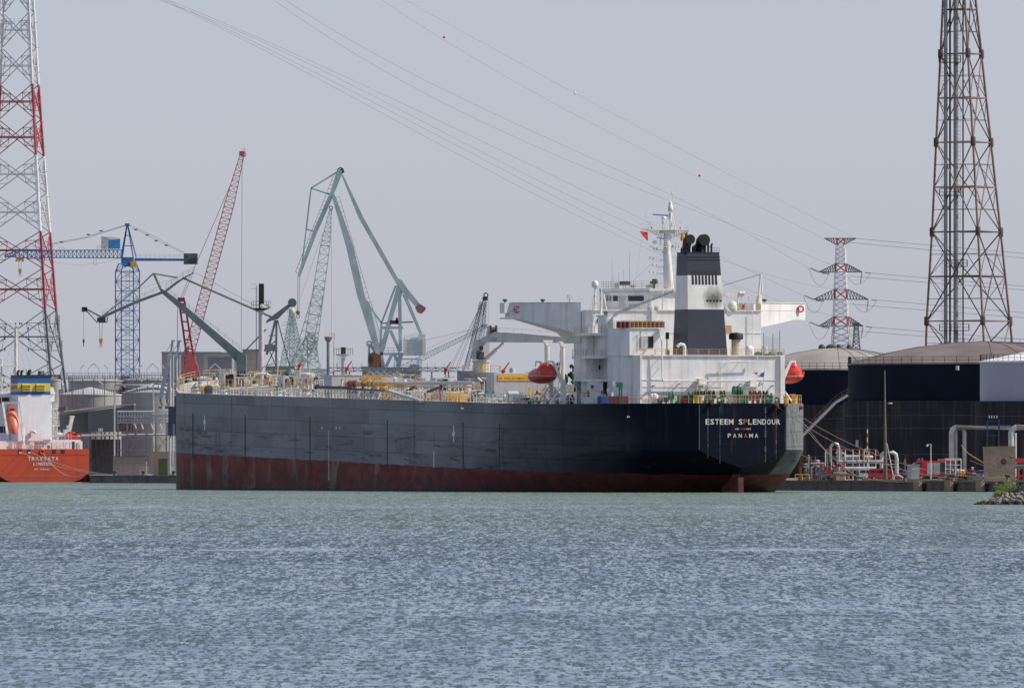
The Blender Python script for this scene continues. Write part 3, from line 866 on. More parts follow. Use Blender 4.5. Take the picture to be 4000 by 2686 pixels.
    g.bar((28, p_, zb_), (28, p_, ZS(1138, 28)), .2, 8); g.lathe([(.22, 0), (.25, .5), (0, .55)], (28, p_, ZS(1140, 28)), 8)
    g.bar((28, PT(2358, 28), ZS(1150, 28)), (28, PT(2372, 28), zb_), .16, 5)
    sc = g.build('stores_crane', CREAM, ship)
    g = MB(); a = Vector((28, PT(2380, 28), ZS(1236, 28))); b_ = Vector((22, PT(2632, 22), ZS(1137, 22)))
    g.beam(a, a.lerp(b_, .45), .38, .55); g.beam(a.lerp(b_, .45), b_, .26, .36)
    g.box(27.6, PT(2408, 27.8), zb_ - .3, 28.4, p_ + .7, zb_); g.build('boom', WHITE2, sc)
    g = MB()
    for y_ in (1139, 1143): g.bar((28, p_, ZS(y_, 28)), b_, .02, 3)
    g.bar(a.lerp(b_, .35), (28, PT(2372, 28), ZS(1155, 28)), .02, 3); g.build('wire', DARK, sc)
    g = MB(); q = a.lerp(b_, .35); g.lathe([(0, -.6), (.28, -.55), (.3, .5), (0, .55)], (q.x, q.y, q.z + .35), 10, 'y'); g.build('winch', CREAM, sc, 50)
    g = MB(); g.box(27.6, PT(2371, 28), ZS(1234, 28), 28.2, PT(2361, 28), ZS(1217, 28)); g.build('control_box', GREEN, sc)
    # right side davit
    g = MB(); u = 32.5
    def q_(px, py, u_=None): 
        uu_ = u if u_ is None else u_; p__ = PT(px, uu_); return Vector((uu_, p__, ZS(py, uu_)))
    g.tube([q_(2963, 1212), q_(2963, 1180), q_(2966, 1150)], [.5, .5, .36], 8); g.bar(q_(2964, 1150), q_(2971, 1072), .16, 6); g.bar(q_(2978, 1150), q_(2973, 1072), .12, 6); g.bar(q_(2944, 1115), q_(2976, 1117), .07)
    g.beam(q_(2828, 1151), q_(2976, 1152), .35, .35); g.beam(q_(2828, 1143), q_(2895, 1146), .2, .25)
    dv = g.build('starboard_stores_crane', CREAM, ship)
    g = MB(); g.bar(q_(2822, 1116), q_(2971, 1070), .025, 3); g.bar(q_(2830, 1111), q_(2971, 1068), .025, 3); g.build('wire', DARK, dv)
    g = MB(); c_ = q_(2897, 1144); g.lathe([(0, -.5), (.35, -.45), (.35, .45), (0, .5)], c_, 12, 'y'); g.build('winch', CREAM, dv, 50)
    g = MB(); g.bar(q_(2830, 1151), q_(2862, 1178), .06); g.bar(q_(2883, 1152), q_(2883, 1212), .12, 6); g.bar(q_(2893, 1152), q_(2910, 1212), .08, 6); g.bar(q_(2910, 1165), q_(2940, 1165), .06); g.bar(q_(2925, 1152), q_(2925, 1212), .07)
    g.tube([q_(2868, 1190), q_(2876, 1172), q_(2888, 1163)], .1, 6); g.build('davit_frame', WHITE2, dv)
    g = MB(); c_ = q_(2862, 1212); g.lathe([(.8, 0), (.85, .7), (.6, 1.3), (0, 1.65)], c_, 14); g.build('dome_cover', WHITE2, acc, 50)
    for i, px in enumerate((2839, 2867)):
        g = MB(); c_ = q_(px, 1208, 31.7); g.lathe([(0, -.1), (.4, 0), (.45, .25), (0, .3)], c_, 12, 'x'); g.build('flood_lamp', LGREY, acc, 50)
    for px, m_ in ((2883, YEL), (2904, RED)):
        g = MB(); g.box(31.9, PT(px + 4, 32), ZS(1206, 32), 32.3, PT(px - 4, 32), ZS(1188, 32)); g.build('safety_box', m_, acc)
    # flood lamps and frames behind upper casing on bridge deck
    for px in (2540, 2566):
        g = MB(); c_ = q_(px, 1204, 31.7); g.lathe([(0, -.1), (.38, 0), (.42, .25), (0, .3)], c_, 12, 'x'); g.build('flood_lamp', LGREY, acc, 50)
    g = MB(); g.bar(q_(2588, 1130, 33), q_(2590, 1212, 33), .1, 5); g.bar(q_(2597, 1160, 33), q_(2610, 1210, 33), .07, 5); g.bar(q_(2597, 1160, 33), q_(2584, 1212, 33), .07, 5)
    g.ladder(q_(2475, 1212, 33), q_(2475, 1285, 31.5), .5, .35, .03, (0, 1, 0)); g.build('antenna_frame', WHITE2, acc)
    # big exhaust ventilator right of the funnel
    g = MB(); p_ = PT(2875, 20); c_ = (20, p_, 0)
    g.m = 0; g.lathe([(.78, Zc), (.74, ZS(1326, 20))], c_, 18)
    g.m = 1; g.lathe([(.75, ZS(1326, 20)), (1.18, ZS(1324, 20)), (1.18, ZS(1308, 20)), (1.0, ZS(1300, 20)), (.3, ZS(1298, 20)), (0, ZS(1297, 20))], c_, 18)
    g.build('ventilator', [mat('rusty_cream', (.55, .47, .35), .6, nz=.3, streak=(.30, .14, .06), samt=.8), BLACK], ship, 40)
    g = MB(); p_ = PT(2666, 15.5); g.tube([(15.5, p_-.35, Zc), (15.5, p_-.35, ZS(1355, 15)), (15.5, p_-.2, ZS(1347, 15)), (15.5, p_+.3, ZS(1344, 15)), (15.5, p_+.7, ZS(1349, 15)), (15.5, p_+.85, ZS(1354, 15))], .27, 10); g.build('gooseneck_vent', WHITE2, ship, 50)
    g = MB(); g.box(22, PT(2616, 22), Zc, 23, PT(2601, 22), Zc + 1.0); g.build('deck_locker', LGREY, ship)
    g = MB(); p_ = PT(2605, 24); g.bar((24, p_, Zc), (24, p_, ZS(1300, 24)), .09); g.box(23.9, p_-.35, ZS(1324, 24), 24.6, p_+.35, ZS(1298, 24)); g.build('fan_box', DARK, ship)
    g = MB(); g.box(24.5, PT(2858, 24.5), ZS(1300, 24), 24.7, PT(2836, 24.5), ZS(1270, 24)); g.build('ply_board', mat('plywood', (.55, .34, .14), .7), ship)
    g = MB(); 
    for i in range(14):
        c_ = q_(2955 + random.random()*100, 1384 - random.random()*5, 19); g.lathe([(0, -.25), (.35, -.2), (.4, .1), (0, .35)], c_, 8)
    g.build('covered_gear', mat('green_tarpaulin', (.02, .12, .09), .6, nz=.4), ship, 40)
    g = MB(); g.cbox(q_(2987, 1372, 19), 1, 1.0, .7); g.lathe([(.5, 0), (.5, .5), (0, .55)], q_(2987, 1362, 19), 10); g.build('liferaft_box', WHITE2, ship)
    # net poles
    g = MB()
    for px, yt in ((3046, 1291), (3019, 1303), (2983, 1300)):
        u = U(px, -11.5 if px > 3000 else -8); p_ = PT(px, 18); g.bar((18, p_, Zc), (18, p_, ZS(yt, 18)), .05)
    po = g.build('net_pole', DARK, ship)
    g = MB()
    for i in range(11):
        a = q_(2983 + i*6.3, 1308 + 12*math.sin(i/10*3.1), 18); g.bar(a, q_(2983 + i*6.3, 1378, 18), .012, 3)
    for j in range(9):
        for i in range(10):
            g.bar(q_(2983+i*6.3, 1312+j*8+10*math.sin(i/10*3.1)*(1-j/9), 18), q_(2989.3+i*6.3, 1312+j*8+10*math.sin((i+1)/10*3.1)*(1-j/9), 18), .012, 3)
    g.build('net', DGREY, po)
    # name/notice boards on house side at deck
    for px0, px1, y0, y1, m_ in ((2392, 2410, 1515, 1526, YEL), (2380, 2389, 1520, 1531, YEL), (2267, 2275, 1512, 1539, RYEL)):
        g = MB(); u = 31.0; g.box(u, PT(px1, u), ZS(y1, u), u + .1, PT(px0, u), ZS(y0, u)); g.build('notice_board', m_, acc)
    g = MB()
    for k in range(5):
        g.box(13.93, PT(2486+0, 14), ZS(1522+k*4, 14), 13.97, PT(2483+k%2, 14), ZS(1520+k*4, 14))
    g.build('notice_print', DARK, cas)
build_house()

def build_funnel():
    Zb = ZS(1389, 16); zt = ZS(986, 18)
    lev = [(Zb, 0.0), (ZS(1208, 17), .0), (ZS(1075, 17), 0), (zt, 0)]
    # interpolated section: aft u, half width, forward u
    def sec(z):
        t = (z - Zb) / (zt - Zb)
        au = 16.0 + 2.2 * t; hw = 3.35 - .62 * t; fu = 23.4 - .4 * t; c = .0
        return [(au, -hw, z), (au, hw, z), (fu, hw + .02, z), (fu, -hw, z)]
    f = MB(); zs = [Zb, ZS(1208, 17), ZS(1075, 17), zt]
    for i in range(3):
        a, b = sec(zs[i]), sec(zs[i+1]); f.m = [0, 1, 0][i]
        f.add(a + b, [(0, 1, 5, 4), (1, 2, 6, 5), (2, 3, 7, 6), (3, 0, 4, 7)])
    f.m = 2; a = sec(zt - .25); f.add(a, [(0, 1, 2, 3)])
    fn = f.build('funnel', [NAVY, mat('funnel_white', (.72, .71, .66), .5, nz=.1, streak=(.30, .28, .27), samt=.25, sscale=.8), BLACK], ship)
    t = MB()
    for z_ in (zt, ZS(1015, 18), ZS(1003, 18)):
        a = sec(z_)
        for i in range(4): t.beam(a[i], a[(i+1) % 4], .12, .12)
    t.build('rim', NAVY, fn)
    # louvre slots
    for k in range(8):
        px = 2706 + k * 13.0
        t = MB(); z0, z1 = ZS(1112, 17.5), ZS(1057, 17.5)
        u0 = 16 + 2.2*(z0 - Zb)/(zt - Zb) - .03; u1 = 16 + 2.2*(z1 - Zb)/(zt - Zb) - .03
        pa = PT(px + 1.2, u0); pb = PT(px - 1.2, u1); w = .17
        t.extr([(u0, pa - w, z0+.1), (u0, pa-w*.5, z0), (u0, pa+w*.5, z0), (u0, pa + w, z0+.1), (u1, pb + w, z1-.1), (u1, pb+w*.5, z1), (u1, pb-w*.5, z1), (u1, pb - w, z1-.1)], (.05, 0, 0))
        t.build('exhaust_slot', BLACK, fn)
    for k in range(5):
        px = 2763 + k * 13.2; z_ = ZS(1174, 17); u_ = 16 + 2.2*(z_ - Zb)/(zt - Zb) - .04
        t = MB(); t.lathe([(.17, -.02), (.17, .03)], (u_, PT(px, u_), z_), 12, 'x'); t.build('exhaust_hole', BLACK, fn)
    # soot stain: a thin flaky film round the holes
    sm = bpy.data.materials.new('soot_stain'); sm.use_nodes = True
    n = sm.node_tree.nodes; l = sm.node_tree.links; b = n['Principled BSDF']; b.inputs['Base Color'].default_value = (.04, .035, .04, 1); b.inputs['Roughness'].default_value = .9
    tc = n.new('ShaderNodeTexCoord'); no = n.new('ShaderNodeTexNoise'); no.inputs['Scale'].default_value = 1; no.inputs['Detail'].default_value = 6
    mp = n.new('ShaderNodeMapping'); mp.inputs['Scale'].default_value = (1.5, 2.6, .8); l.new(tc.outputs['Object'], mp.inputs[0]); l.new(mp.outputs[0], no.inputs['Vector'])
    sx = n.new('ShaderNodeSeparateXYZ'); l.new(tc.outputs['Object'], sx.inputs[0])
    cp, cz = PT(2790, 17), ZS(1165, 17)
    def mth(op, a, bb):
        k = n.new('ShaderNodeMath'); k.operation = op
        for i, v in enumerate((a, bb)):
            if isinstance(v, (int, float)): k.inputs[i].default_value = v
            else: l.new(v, k.inputs[i])
        return k.outputs[0]
    dx = mth('DIVIDE', mth('SUBTRACT', sx.outputs[1], cp), 2.2); dz = mth('DIVIDE', mth('SUBTRACT', sx.outputs[2], cz), 2.0)
    d = mth('SQRT', mth('ADD', mth('MULTIPLY', dx, dx), mth('MULTIPLY', dz, dz)), 0)
    a = mth('SUBTRACT', mth('ADD', mth('SUBTRACT', 1.0, d), mth('MULTIPLY', no.outputs[0], 1.1)), .55)
    mr = n.new('ShaderNodeMapRange'); mr.inputs[1].default_value = 0; mr.inputs[2].default_value = .8; mr.inputs[4].default_value = .55
    l.new(a, mr.inputs[0]); l.new(mr.outputs[0], b.inputs['Alpha'])
    za, zb_ = ZS(1206, 17), ZS(1115, 17); t = MB()
    ua = 16 + 2.2*(za - Zb)/(zt - Zb) - .015; ub = 16 + 2.2*(zb_ - Zb)/(zt - Zb) - .015
    wa = 3.35 - .62*(za-Zb)/(zt-Zb) - .05; wb = 3.35 - .62*(zb_-Zb)/(zt-Zb) - .05
    t.add([(ua, .8, za), (ua, -wa, za), (ub, -wb, zb_), (ub, .8, zb_)], [(0, 1, 2, 3)]); t.build('soot_patch', sm, fn)
    # exhaust elbows facing aft
    for px, py, r_, bx in ((2697, 935, .78, 2684), (2752, 937, .92, 2736)):
        t = MB(); p1 = PT(px, 18.6); pb = PT(bx, 20.5); zc = ZS(py, 18.6)
        pts = [(20.6, pb, zt - .5), (20.6, pb + .1, zt + .7), (20.5, (pb*.6 + p1*.4), zc - .75), (20.1, (pb*.3+p1*.7), zc - .25), (19.4, p1, zc), (18.6, p1, zc)]
        t.tube(pts, [r_*.82, r_*.85, r_*.93, r_*.97, r_, r_], 18, cap=False)
        t.m = 0; t.lathe([(r_*1.03, 0), (r_*1.03, .12), (r_*.9, .12)], (18.55, p1, zc), 18, 'x')
        t.lathe([(r_*.86, .0), (r_*.86, .02)], (18.9, p1, zc), 18, 'x')
        t.build('exhaust_pipe', BLACK, fn, 45)
    for i, (px, hh) in enumerate(((2662, .5), (2672, .9), (2680, .7), (2690, 1.2), (2706, .8), (2713, .9), (2754, 1.0), (2779, 1.2), (2766, 1.6), (2741, .8))):
        t = MB(); p_ = PT(px, 19.3); t.tube([(19.3, p_, zt - .3), (19.3, p_, zt + hh), (18.9, p_, zt + hh + .25)], .17, 8); t.build('exhaust_stub', DARK, fn, 50)
    t = MB(); p_ = PT(2690, 20); a = sec(zt); t.rail([a[0], a[3]], .8, 1.2, .03, 2); t.bar((20, PT(2778, 20), zt+.3), (20, PT(2779, 20), ZS(963, 20)), .06); t.bar((20, PT(2765, 20), ZS(965, 20)), (20, PT(2782, 20), ZS(964, 20)), .08); t.build('top_rail', DARK, fn)
build_funnel()

def build_mast():
    u = 36.0; cx = PT(2610, u); zb = ZS(1128, u); zp = ZS(900, u)
    def q(px, py, du=0): return Vector((u + du, PT(px, u + du), ZS(py, u + du)))
    m = MB()
    m.tube([q(2612, 1127), q(2608, 1040), q(2606, 985), q(2607, 930), q(2608, 905)], [.82, .72, .62, .6, .65], 12)
    mm = m.build('radar_mast', WHITE, ship, 50)
    t = MB(); t.extr([q(2530, 897), q(2583, 925), q(2593, 935), q(2618, 935), q(2626, 925), q(2692, 899), q(2692, 895), q(2530, 893)], (.5, 0, 0))
    # truss look: thin brackets each side
    t2 = MB()
    t2.box(u - 1.2, PT(2694, u), ZS(899, u), u + 1.6, PT(2524, u), ZS(895, u))
    for a, b in (((2530, 898), (2592, 932)), ((2692, 899), (2622, 930))):
        t2.beam(q(*a, -.9), q(*b, -.3), .12, .12); t2.beam(q(*a, .9), q(*b, .3), .12, .12)
        for k in range(1, 7):
            s_ = k / 7; p1 = q(*a).lerp(q(*b), s_); p2 = Vector((u, p1.y, ZS(897, u))); t2.bar(p1, p2, .05)
            p3 = q(*a).lerp(q(*b), (k+1)/7); t2.bar(p3, p2, .045)
    t2.prism([(u-.5, PT(2583, u)), (u-.5, PT(2634, u)), (u+.6, PT(2634, u)), (u+.6, PT(2583, u))], ZS(912, u), ZS(898, u))
    t2.build('yard_platform', WHITE, mm)
    t2 = MB(); t2.rail([(u-1.1, PT(2524, u), zp+.1), (u-1.1, PT(2692, u), zp+.1)], 1.25, .9, .035, 3); t2.rail([(u+1.5, PT(2524, u), zp+.1), (u+1.5, PT(2692, u), zp+.1)], 1.25, 1.2, .03, 3); t2.build('guard_rail', WHITE2, mm)
    t = MB()
    t.tube([q(2619, 898), q(2619, 830)], [.33, .26], 8)
    for s_ in (-1, 1): t.bar(q(2619 + s_*20, 895, -.3), q(2619 + s_*5, 835), .1, 5); t.bar(q(2619 + s_*10, 895, -.5), q(2619, 840), .08, 5)
    t.lathe([(.30, 0), (.42, .1), (.42, .9), (.3, 1.0), (.28, 1.6), (.1, 1.7), (0, 1.75)], q(2619, 827), 12)
    t.lathe([(0, -.18), (.18, 0), (0, .2)], q(2619, 788), 8)
    t.bar(q(2628, 830), q(2627, 753), .06, 5); t.lathe([(0, -.25), (.09, -.2), (.09, .2), (0, .25)], q(2625, 752), 6)
    t.bar(q(2608, 842), q(2636, 842), .05); t.bar(q(2628, 770), q(2643, 893), .015, 3)
    t.build('top_mast', WHITE, mm, 50)
    t = MB(); t.bar(q(2592, 895), q(2592, 862), .2, 8, r2=.28); t.lathe([(.38, 0), (.42, .3), (.3, .5), (0, .5)], q(2593, 858), 10)
    t.m = 1; t.beam(q(2550, 838), q(2608, 842), .12, .22); t.build('radar_scanner', [WHITE2, mat('scanner_blue', (.05, .22, .5), .4)], mm)
    # lower radar bracket and light arms
    t = MB(); t.box(u-.8, PT(2600, u), ZS(966, u), u+.8, PT(2542, u), ZS(963, u)); t.rail([(u-.8, PT(2545, u), ZS(963, u)), (u-.8, PT(2600, u), ZS(963, u))], 1.1, .7, .03)
    t.lathe([(0, -.35), (.4, -.2), (.4, .2), (0, .35)], q(2558, 947), 12); t.beam(q(2565, 928), q(2592, 933), .12, .2); t.bar(q(2580, 960), q(2580, 930), .15)
    t.build('radar_bracket', WHITE2, mm, 50)
    for i, (y_, xl, xr) in enumerate(((975, 2553, 2640), (1012, 2540, 2645), (1040, 2552, 2645), (1066, 2540, 2645), (965, 2628, 2652), (990, 2590, 2650))):
        t = MB(); t.bar(q(xl, y_), q(2600, y_ + 3), .06, 5); t.bar(q(2612, y_ + 3), q(xr, y_), .06, 5); t.bar(q(xl, y_ + 7), q(2600, y_ + 9), .04, 4)
        t.lathe([(0, -.22), (.16, -.2), (.16, .2), (0, .22)], q(xl, y_ - 4), 8); t.lathe([(0, -.2), (.12, -.15), (.12, .15), (0, .2)], q(xl + 13, y_ - 4), 8); t.lathe([(0, -.2), (.12, -.15), (.12, .15), (0, .2)], q(xr, y_ - 4), 8)
        t.build('light_arm', WHITE2, mm)
    t = MB(); t.ladder(q(2622, 1125, -.9), q(2612, 940, -.7), .4, .4, .025, (0, 1, 0)); t.build('mast_ladder', WHITE2, mm)
    t = MB(); t.bar(q(2450, 1120), q(2590, 985), .015, 3); t.bar(q(2560, 1085), q(2588, 1000), .012, 3); t.bar(q(2480, 1110), q(2510, 900), .01, 3); t.build('stay_wire', DARK, mm)
    for px in (2546, 2657):
        t = MB(); t.bar(q(px, 895), q(px, 886), .1, 6); t.build('navigation_light', BLACK, mm)
    t = MB(); t.tube([q(2527, 896), q(2507, 894), q(2505, 876)], .03, 4); t.bar(q(2500, 873), q(2509, 876), .07); t.bar(q(2524, 895), q(2523, 830), .03); t.build('wind_vane', WHITE2, mm)
    # flags
    def flag(name, label, pts, cols, px0, py0, du=-1.0):
        root = thing(name, label, 'flag', SW(u + du, PT(px0, u + du), ZS(py0, u + du)), HD)
        o = (u + du, PT(px0, u+du), ZS(py0, u+du))
        g = MB(); ms = []
        for c_, poly in cols:
            g.m = len(ms); ms.append(c_)
            k_ = 6
            g.extr([Vector((u+du+.12*math.sin(i*2.1), PT(x_, u+du), ZS(y_, u+du))) - Vector(o) for i, (x_, y_) in enumerate(poly)], (.03, 0, 0))
        g.build('cloth', ms, root)
        r_ = MB(); r_.bar((0, 0, 0), (0.0, PT(px0, u+du) * 0, 1.0), .015, 3); r_.build('halyard', DARK, root)
    flag('pennant_flag', 'small red triangular flag hanging left of the radar mast', 'flag', [(BRED, [(2498, 903), (2531, 908), (2530, 940), (2526, 939), (2512, 922)])], 2531, 908)
    flag('courtesy_flag', 'black yellow and red flag hanging right of the radar mast', 'flag', [(BRED, [(2659, 915), (2667, 912), (2665, 941), (2658, 940)]), (YEL, [(2667, 912), (2679, 909), (2676, 941), (2665, 941)]), (BLACK, [(2679, 909), (2687, 905), (2683, 925), (2676, 930)])], 2687, 905)
build_mast()

def build_deck():
    dz = deck_z
    def q(px, py, p): 
        u = U(px, p); return Vector((u, p, ZS(py, u, p)))
    def at(px, p, h=0.0):
        u = U(px, p); return Vector((u, p, dz(u) + h))
    # port and stern railing, one run each
    g = MB(); us = [x for x in range(52, 212, 8)]
    g.rail([(u, half_b(u) - .25, dz(u)) for u in us if not 62 < u < 78], 1.35, 1.6, .055, 3)
    g.build('side_railing', CREAM, ship)
    g = MB(); us = [18, 25, 32, 40, 47, 55]
    for a, b in zip(us, us[1:]):
        A = V(a, half_b(a)-.2, dz(a)); B = V(b, half_b(b)-.2, dz(b)); g.rail([A, B], 1.5, 2.6, .07, 3)
    for u in range(18, 56, 3):
        A = V(u, half_b(u)-.2, dz(u)); g.bar(A + V(.1, 0, 1.4), A + V(-.4, -.6, 0), .07)
    g.build('side_railing', WHITE2, ship)
    g = MB(); us = [17, 11, 8, 4, .3]
    pts = [(u, half_b(u)-.25, dz(u)) for u in us] + [(.3, -7.2, dz(0))] + [(u, -half_b(u)+.25, dz(u)) for u in us[::-1][1:]]
    g.rail(pts, 1.35, 1.7, .05, 2); g.build('stern_railing', RYEL, ship)
    g = MB(); us = [211, 218, 224, 230, 236, 241, 245, 249, 252, 255, 257, 259, 259.8]
    g.rail([(u, half_b(u)-.2, dz(u) + max(0, u-226)*.075) for u in us], 1.5, 1.7, .05, 3); g.rail([(u, -half_b(u)+.2, dz(u) + max(0, u-226)*.075) for u in us], 1.5, 2.5, .05, 3)
    g.build('bow_railing', RYEL, ship)
    g = MB(); us2 = us[3:]
    top = []; 
    for s in (1, -1):
        for a, b in zip(us2, us2[1:]):
            za, zb = dz(a), dz(b); ea, eb = za + max(0, a-228)*.07, zb + max(0, b-228)*.07
            g.extr([(a, s*half_b(a), za), (b, s*half_b(b), zb), (b, s*half_b(b), eb), (a, s*half_b(a), ea)], (0, -s*.15, 0))
    g.build('bow_bulwark', LGREY, ship)
    # longitudinal cargo pipes
    for k, (p, h, r, m_) in enumerate(((5.5, 2.55, .36, GALV), (7.0, 1.85, .36, GALV), (10.5, 1.3, .26, PIPE), (-3.5, 2.4, .35, GALV), (13.5, .95, .22, PIPE), (17.0, .75, .28, PIPE), (20.2, .5, .2, PIPE), (15.2, .45, .25, PIPE))):
        g = MB(); 
        u0, u1 = (60, 226)
        g.bar((u0, p, dz(u0) + h), (u1, p, dz(u1) + h), r, 8)
        for u in range(u0 + 3, u1, 9):
            g.bar((u, p, dz(u)), (u, p, dz(u) + h - r), .12, 5); g.lathe([(r+.08, -.06), (r+.08, .06)], (u + 3, p, dz(u+3) + h), 8, 'x')
        g.build('cargo_pipe', m_, ship, 40)
    # expansion loops crossing the deck
    for px in (1130, 1450, 1610, 1725, 1890, 2010):
        g = MB(); a = at(px, 8); u = a.x; z = dz(u)
        g.tube([(u, -12, z + 1.6), (u, 4, z + 1.6), (u, 8, z + 1.6), (u, 19, z + .8)], .2, 6); g.build('cross_pipe', PIPE, ship)
    # white inverted-U hatch frames
    for px, w, hgt in ((897, 2.2, 3.5), (1130, 2.2, 3.3), (1729, 2.6, 3.6), (2077, 2.2, 3.6)):
        g = MB(); a = at(px, 11); u = a.x; z = dz(u); yy = 11
        o = [(u, yy - w/2, z), (u, yy - w/2, z+hgt), (u, yy + w/2, z+hgt), (u, yy + w/2, z), (u, yy + w/2-.3, z), (u, yy + w/2-.3, z+hgt-.35), (u, yy + w/2-.5, z+hgt-.2), (u, yy - w/2+.5, z+hgt-.2), (u, yy - w/2+.3, z+hgt-.35), (u, yy - w/2+.3, z)]
        g.extr(o, (2.8, 0, 0)); f = g.build('vent_housing', LGREY, ship)
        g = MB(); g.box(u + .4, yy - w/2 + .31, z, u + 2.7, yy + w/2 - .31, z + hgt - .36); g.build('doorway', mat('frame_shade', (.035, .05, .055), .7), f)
        g = MB(); g.rail([(u-.2, yy + w/2 + 1, z), (u-.2, yy - w/2 - 2.5, z)], 1.5, .9, .05, 2); g.build('guard_rail', RYEL, f)
    # valves, risers, sounding pipes, small stuff between the pipes (parts, at most 100)
    rnd = random.Random(5); cols = [WHITE2, LGREY, LGREY, DGREY, RYEL, YEL, GREEN, RED, CREAM, DARK]
    for i in range(96):
        g = MB(); px = rnd.choice([rnd.uniform(960, 1290), rnd.uniform(1560, 2160), rnd.uniform(1560, 2160), rnd.uniform(700, 2150)])
        p = rnd.choice([3.5, 6.3, 8.2, 9.4, 12, 14, 16, 18.5, 21]); a = at(px, p); h = rnd.uniform(1.2, 3.4) if p < 13 else rnd.uniform(.5, 1.3)
        g.bar(a, a + V(0, 0, h), rnd.uniform(.10, .22), 6)
        t = rnd.random()
        if t < .4: g.lathe([(0, 0), (.28, .02), (.28, .1), (0, .12)], a + V(0, 0, h), 10)
        elif t < .7: g.ring(a + V(0, 0, h + .2), .28, .05, 'x', 10, 4)
        else: g.tube([a + V(0, 0, h - .1), a + V(0, .15, h + .25), a + V(0, .55, h + .3), a + V(0, .75, h)], .14, 6)
        g.lathe([(.2, 0), (.3, .05), (.3, .25), (.2, .3)], a + V(0, 0, h*.4), 8)
        g.build('valve', rnd.choice(cols), ship)
    # low transverse stair steps, frames, small boxes
    for i in range(98):
        g = MB(); px = rnd.uniform(840, 2160); p = rnd.choice([rnd.uniform(2, 14), rnd.uniform(14, 21.5)]); a = at(px, p); w = rnd.uniform(.8, 2.6)
        g.rail([a + V(0, w, 0), a - V(0, w, 0)], rnd.uniform(1.5, 2.9) if p < 14 else rnd.uniform(.8, 1.5), .7, .06, 2); g.build('platform_frame', rnd.choice([RYEL, RYEL, WHITE2, LGREY, YEL]), ship)
    for i in range(98):
        g = MB(); px = rnd.choice([rnd.uniform(1560, 2180), rnd.uniform(850, 1290)]); p = rnd.uniform(-8, 10); a = at(px, p); h = rnd.uniform(1.8, 3.9)
        g.bar(a, a + V(0, 0, h), .12, 5); g.bar(a + V(0, -1, h), a + V(0, 1, h), .08, 4); g.build('pipe_support', rnd.choice([WHITE2, RYEL, RYEL, LGREY, DGREY, YEL]), ship)
    for i in range(98):
        g = MB(); px = rnd.uniform(700, 2190); p = rnd.uniform(17, 22.5) if rnd.random() < .6 else rnd.uniform(5, 15); a = at(px, p); L = rnd.uniform(1.5, 6); h = rnd.uniform(.25, .7) if p > 16 else rnd.uniform(.8, 2.2)
        g.tube([a, a + V(0, 0, h), a + V(L, 0, h), a + V(L, 0, 0)] if rnd.random() < .5 else [a, a + V(0, 0, h), a + V(0, -1.5, h), a + V(0, -1.5, 0)], rnd.uniform(.1, .24), 6); g.build('branch_pipe', rnd.choice([WHITE2, WHITE2, PIPE, CREAM, LGREY, WHITE2]), ship, 50)
    for nm, cnt in (('pipe_flange', 90), ('deck_fitting', 90), ('hose_connection', 70)):
        for i in range(cnt):
            g = MB(); px = rnd.uniform(830, 2190) if nm != 'hose_connection' else rnd.uniform(1580, 2180); p = rnd.choice([rnd.uniform(2, 12), rnd.uniform(12, 22.8)]); a = at(px, p)
            h = rnd.uniform(.2, 1.1) if p > 14 else rnd.uniform(.6, 3.0); w = rnd.uniform(.12, .5)
            if nm == 'pipe_flange': g.lathe([(w, -.15), (w, .15)], a + V(0, 0, h), 8, rnd.choice('xy')); g.bar(a, a + V(0, 0, h), .09, 4)
            elif nm == 'deck_fitting': g.cbox(a + V(0, 0, h/2), w*1.5, w, h)
            else: g.beam(a + V(0, 0, h), a + V(rnd.uniform(-1, 1), rnd.uniform(-1.5, 1.5), h + rnd.uniform(0, .8)), .16, .16); g.bar(a, a + V(0, 0, h), .08, 4)
            g.build(nm, rnd.choice([WHITE2, CREAM, DARK, DGREY, YEL, RYEL, RYEL, DRED, LGREY, DARK, GREEN]), ship)
    # tank hatches at the side (white cylinders with green lids)
    for px, p in ((762, 20), (1085, 20), (1365, 21), (1600-10, 21), (1195, 21), (1388, 20.5), (1898, 20.5), (1925, 20.5), (1868, 20.5), (852+20, 20.5), (1450, 21)):
        g = MB(); a = at(px, p); g.lathe([(.75, 0), (.75, .85), (.8, .9)], a, 12); h_ = g.build('tank_hatch', WHITE2, ship, 40)
        g = MB(); g.lathe([(.62, .9), (.6, 1.1), (0, 1.25)], a, 12); g.bar(a + V(0, .4, 1.1), a + V(0, -.2, 1.75), .12, 5); g.build('lid', GREEN, h_)
    # fairleads and rollers at the port edge
    for px, m_ in ((802, YEL), (806+8, DARK), (1757, YEL), (1768, YEL), (1790, YEL), (1805, YEL), (2490, GREEN), (2525, GREEN), (2546, YEL)):
        g = MB(); p = 22.8 if px < 2300 else half_b(U(px, 17)) - .8
        a = at(px, p); g.lathe([(.55, -.35), (.75, -.3), (.75, -.15), (.4, -.1), (.4, .25), (.7, .3), (.7, .4), (.4, .42)], a + V(0, 0, .8), 14, 'x'); g.box(a.x-.5, a.y-.6, a.z, a.x+.5, a.y+.6, a.z+.3); g.build('fairlead', m_, ship, 40)
    # winches with drums
    for px, py, r, L, m_ in ((921, 1514, 1.15, 3.0, DRED), (813+50, 1480, .8, 1.6, DARK), (900, 1455+8, .95, .5, LGREY), (935, 1462, .7, .5, DARK), (952, 1462, .7, .5, DARK), (1140, 1458, .75, .4, LGREY), (1120, 1462, .6, .4, DARK), (843, 1490, 1.2, .5, DGREY)):
        g = MB(); p = 9 if py > 1500 else 4; a = q(px, py, p); 
        g.lathe([(r, -L/2), (r, -L/2 + .12), (r*.55, -L/2+.15), (r*.55, L/2-.15), (r, L/2-.12), (r, L/2)], a, 18, 'y')
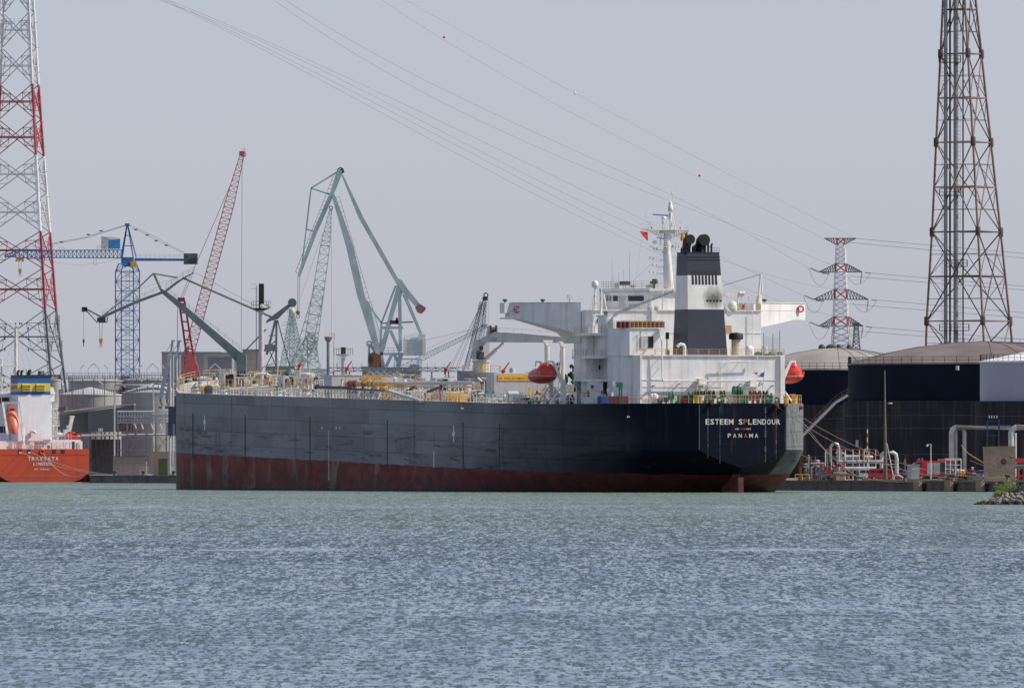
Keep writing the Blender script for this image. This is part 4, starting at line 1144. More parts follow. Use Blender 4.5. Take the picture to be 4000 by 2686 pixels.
        for s in (-1, 1): g.extr([(a.x-.5, a.y+s*(L/2+.05), dz(a.x)), (a.x+.5, a.y+s*(L/2+.05), dz(a.x)), (a.x+.2, a.y+s*(L/2+.05), a.z), (a.x-.2, a.y+s*(L/2+.05), a.z)], (0, .1, 0))
        w_ = g.build('mooring_winch', m_, ship, 40)
        if L > 2: g = MB(); g.lathe([(1.05, 0), (1.05, .05), (.3, .12), (0, .2)], a + V(0, -L/2 - .2, 0), 16, 'y'); g.lathe([(.5, -2.6), (.6, -2.5), (.6, -.4), (.5, -.3)], a + V(0, -L/2, -.1), 12, 'y'); g.build('gearbox', LGREY, w_, 40)
    # foremast
    g = MB(); u = 250; p_ = 0; a = Vector((U(1020, 0), 0, 0)); u = a.x; z0 = dz(u)
    g.tube([(u, 0, z0), (u, 0, ZS(1205, u))], .46, 14); fm = g.build('foremast', LGREY, ship, 50)
    g = MB(); g.lathe([(.46, ZS(1205, u)), (.44, ZS(1108, u)), (0, ZS(1107, u))], (u, 0, 0), 12); 
    for k in (-1, 1): g.bar((u-.4, k*.3, ZS(1205, u)), (u-.4, k*.3, ZS(1108, u)), .12, 5)
    g.lathe([(.7, ZS(1212, u)), (1.6, ZS(1204, u)), (1.6, ZS(1203, u)), (.7, ZS(1203, u))], (u, 0, 0), 14)
    g.rail([(u-1.3, 1.4, ZS(1203, u)), (u-1.3, -1.4, ZS(1203, u)), (u+1.3, -1.4, ZS(1203, u)), (u+1.3, 1.4, ZS(1203, u)), (u-1.3, 1.4, ZS(1203, u))], 1.2, 1.4, .04, 2); g.build('mast_head', BLACK, fm, 40)
    g = MB(); 
    for pp in (-1.1, .3): g.lathe([(0, -.1), (.38, 0), (.42, .2), (0, .3)], (u-1.6, pp, ZS(1196, u)), 12, 'x')
    g.build('search_light', LGREY, fm, 50)
    g = MB(); g.ladder((u-.2, .95, z0), (u-.2, .95, ZS(1115, u)), .4, .4, .035, (1, 0, 0)); 
    for y_ in (1110, 1128): g.bar((u, .9, ZS(y_, u)), (u, 2.0, ZS(y_, u)), .04)
    g.build('mast_ladder', DARK, fm)
    g = MB(); g.bar((u, .5, ZS(1440, u)), (u-2, -2.6, ZS(1412, u)), .12); g.bar((u-2, -2.6, ZS(1412, u)), (u-2, -2.2, dz(u)), .12); g.lathe([(0, -.1), (.4, 0), (0, .5)], (u-2, -2.6, ZS(1405, u)), 10); g.build('bow_davit', LGREY, ship)
    # cross saddles under the foremast
    for px in (1022, 1190):
        g = MB(); a = q(px, 1462, 3); g.tube([a + V(0, 1.6, -.7), a + V(0, 1.3, -.1), a + V(0, .8, .1), a + V(0, -.8, .1), a + V(0, -1.3, -.1), a + V(0, -1.6, -.7)], .26, 8); g.build('pipe_saddle', PIPE, ship, 50)
    # store house with pollution notice
    uh = U(1296, 20.3)
    pl, pr = PT(1296, uh), PT(1572, uh); zt = ZS(1466, uh, 14)
    g = MB(); g.prism([(uh, pr), (uh, pl), (uh + 3.2, pl + .35), (uh + 3.2, pr)], dz(uh), zt); st = g.build('deck_house', LGREY, ship)
    g = MB(); g.beam((uh-.03, pl, zt), (uh-.03, pr, zt), .1, .12); g.build('plate_edge', RYEL, st)
    g = MB(); g.box(uh-.06, PT(1367, uh), dz(uh), uh, PT(1342, uh), ZS(1489, uh)); dd = g.build('door', mat('door_grey2', (.36, .37, .38), .5), st)
    g = MB(); g.box(uh-.1, PT(1362, uh), ZS(1508, uh), uh-.06, PT(1348, uh), ZS(1504, uh)); g.build('sign_strip', RED, dd)
    g = MB(); a = Vector((uh-.6, PT(1331, uh), ZS(1492, uh))); g.tube([a + V(.6, 0, -.5), a + V(0, 0, -.5), a, a + V(-.2, 0, .3), a + V(-.2, 0, -.2)], .22, 8); g.build('gooseneck_vent', WHITE2, st, 50)
    g = MB(); a = Vector((uh-.6, PT(1538, uh), ZS(1482, uh))); g.lathe([(.25, -.8), (.3, 0), (.35, .2), (0, .5)], a, 10); g.build('mushroom_vent', WHITE2, st, 50)
    def banner(px0, px1, y0, y1, txt, uu, cy0, cy1, par, ink, pad=3):
        g = MB(); g.box(uu-.14, PT(px1, uu), ZS(y1, uu), uu-.08, PT(px0, uu), ZS(y0, uu)); b = g.build('notice_banner', YEL, par)
        pa, pb = PT(px0 + pad, uu), PT(px1 - pad, uu)
        letters('notice_text', txt, (uu-.17, pa, ZS(cy1, uu)), (0, -1, 0), (0, 0, 1), pa - pb, ZS(cy0, uu) - ZS(cy1, uu), ink, b, .8)
    banner(1411, 1491, 1470, 1482, 'PREVENT POLLUTION', uh, 1472.5, 1480, st, RED)
    # long catwalk truss above
    g = MB(); P_ = 3.0; ua, ub = U(1286, P_), U(1768, P_); k = 15
    def zc(u_, py): return ZS(py, u_, P_)
    for i in range(k):
        t0, t1 = i/k, (i+1)/k; a_, b_ = ua + (ub-ua)*t0, ua + (ub-ua)*t1
        for pp in (P_, P_ - 1.6):
            g.bar((a_, pp, zc(a_, 1435)), (b_, pp, zc(b_, 1435)), .09); g.bar((a_, pp, zc(a_, 1450)), (b_, pp, zc(b_, 1450)), .09)
            g.bar((a_, pp, zc(a_, 1450)), (a_, pp, zc(a_, 1435)), .08); 
            if i % 2: g.bar((a_, pp, zc(a_, 1450)), (b_, pp, zc(b_, 1435)), .06)
            else: g.bar((a_, pp, zc(a_, 1435)), (b_, pp, zc(b_, 1450)), .06)
    for i in range(0, k, 2):
        a_ = ua + (ub-ua)*i/k
        for dd_ in (0, .8): g.bar((a_ + dd_*6, P_, zc(a_, 1436)), (a_ + dd_*6, P_, zc(a_, 1419)), .045)
        g.bar((a_, P_-.8, dz(a_)), (a_, P_-.8, zc(a_, 1450)), .14, 5)
    g.build('catwalk', DGREY, ship)
    g = MB(); 
    for i in range(5):
        a_ = q(1455 + i*26, 1455, 3.2); g.tube([a_ + V(0, 1.0, -.4), a_ + V(0, .4, .2), a_ + V(0, -.4, -.5), a_ + V(0, -.9, -.5)], .16, 6)
    g.build('pipe_bend', PIPE, ship, 50)
    # manifold drums row (coloured flanges)
    pm = 19.6
    g = MB(); a, b = q(1368, 1498, pm), q(1850, 1497, pm); g.bar((a.x, pm, a.z), (b.x, pm, b.z + .1), .30, 10); g.bar((a.x-20, pm, a.z - .6), (b.x, pm, b.z - .6), .14, 6); g.bar((U(1440, 19), 19, ZS(1484, U(1440, 19), 19)), (U(1515, 19), 19, ZS(1484, U(1515, 19), 19)), .12, 6)
    mf = g.build('manifold_line', PIPE, ship, 50)
    for px, w, m_, r in ((1368, 5, YEL, .5), (1377, 4, RED, .62), (1402, 9, BLUE, .5), (1421, 9, YEL, .52), (1442, 9, RED, .52), (1477, 12, YEL, .55), (1462, 3, WHITE2, .5), (1494, 3, WHITE2, .5)):
        g = MB(); a = q(px, 1498, pm); du = w * .16; g.lathe([(r, -du*2), (r, -du*1.7), (r*.85, -du*1.6), (r*.85, du*1.6), (r, du*1.7), (r, du*2)], a, 12, 'x'); g.build('flange', m_, mf, 40)
    for px, m_ in ((1383, RED), (1417, DARK), (1392, WHITE2), (1440, WHITE2), (1455, LGREY), (1470, DARK), (1493, WHITE2)):
        g = MB(); a = q(px, 1500, pm); g.beam((a.x, pm, dz(a.x)), (a.x, pm, a.z - .4), .35, .35); g.build('manifold_support', m_, mf)
    # yellow platform near the manifold
    g = MB(); 
    for px in range(1512, 1582, 7):
        a = q(px, 1520, 20.2); g.bar((a.x, 20.2, dz(a.x)+.4), (a.x, 20.2, ZS(1490 + (px-1512)*.12, a.x, 20.2)), .06)
    for y_ in (1492, 1500, 1509): a, b = q(1512, y_, 20.2), q(1580, y_+7, 20.2); g.bar(a, b, .07)
    g.build('manifold_platform', YEL, ship)
    # spill drums, oil hose boom along the edge
    g = MB(); a, b = at(1238, 23, 1.75), at(1365, 23, 1.75); g.bar(a, b, .26, 8); a2, b2 = at(1365, 23, 1.55), at(1500, 23, 1.45); g.bar(a2, b2, .22, 8)
    g.lathe([(.45, -.3), (.45, .3)], a, 10, 'x'); g.lathe([(.45, -.3), (.45, .3)], b, 10, 'x'); g.build('hose_rail_bar', DARK, ship)
    for px in list(range(1241, 1360, 12)):
        g = MB(); a = at(px, 23); g.beam(a, a + V(0, 0, 1.6), .32, .32); g.build('rail_post', WHITE2, ship)
    for px in (1282, 1300, 1318):
        g = MB(); a = at(px, 22); g.lathe([(.8, -.2), (.8, .2), (.4, .25)], a + V(0, 0, .9), 12, 'x'); g.build('fender_roller', DARK, ship, 40)
    for px, m_, w in ((1505, YEL, .75), (1474, LGREY, .6)):
        g = MB(); a = at(px, 21); g.lathe([(w, 0), (w, 1.9), (w*.9, 2.0), (0, 2.0)], a, 14); g.build('save_all_tank', m_, ship, 40)
    g = MB(); a = at(1473, 21); g.cbox(a + V(0, 0, 1.9), 1.4, 1.0, .6); g.build('striped_box', mat('box_orange', (.6, .2, .03), .5), ship)
    # accommodation ladder (gangway) stowed along the side
    g = MB(); a, b = q(1520, 1526, 24.2), q(1650, 1567, 24.4); g.beam(a, b, .7, .35); gw = g.build('gangway', LGREY, ship)
    g = MB()
    for i in range(9): m0 = a.lerp(b, i/8); g.bar(m0 + V(0, .3, 0), m0 + V(0, .3, .95), .05)
    g.bar(a + V(0, .3, .95), b + V(0, .3, .95), .05); g.bar(a + V(0, .3, .5), b + V(0, .3, .5), .04); g.build('gangway_rail', CREAM, gw)
    g = MB(); g.beam(q(1600, 1521, 21), q(1620, 1510, 21), .35, .35); g.beam(q(1670, 1530, 20), q(1725, 1510, 20), .35, .35); g.build('gangway_davit', DARK, gw)
    # red fire stands
    for px, h in ((1706, 1.9), (1718, 2.1), (1690, 1.2), (1745, 1.6), (1845, 1.7), (1523, .9)):
        g = MB(); a = at(px, 21); g.ladder(a - V(0, .3, 0), a + V(0, -.1, h), .6, .3, .07, (0, 1, 0)); g.build('fire_stand', RED, ship)
    # foam monitors on posts
    for px, py, s in ((1105+65, 1425, .8), (1355, 1437, 1), (1742, 1440, 1), (1966, 1447, 1.2)):
        g = MB(); a = q(px, py, 5); g.bar((a.x, 5, dz(a.x)), a, .16, 6); mo = g.build('monitor_post', LGREY, ship)
        g = MB(); g.bar(a + V(0, .25, -.9), a + V(0, -.1, .2), .16, 6); g.bar(a, a + V(0, -.9*s, 1.2*s), .14, 6, r2=.1); g.lathe([(0, -.3), (.35, -.2), (.35, .2), (0, .3)], a + V(0, 0, -.1), 10); g.build('foam_monitor', RED, mo, 50)
    # vent mast and light mast
    g = MB(); u = U(1282, 3); z = ZS(1465, u, 3); g.bar((u, 3, dz(u)), (u, 3, ZS(1332, u, 3)), .28, 10); g.lathe([(.3, 0), (.7, .5), (.7, .9), (.2, .9)], (u, 3, ZS(1335, u, 3)), 12); vm = g.build('vent_mast', DGREY, ship, 50)
    g = MB(); g.rail([(u-.8, 3.9, ZS(1325, u, 3)), (u-.8, 2.1, ZS(1325, u, 3)), (u+.8, 2.1, ZS(1325, u, 3))], 1.1, .9, .04, 2); g.ladder((u-.1, 2.0, z), (u-.1, 2.0, ZS(1330, u, 3)), .35, .4, .035, (1, 0, 0)); g.build('mast_ladder', RYEL, vm)
    g = MB(); u = U(1341, 2); g.bar((u, 2, dz(u)), (u, 2, ZS(1395, u, 2)), .35, 10); g.lathe([(.3, 0), (1.4, .35), (1.4, .45), (0, .45)], (u, 2, ZS(1393, u, 2)), 12)
    lm = g.build('light_mast', LGREY, ship, 50)
    g = MB(); zz = ZS(1387, u, 2); g.rail([(u-1.3, 3.3, zz), (u-1.3, .7, zz), (u+1.3, .7, zz), (u+1.3, 3.3, zz), (u-1.3, 3.3, zz)], 1.15, 1.3, .045, 1); g.box(u-.35, 1.65, zz, u+.35, 2.35, zz+1.2); g.bar((u, 2, zz+1.2), (u, 2, zz+1.4), .45, 6); g.build('lamp_head', BLACK, lm)
    g = MB(); g.ladder((u-.2, 2.9, dz(u)), (u-.2, 2.9, zz), .5, .4, .04, (0, 1, 0)); g.build('mast_ladder', LGREY, lm)
    # hose handling crane
    P0 = 0; u = U(1881, P0); 
    def z_(py): return ZS(py, u, 0)
    g = MB(); g.lathe([(1.3, dz(u)), (1.35, z_(1470)), (2.4, z_(1456)), (3.6, z_(1455)), (3.6, z_(1454)), (1.42, z_(1454)), (1.42, z_(1417)), (1.6, z_(1415)), (1.62, z_(1409)), (1.4, z_(1407))], (u, P0, 0), 20)
    cr = g.build('hose_crane', LGREY, ship, 40)
    g = MB(); a = PT(1881, u-1.45); g.box(u-1.47, PT(1899, u-1.4), z_(1448), u-1.2, PT(1884, u-1.4), z_(1420)); g.build('yellow_mark', YEL, cr)
    g = MB(); zz = z_(1454); g.rail([(u-3.4*math.cos(t*.7854), 3.4*math.sin(t*.7854), zz) for t in range(9)], 1.15, 2, .045, 2); g.build('guard_rail', RYEL, cr)
    g = MB(); pz = [(1852, 1405), (1852, 1340), (1862, 1325), (1905, 1318), (1906, 1405)]
    g.extr([Vector((u - .9, PT(x, u), ZS(y, u))) for x, y in pz], (1.8, 0, 0)); g.build('crane_house', LGREY, cr)
    g = MB(); g.rail([(u-1.5, PT(1837, u), z_(1402)), (u-1.5, PT(1852, u), z_(1402))], 1.6, .5, .04, 3); g.lathe([(.9, 0), (.9, .15)], (u-1, PT(1872, u), z_(1400)), 10)
    g.cbox((u-1, PT(1868, u), z_(1385)), .6, 1.2, 1.0); g.cbox((u-1, PT(1872, u), z_(1360)), .6, .5, .7); g.build('crane_machinery', DARK, cr)
    tipu, tipp = 112.0, -9.2
    base = Vector((u, PT(1868, u), 0)); tip = Vector((tipu, tipp, 0)); d = (tip - base).normalized(); nn = Vector((-d.y, d.x, 0)) * .55
    def bp(px, py):
        # point on the boom's vertical plane at column px
        lo, hi = 0.0, 45.0
        for _ in range(40):
            m_ = (lo + hi) / 2; w_ = base + d * m_; X = SW(w_.x, w_.y); cx = 2000 + X.x / X.y * F
            if cx < px: lo = m_
            else: hi = m_
        w_ = base + d * lo; return Vector((w_.x, w_.y, ZS(py, w_.x, w_.y)))
    bm = [(1868, 1330), (1880, 1325), (1937, 1296), (2045, 1302), (2255, 1320), (2255, 1338), (1960, 1337), (1868, 1336)]
    g = MB(); g.extr([bp(x, y) - nn for x, y in bm], nn * 2); bo = g.build('boom', LGREY, cr)
    g = MB(); pts = [bp(x, y) - nn for x, y in ((1940, 1294), (2045, 1300), (2240, 1317))]
    for A, B in zip(pts, pts[1:]): g.bar(A + V(0,0,.7), B + V(0,0,.6), .02, 3)
    for i in range(9):
        s = bp(1950 + i*32, 1296 + i*2.6) - nn; s2 = bp(1966 + i*32, 1297 + i*2.6) - nn; g.bar(s, s + V(0,0,.7), .035); g.bar(s2, s2 + V(0,0,.7), .035); g.bar(s + V(0,0,.7), s2 + V(0,0,.7), .035)
    g.build('boom_rail', CREAM, bo)
    g = MB(); c = bp(1927, 1287); g.lathe([(.75, -.55), (.75, -.45), (.45, -.4), (.45, .4), (.75, .45), (.75, .55)], c, 16, 'y'); g.build('winch', DARK, bo, 40)
    g = MB(); c = bp(1914, 1287); g.lathe([(.68, -.3), (.68, .3)], c, 14, 'y'); g.cbox(c - V(0,0,.8), 1, 1, .9); g.rail([bp(1880, 1312), bp(1915, 1312)], 1.4, .7, .04, 2); g.build('winch_motor', LGREY, bo, 40)
    g = MB(); A, B = bp(1897, 1402), bp(1965, 1340); g.bar(A, A.lerp(B, .62), .32, 8); g.bar(A.lerp(B, .62), B, .2, 8); g.build('luffing_cylinder', LGREY, cr)
    pa = PT(1926, u) ; s0 = bp(1926, 1322) - nn * 1.05
    letters('load_mark', 'SWL 20T', bp(1926, 1323) - nn * 1.06, d, (0, 0, 1), 1.35, .2, DARK, bo, .8)
    letters('load_mark', 'R 4-21M', bp(1926, 1330) - nn * 1.06, d, (0, 0, 1), 1.35, .2, DARK, bo, .8)
    # crane rests
    for px, py, w in ((2139, 1340, .3), (2200, 1345, .26)):
        g = MB(); uu = 66; pp = PT(px, uu); g.bar((uu, pp, dz(uu)), (uu, pp, ZS(py, uu, pp)), w, 8); g.extr([(uu-.3, pp-.9, ZS(py, uu, pp)+.5), (uu-.3, pp+.9, ZS(py, uu, pp)+.5), (uu-.3, pp+.3, ZS(py, uu, pp)-.4), (uu-.3, pp-.3, ZS(py, uu, pp)-.4)], (.6, 0, 0))
        p2 = PT(px - 10, uu); g.bar((uu, p2, dz(uu)), (uu, p2, ZS(py, uu, pp)), .1, 5); g.bar((uu, p2, ZS(1385, uu)), (uu, pp, ZS(1385, uu)), .06)
        if px == 2200: g.bar((uu, PT(2180, uu), dz(uu)), (uu, PT(2195, uu), ZS(1345, uu)), .16, 6); g.ladder((uu, PT(2184, uu), ZS(1440, uu)), (uu, PT(2196, uu), ZS(1350, uu)), .45, .4, .04, (0, 1, 0))
        g.build('boom_rest', CREAM, ship, 40)
    # rear yellow banner on a low house
    uh2 = 70; g = MB(); g.box(uh2, PT(2180, uh2), dz(uh2), uh2 + 4, PT(1930, uh2), ZS(1459, uh2)); h2 = g.build('deck_house', LGREY, ship)
    g = MB(); g.box(uh2-.1, PT(2130, uh2), ZS(1487, uh2), uh2-.02, PT(1945, uh2), ZS(1463, uh2)); b_ = g.build('notice_banner', YEL, h2)
    pa, pb = PT(1948, uh2), PT(2085, uh2)
    letters('notice_text', 'ALL SPILL EQUIPMENTS LOCKER', (uh2-.13, pa, ZS(1481, uh2)), (0, -1, 0), (0, 0, 1), pa - pb, ZS(1474, uh2) - ZS(1481, uh2), RED, b_, .8)
    g = MB(); c = q(2001, 1450, -4); g.lathe([(.5, 0), (.5, .8), (.4, .85), (0, .85)], (c.x, -4, ZS(1455, c.x, -4)), 12); g.build('vent_drum', LGREY, h2, 40)
    # blue-white tanks and green lockers before the lifeboat
    for px, py in ((1986, 1552), (2002, 1540)):
        g = MB(); a = q(px, py, 20.5); g.lathe([(.3, -1.0), (.55, -.85), (.58, 0), (.55, .85), (.3, 1.0)], a, 14, 'y'); g.build('gas_tank', mat('pale_blue_tank', (.45, .55, .62), .4), ship, 50)
    for x0, x1, y0 in ((2004, 2020, 1552), (2038, 2052, 1552), (2062, 2084, 1562), (2086, 2106, 1562)):
        p = 21.8; u0_ = U(x0, p); u1_ = U(x1, p); g = MB(); z = dz(60); 
        g.box(u1_, p-1.0, z, u0_ , p, ZS(y0, u0_, p)); g.build('deck_locker', GREEN, ship)
    g = MB()
    for px in (2017, 2027, 2034): a = at(px, 22.5); g.ladder(a, a + V(0, 0, 1.6), .5, .4, .06, (1, 0, 0))
    g.build('boarding_gate', WHITE2, ship)
    # spare gear by the house: drums and lockers, port side passage
    rnd = random.Random(11)
    items = [(2347, BLUE), (2362, BLUE), (2376, BLUE), (2393, DRED), (2408, DRED), (2424, DRED), (2440, DRED), (2219, DARK), (2230, DARK)]
    for px, m_ in items:
        p = 17.6; g = MB(); a = at(px, p)
        g.box(a.x-.4, p-.5, a.z, a.x+.4, p+.5, a.z + 1.15); g.build('storage_bin', m_, ship)
    for px in (2257, 2420):
        g = MB(); a = at(px, 19.0 if px > 2300 else 20.5); z1 = ZS(1510 if px > 2300 else 1505, a.x, a.y); g.bar(a, (a.x, a.y, z1), .12, 6); g.bar(a + V(0,-.35,0), (a.x, a.y-.35, z1), .1, 6); g.box(a.x-.3, a.y-.45, z1-.1, a.x+.3, a.y+.45, z1+.7); g.build('cable_reel_post', GREEN, ship)
    for i in range(30):
        g = MB(); px = rnd.uniform(2215, 2400); p = 16.3; a = at(px, p); z = rnd.uniform(.2, 3.2); w = rnd.uniform(.1, .35)
        g.cbox((a.x, p + .2, a.z + z), w*1.6, .3, rnd.uniform(.3, 1.1)); g.build('wall_fitting', rnd.choice([RED, DARK, LGREY, WHITE2, YEL, BLUE, WHITE2]), ship)
    # mooring gear on the poop deck
    def drum(px, py, r, L, m_, u, ax='x', nm='mooring_winch'):
        g = MB(); p = PT(px, u); c = Vector((u, p, ZS(py, u))); 
        g.lathe([(r, -L/2), (r, -L/2+.1), (r*.45, -L/2+.12), (r*.45, L/2-.12), (r, L/2-.1), (r, L/2)], c, 18, ax)
        g.beam((u, p-.1, z0), (u, p-.1, c.z - r*.3), .35, .5); g.build(nm, m_, ship, 40)
    z0 = 14.2
    DK = mat('greasy_dark_gear', (.06, .045, .035), .6, nz=.5, ns=3, streak=(.16, .08, .04), samt=.5, sscale=2)
    LG = mat('faded_green_gear', (.10, .26, .20), .55, nz=.35, ns=2)
    drum(2868, 1529, .92, .25, GREEN, 9, 'y'); drum(2881, 1529, .92, .25, GREEN, 9, 'y'); drum(2893, 1530, .9, .3, LG, 9, 'y')
    for px in (2722, 2765, 2782, 2822, 2733, 2748): drum(px, 1538, .62, .6, DK if px % 2 == 0 else GREEN, 9, 'y')
    for px in (2938, 2958, 2976, 2990): drum(px, 1538, .55, .7, DK, 9, 'y')
    drum(3005, 1543, .42, .8, GREEN, 7.5, 'y'); drum(2700, 1540, .5, .9, GREEN, 10, 'y'); drum(2622, 1545, .7, .6, LG, 12, 'y')
    for px in (2766, 2811, 2990, 3035):
        g = MB(); u = .9; p = PT(px, u); c = (u, p, ZS(1561, u)); g.ring(c, .36, .17, 'x', 16, 8); g.box(u-.1, p-.5, z0, u+.2, p+.5, c[2]-.3); g.build('chock_ring', GREEN, ship, 60)
    for px, m_ in ((2721, YEL), (2740, CREAM), (3071, YEL), (3104, YEL)):
        g = MB(); u = 1.5 if px < 3000 else 5; p = PT(px, u); g.lathe([(.4, 0), (.4, .9), (.5, 1.0), (.5, 1.15), (0, 1.2)], (u, p, z0), 12); g.build('bollard', m_, ship, 40)
    for px in (2896, 2915, 2695, 2688, 3013, 2654, 2663, 2671):
        g = MB(); u = 2.2 if px > 2700 else 13; p = PT(px, u); g.lathe([(.38, 0), (.38, 1.25), (.42, 1.3), (0, 1.35)], (u, p, z0), 12); g.build('bitts', LG if px != 2915 else GREEN, ship, 40)
    g = MB(); u = 2.2; g.box(u, PT(2968, u), ZS(1563, u), u+1, PT(2934, u), ZS(1534, u)); 
    for s in (2936, 2966): g.beam((u, PT(s, u), z0), (u, PT(s, u), ZS(1563, u)), .12, .12)
    g.build('hose_box', DRED, ship)
    g = MB(); g.rail([(1.5, PT(2710, 1.5), z0+.55), (1.5, PT(2825, 1.5), z0+.6)], 1.4, .95, .045, 2); g.rail([(1.7, PT(2845, 1.7), z0), (1.7, PT(2935, 1.7), z0)], 1.2, .9, .04, 3); g.build('guard_rail', RYEL, ship)
    for px0, px1, y0, y1, m_, u in ((2836, 2862, 1542, 1552, LG, 6), (2576, 2598, 1548, 1568, DGREY, 13), (2655, 2672, 1549, 1560, DRED, 14), (3096, 3108, 1536, 1548, RED, 10), (2600, 2612, 1552, 1570, GREEN, 12), (2618, 2640, 1550, 1554, YEL, 12.2), (2884, 2930, 1552, 1560, DK, 5), (2770, 2800, 1545, 1556, DK, 7), (2670, 2684, 1552, 1572, RED, 12)):
        g = MB(); g.box(u, PT(px1, u), ZS(y1, u), u+1, PT(px0, u), ZS(y0, u)); g.bar((u+.5, (PT(px0, u)+PT(px1, u))/2, z0), (u+.5, (PT(px0, u)+PT(px1, u))/2, ZS(y1, u)+.01), .15); g.build('deck_gear', m_, ship)
    g = MB(); rnd2 = random.Random(3)
    for i in range(7):
        u = 12.5; c = (u + rnd2.uniform(-.3, .3), PT(2545 + i*3.2, u), ZS(1550 - rnd2.random()*5, u)); g.lathe([(0, -.45), (.4, -.3), (.45, 0), (.3, .3), (0, .4)], c, 8)
    tag(g.build('rope_heap', WHITE2, ship, 50))
    g = MB(); u = 13.5
    g.ladder((u, PT(2508, u), ZS(1537, u)), (u, PT(2615, u), ZS(1535, u)), .3, .5, .04, (0, 0, 1)); g.build('stowed_ladder', DARK, ship)
    # anchor light / ensign staff
    g = MB(); u = .6; a = (u, PT(2972, u), z0); b = (u, PT(2989, u), ZS(1437, u)); g.bar(a, b, .07, 6, r2=.05); es = g.build('ensign_staff', CREAM, ship)
    root = thing('ensign_flag', 'red white and blue flag drooping from the staff at the stern rail', 'flag', SW(*b[:2], b[2]), HD)
    g = MB(); cc = [(0, [(2985, 1452), (2972, 1457), (2969, 1466), (2970, 1472), (2984, 1473)]), (1, [(2972, 1457), (2960, 1453), (2958, 1464), (2955, 1473), (2970, 1472)]), (2, [(2960, 1453), (2944, 1453), (2948, 1462), (2956, 1464)])]
    ms = [mat('flag_blue', (.04, .10, .35), .7), mat('flag_white', (.6, .6, .62), .7), BRED]
    for i, poly in cc:
        g.m = i; g.extr([Vector((u + .15*math.sin(k*1.9), PT(x, u), ZS(y, u))) - Vector(b) for k, (x, y) in enumerate(poly)], (.04, 0, 0))
    g.build('cloth', ms, root)
    # oil drums on top of the casing (each a thing)
    zt = ZS(1281, 17.3, 10); proto = None
    for row, (uu, n, x0, x1) in enumerate(((18.4, 11, 2420, 2587), (19.6, 10, 2418, 2580))):
        for i in range(n):
            px = x0 + (x1 - x0) * i / (n - 1); w_ = SW(uu, PT(px, uu), zt + .01)
            lab = 'dark red oil drum standing in the caged rows on the tanker casing roof'
            if proto is None:
                proto = thing('oil_drum', lab, 'drum', w_, 0, 'dark red drums on the casing roof')
                g = MB(); g.lathe([(.38, 0), (.38, .33), (.40, .35), (.38, .37), (.38, .66), (.40, .68), (.38, .70), (.38, 1.02)], n=14); g.build('body', DRED, proto, 40)
                g = MB(); g.lathe([(.35, 1.02), (.35, 1.04), (0, 1.04)], n=14); g.build('lid', DARK, proto)
                o = proto
            else: o = dup(proto, w_, 0, lab)
build_deck()

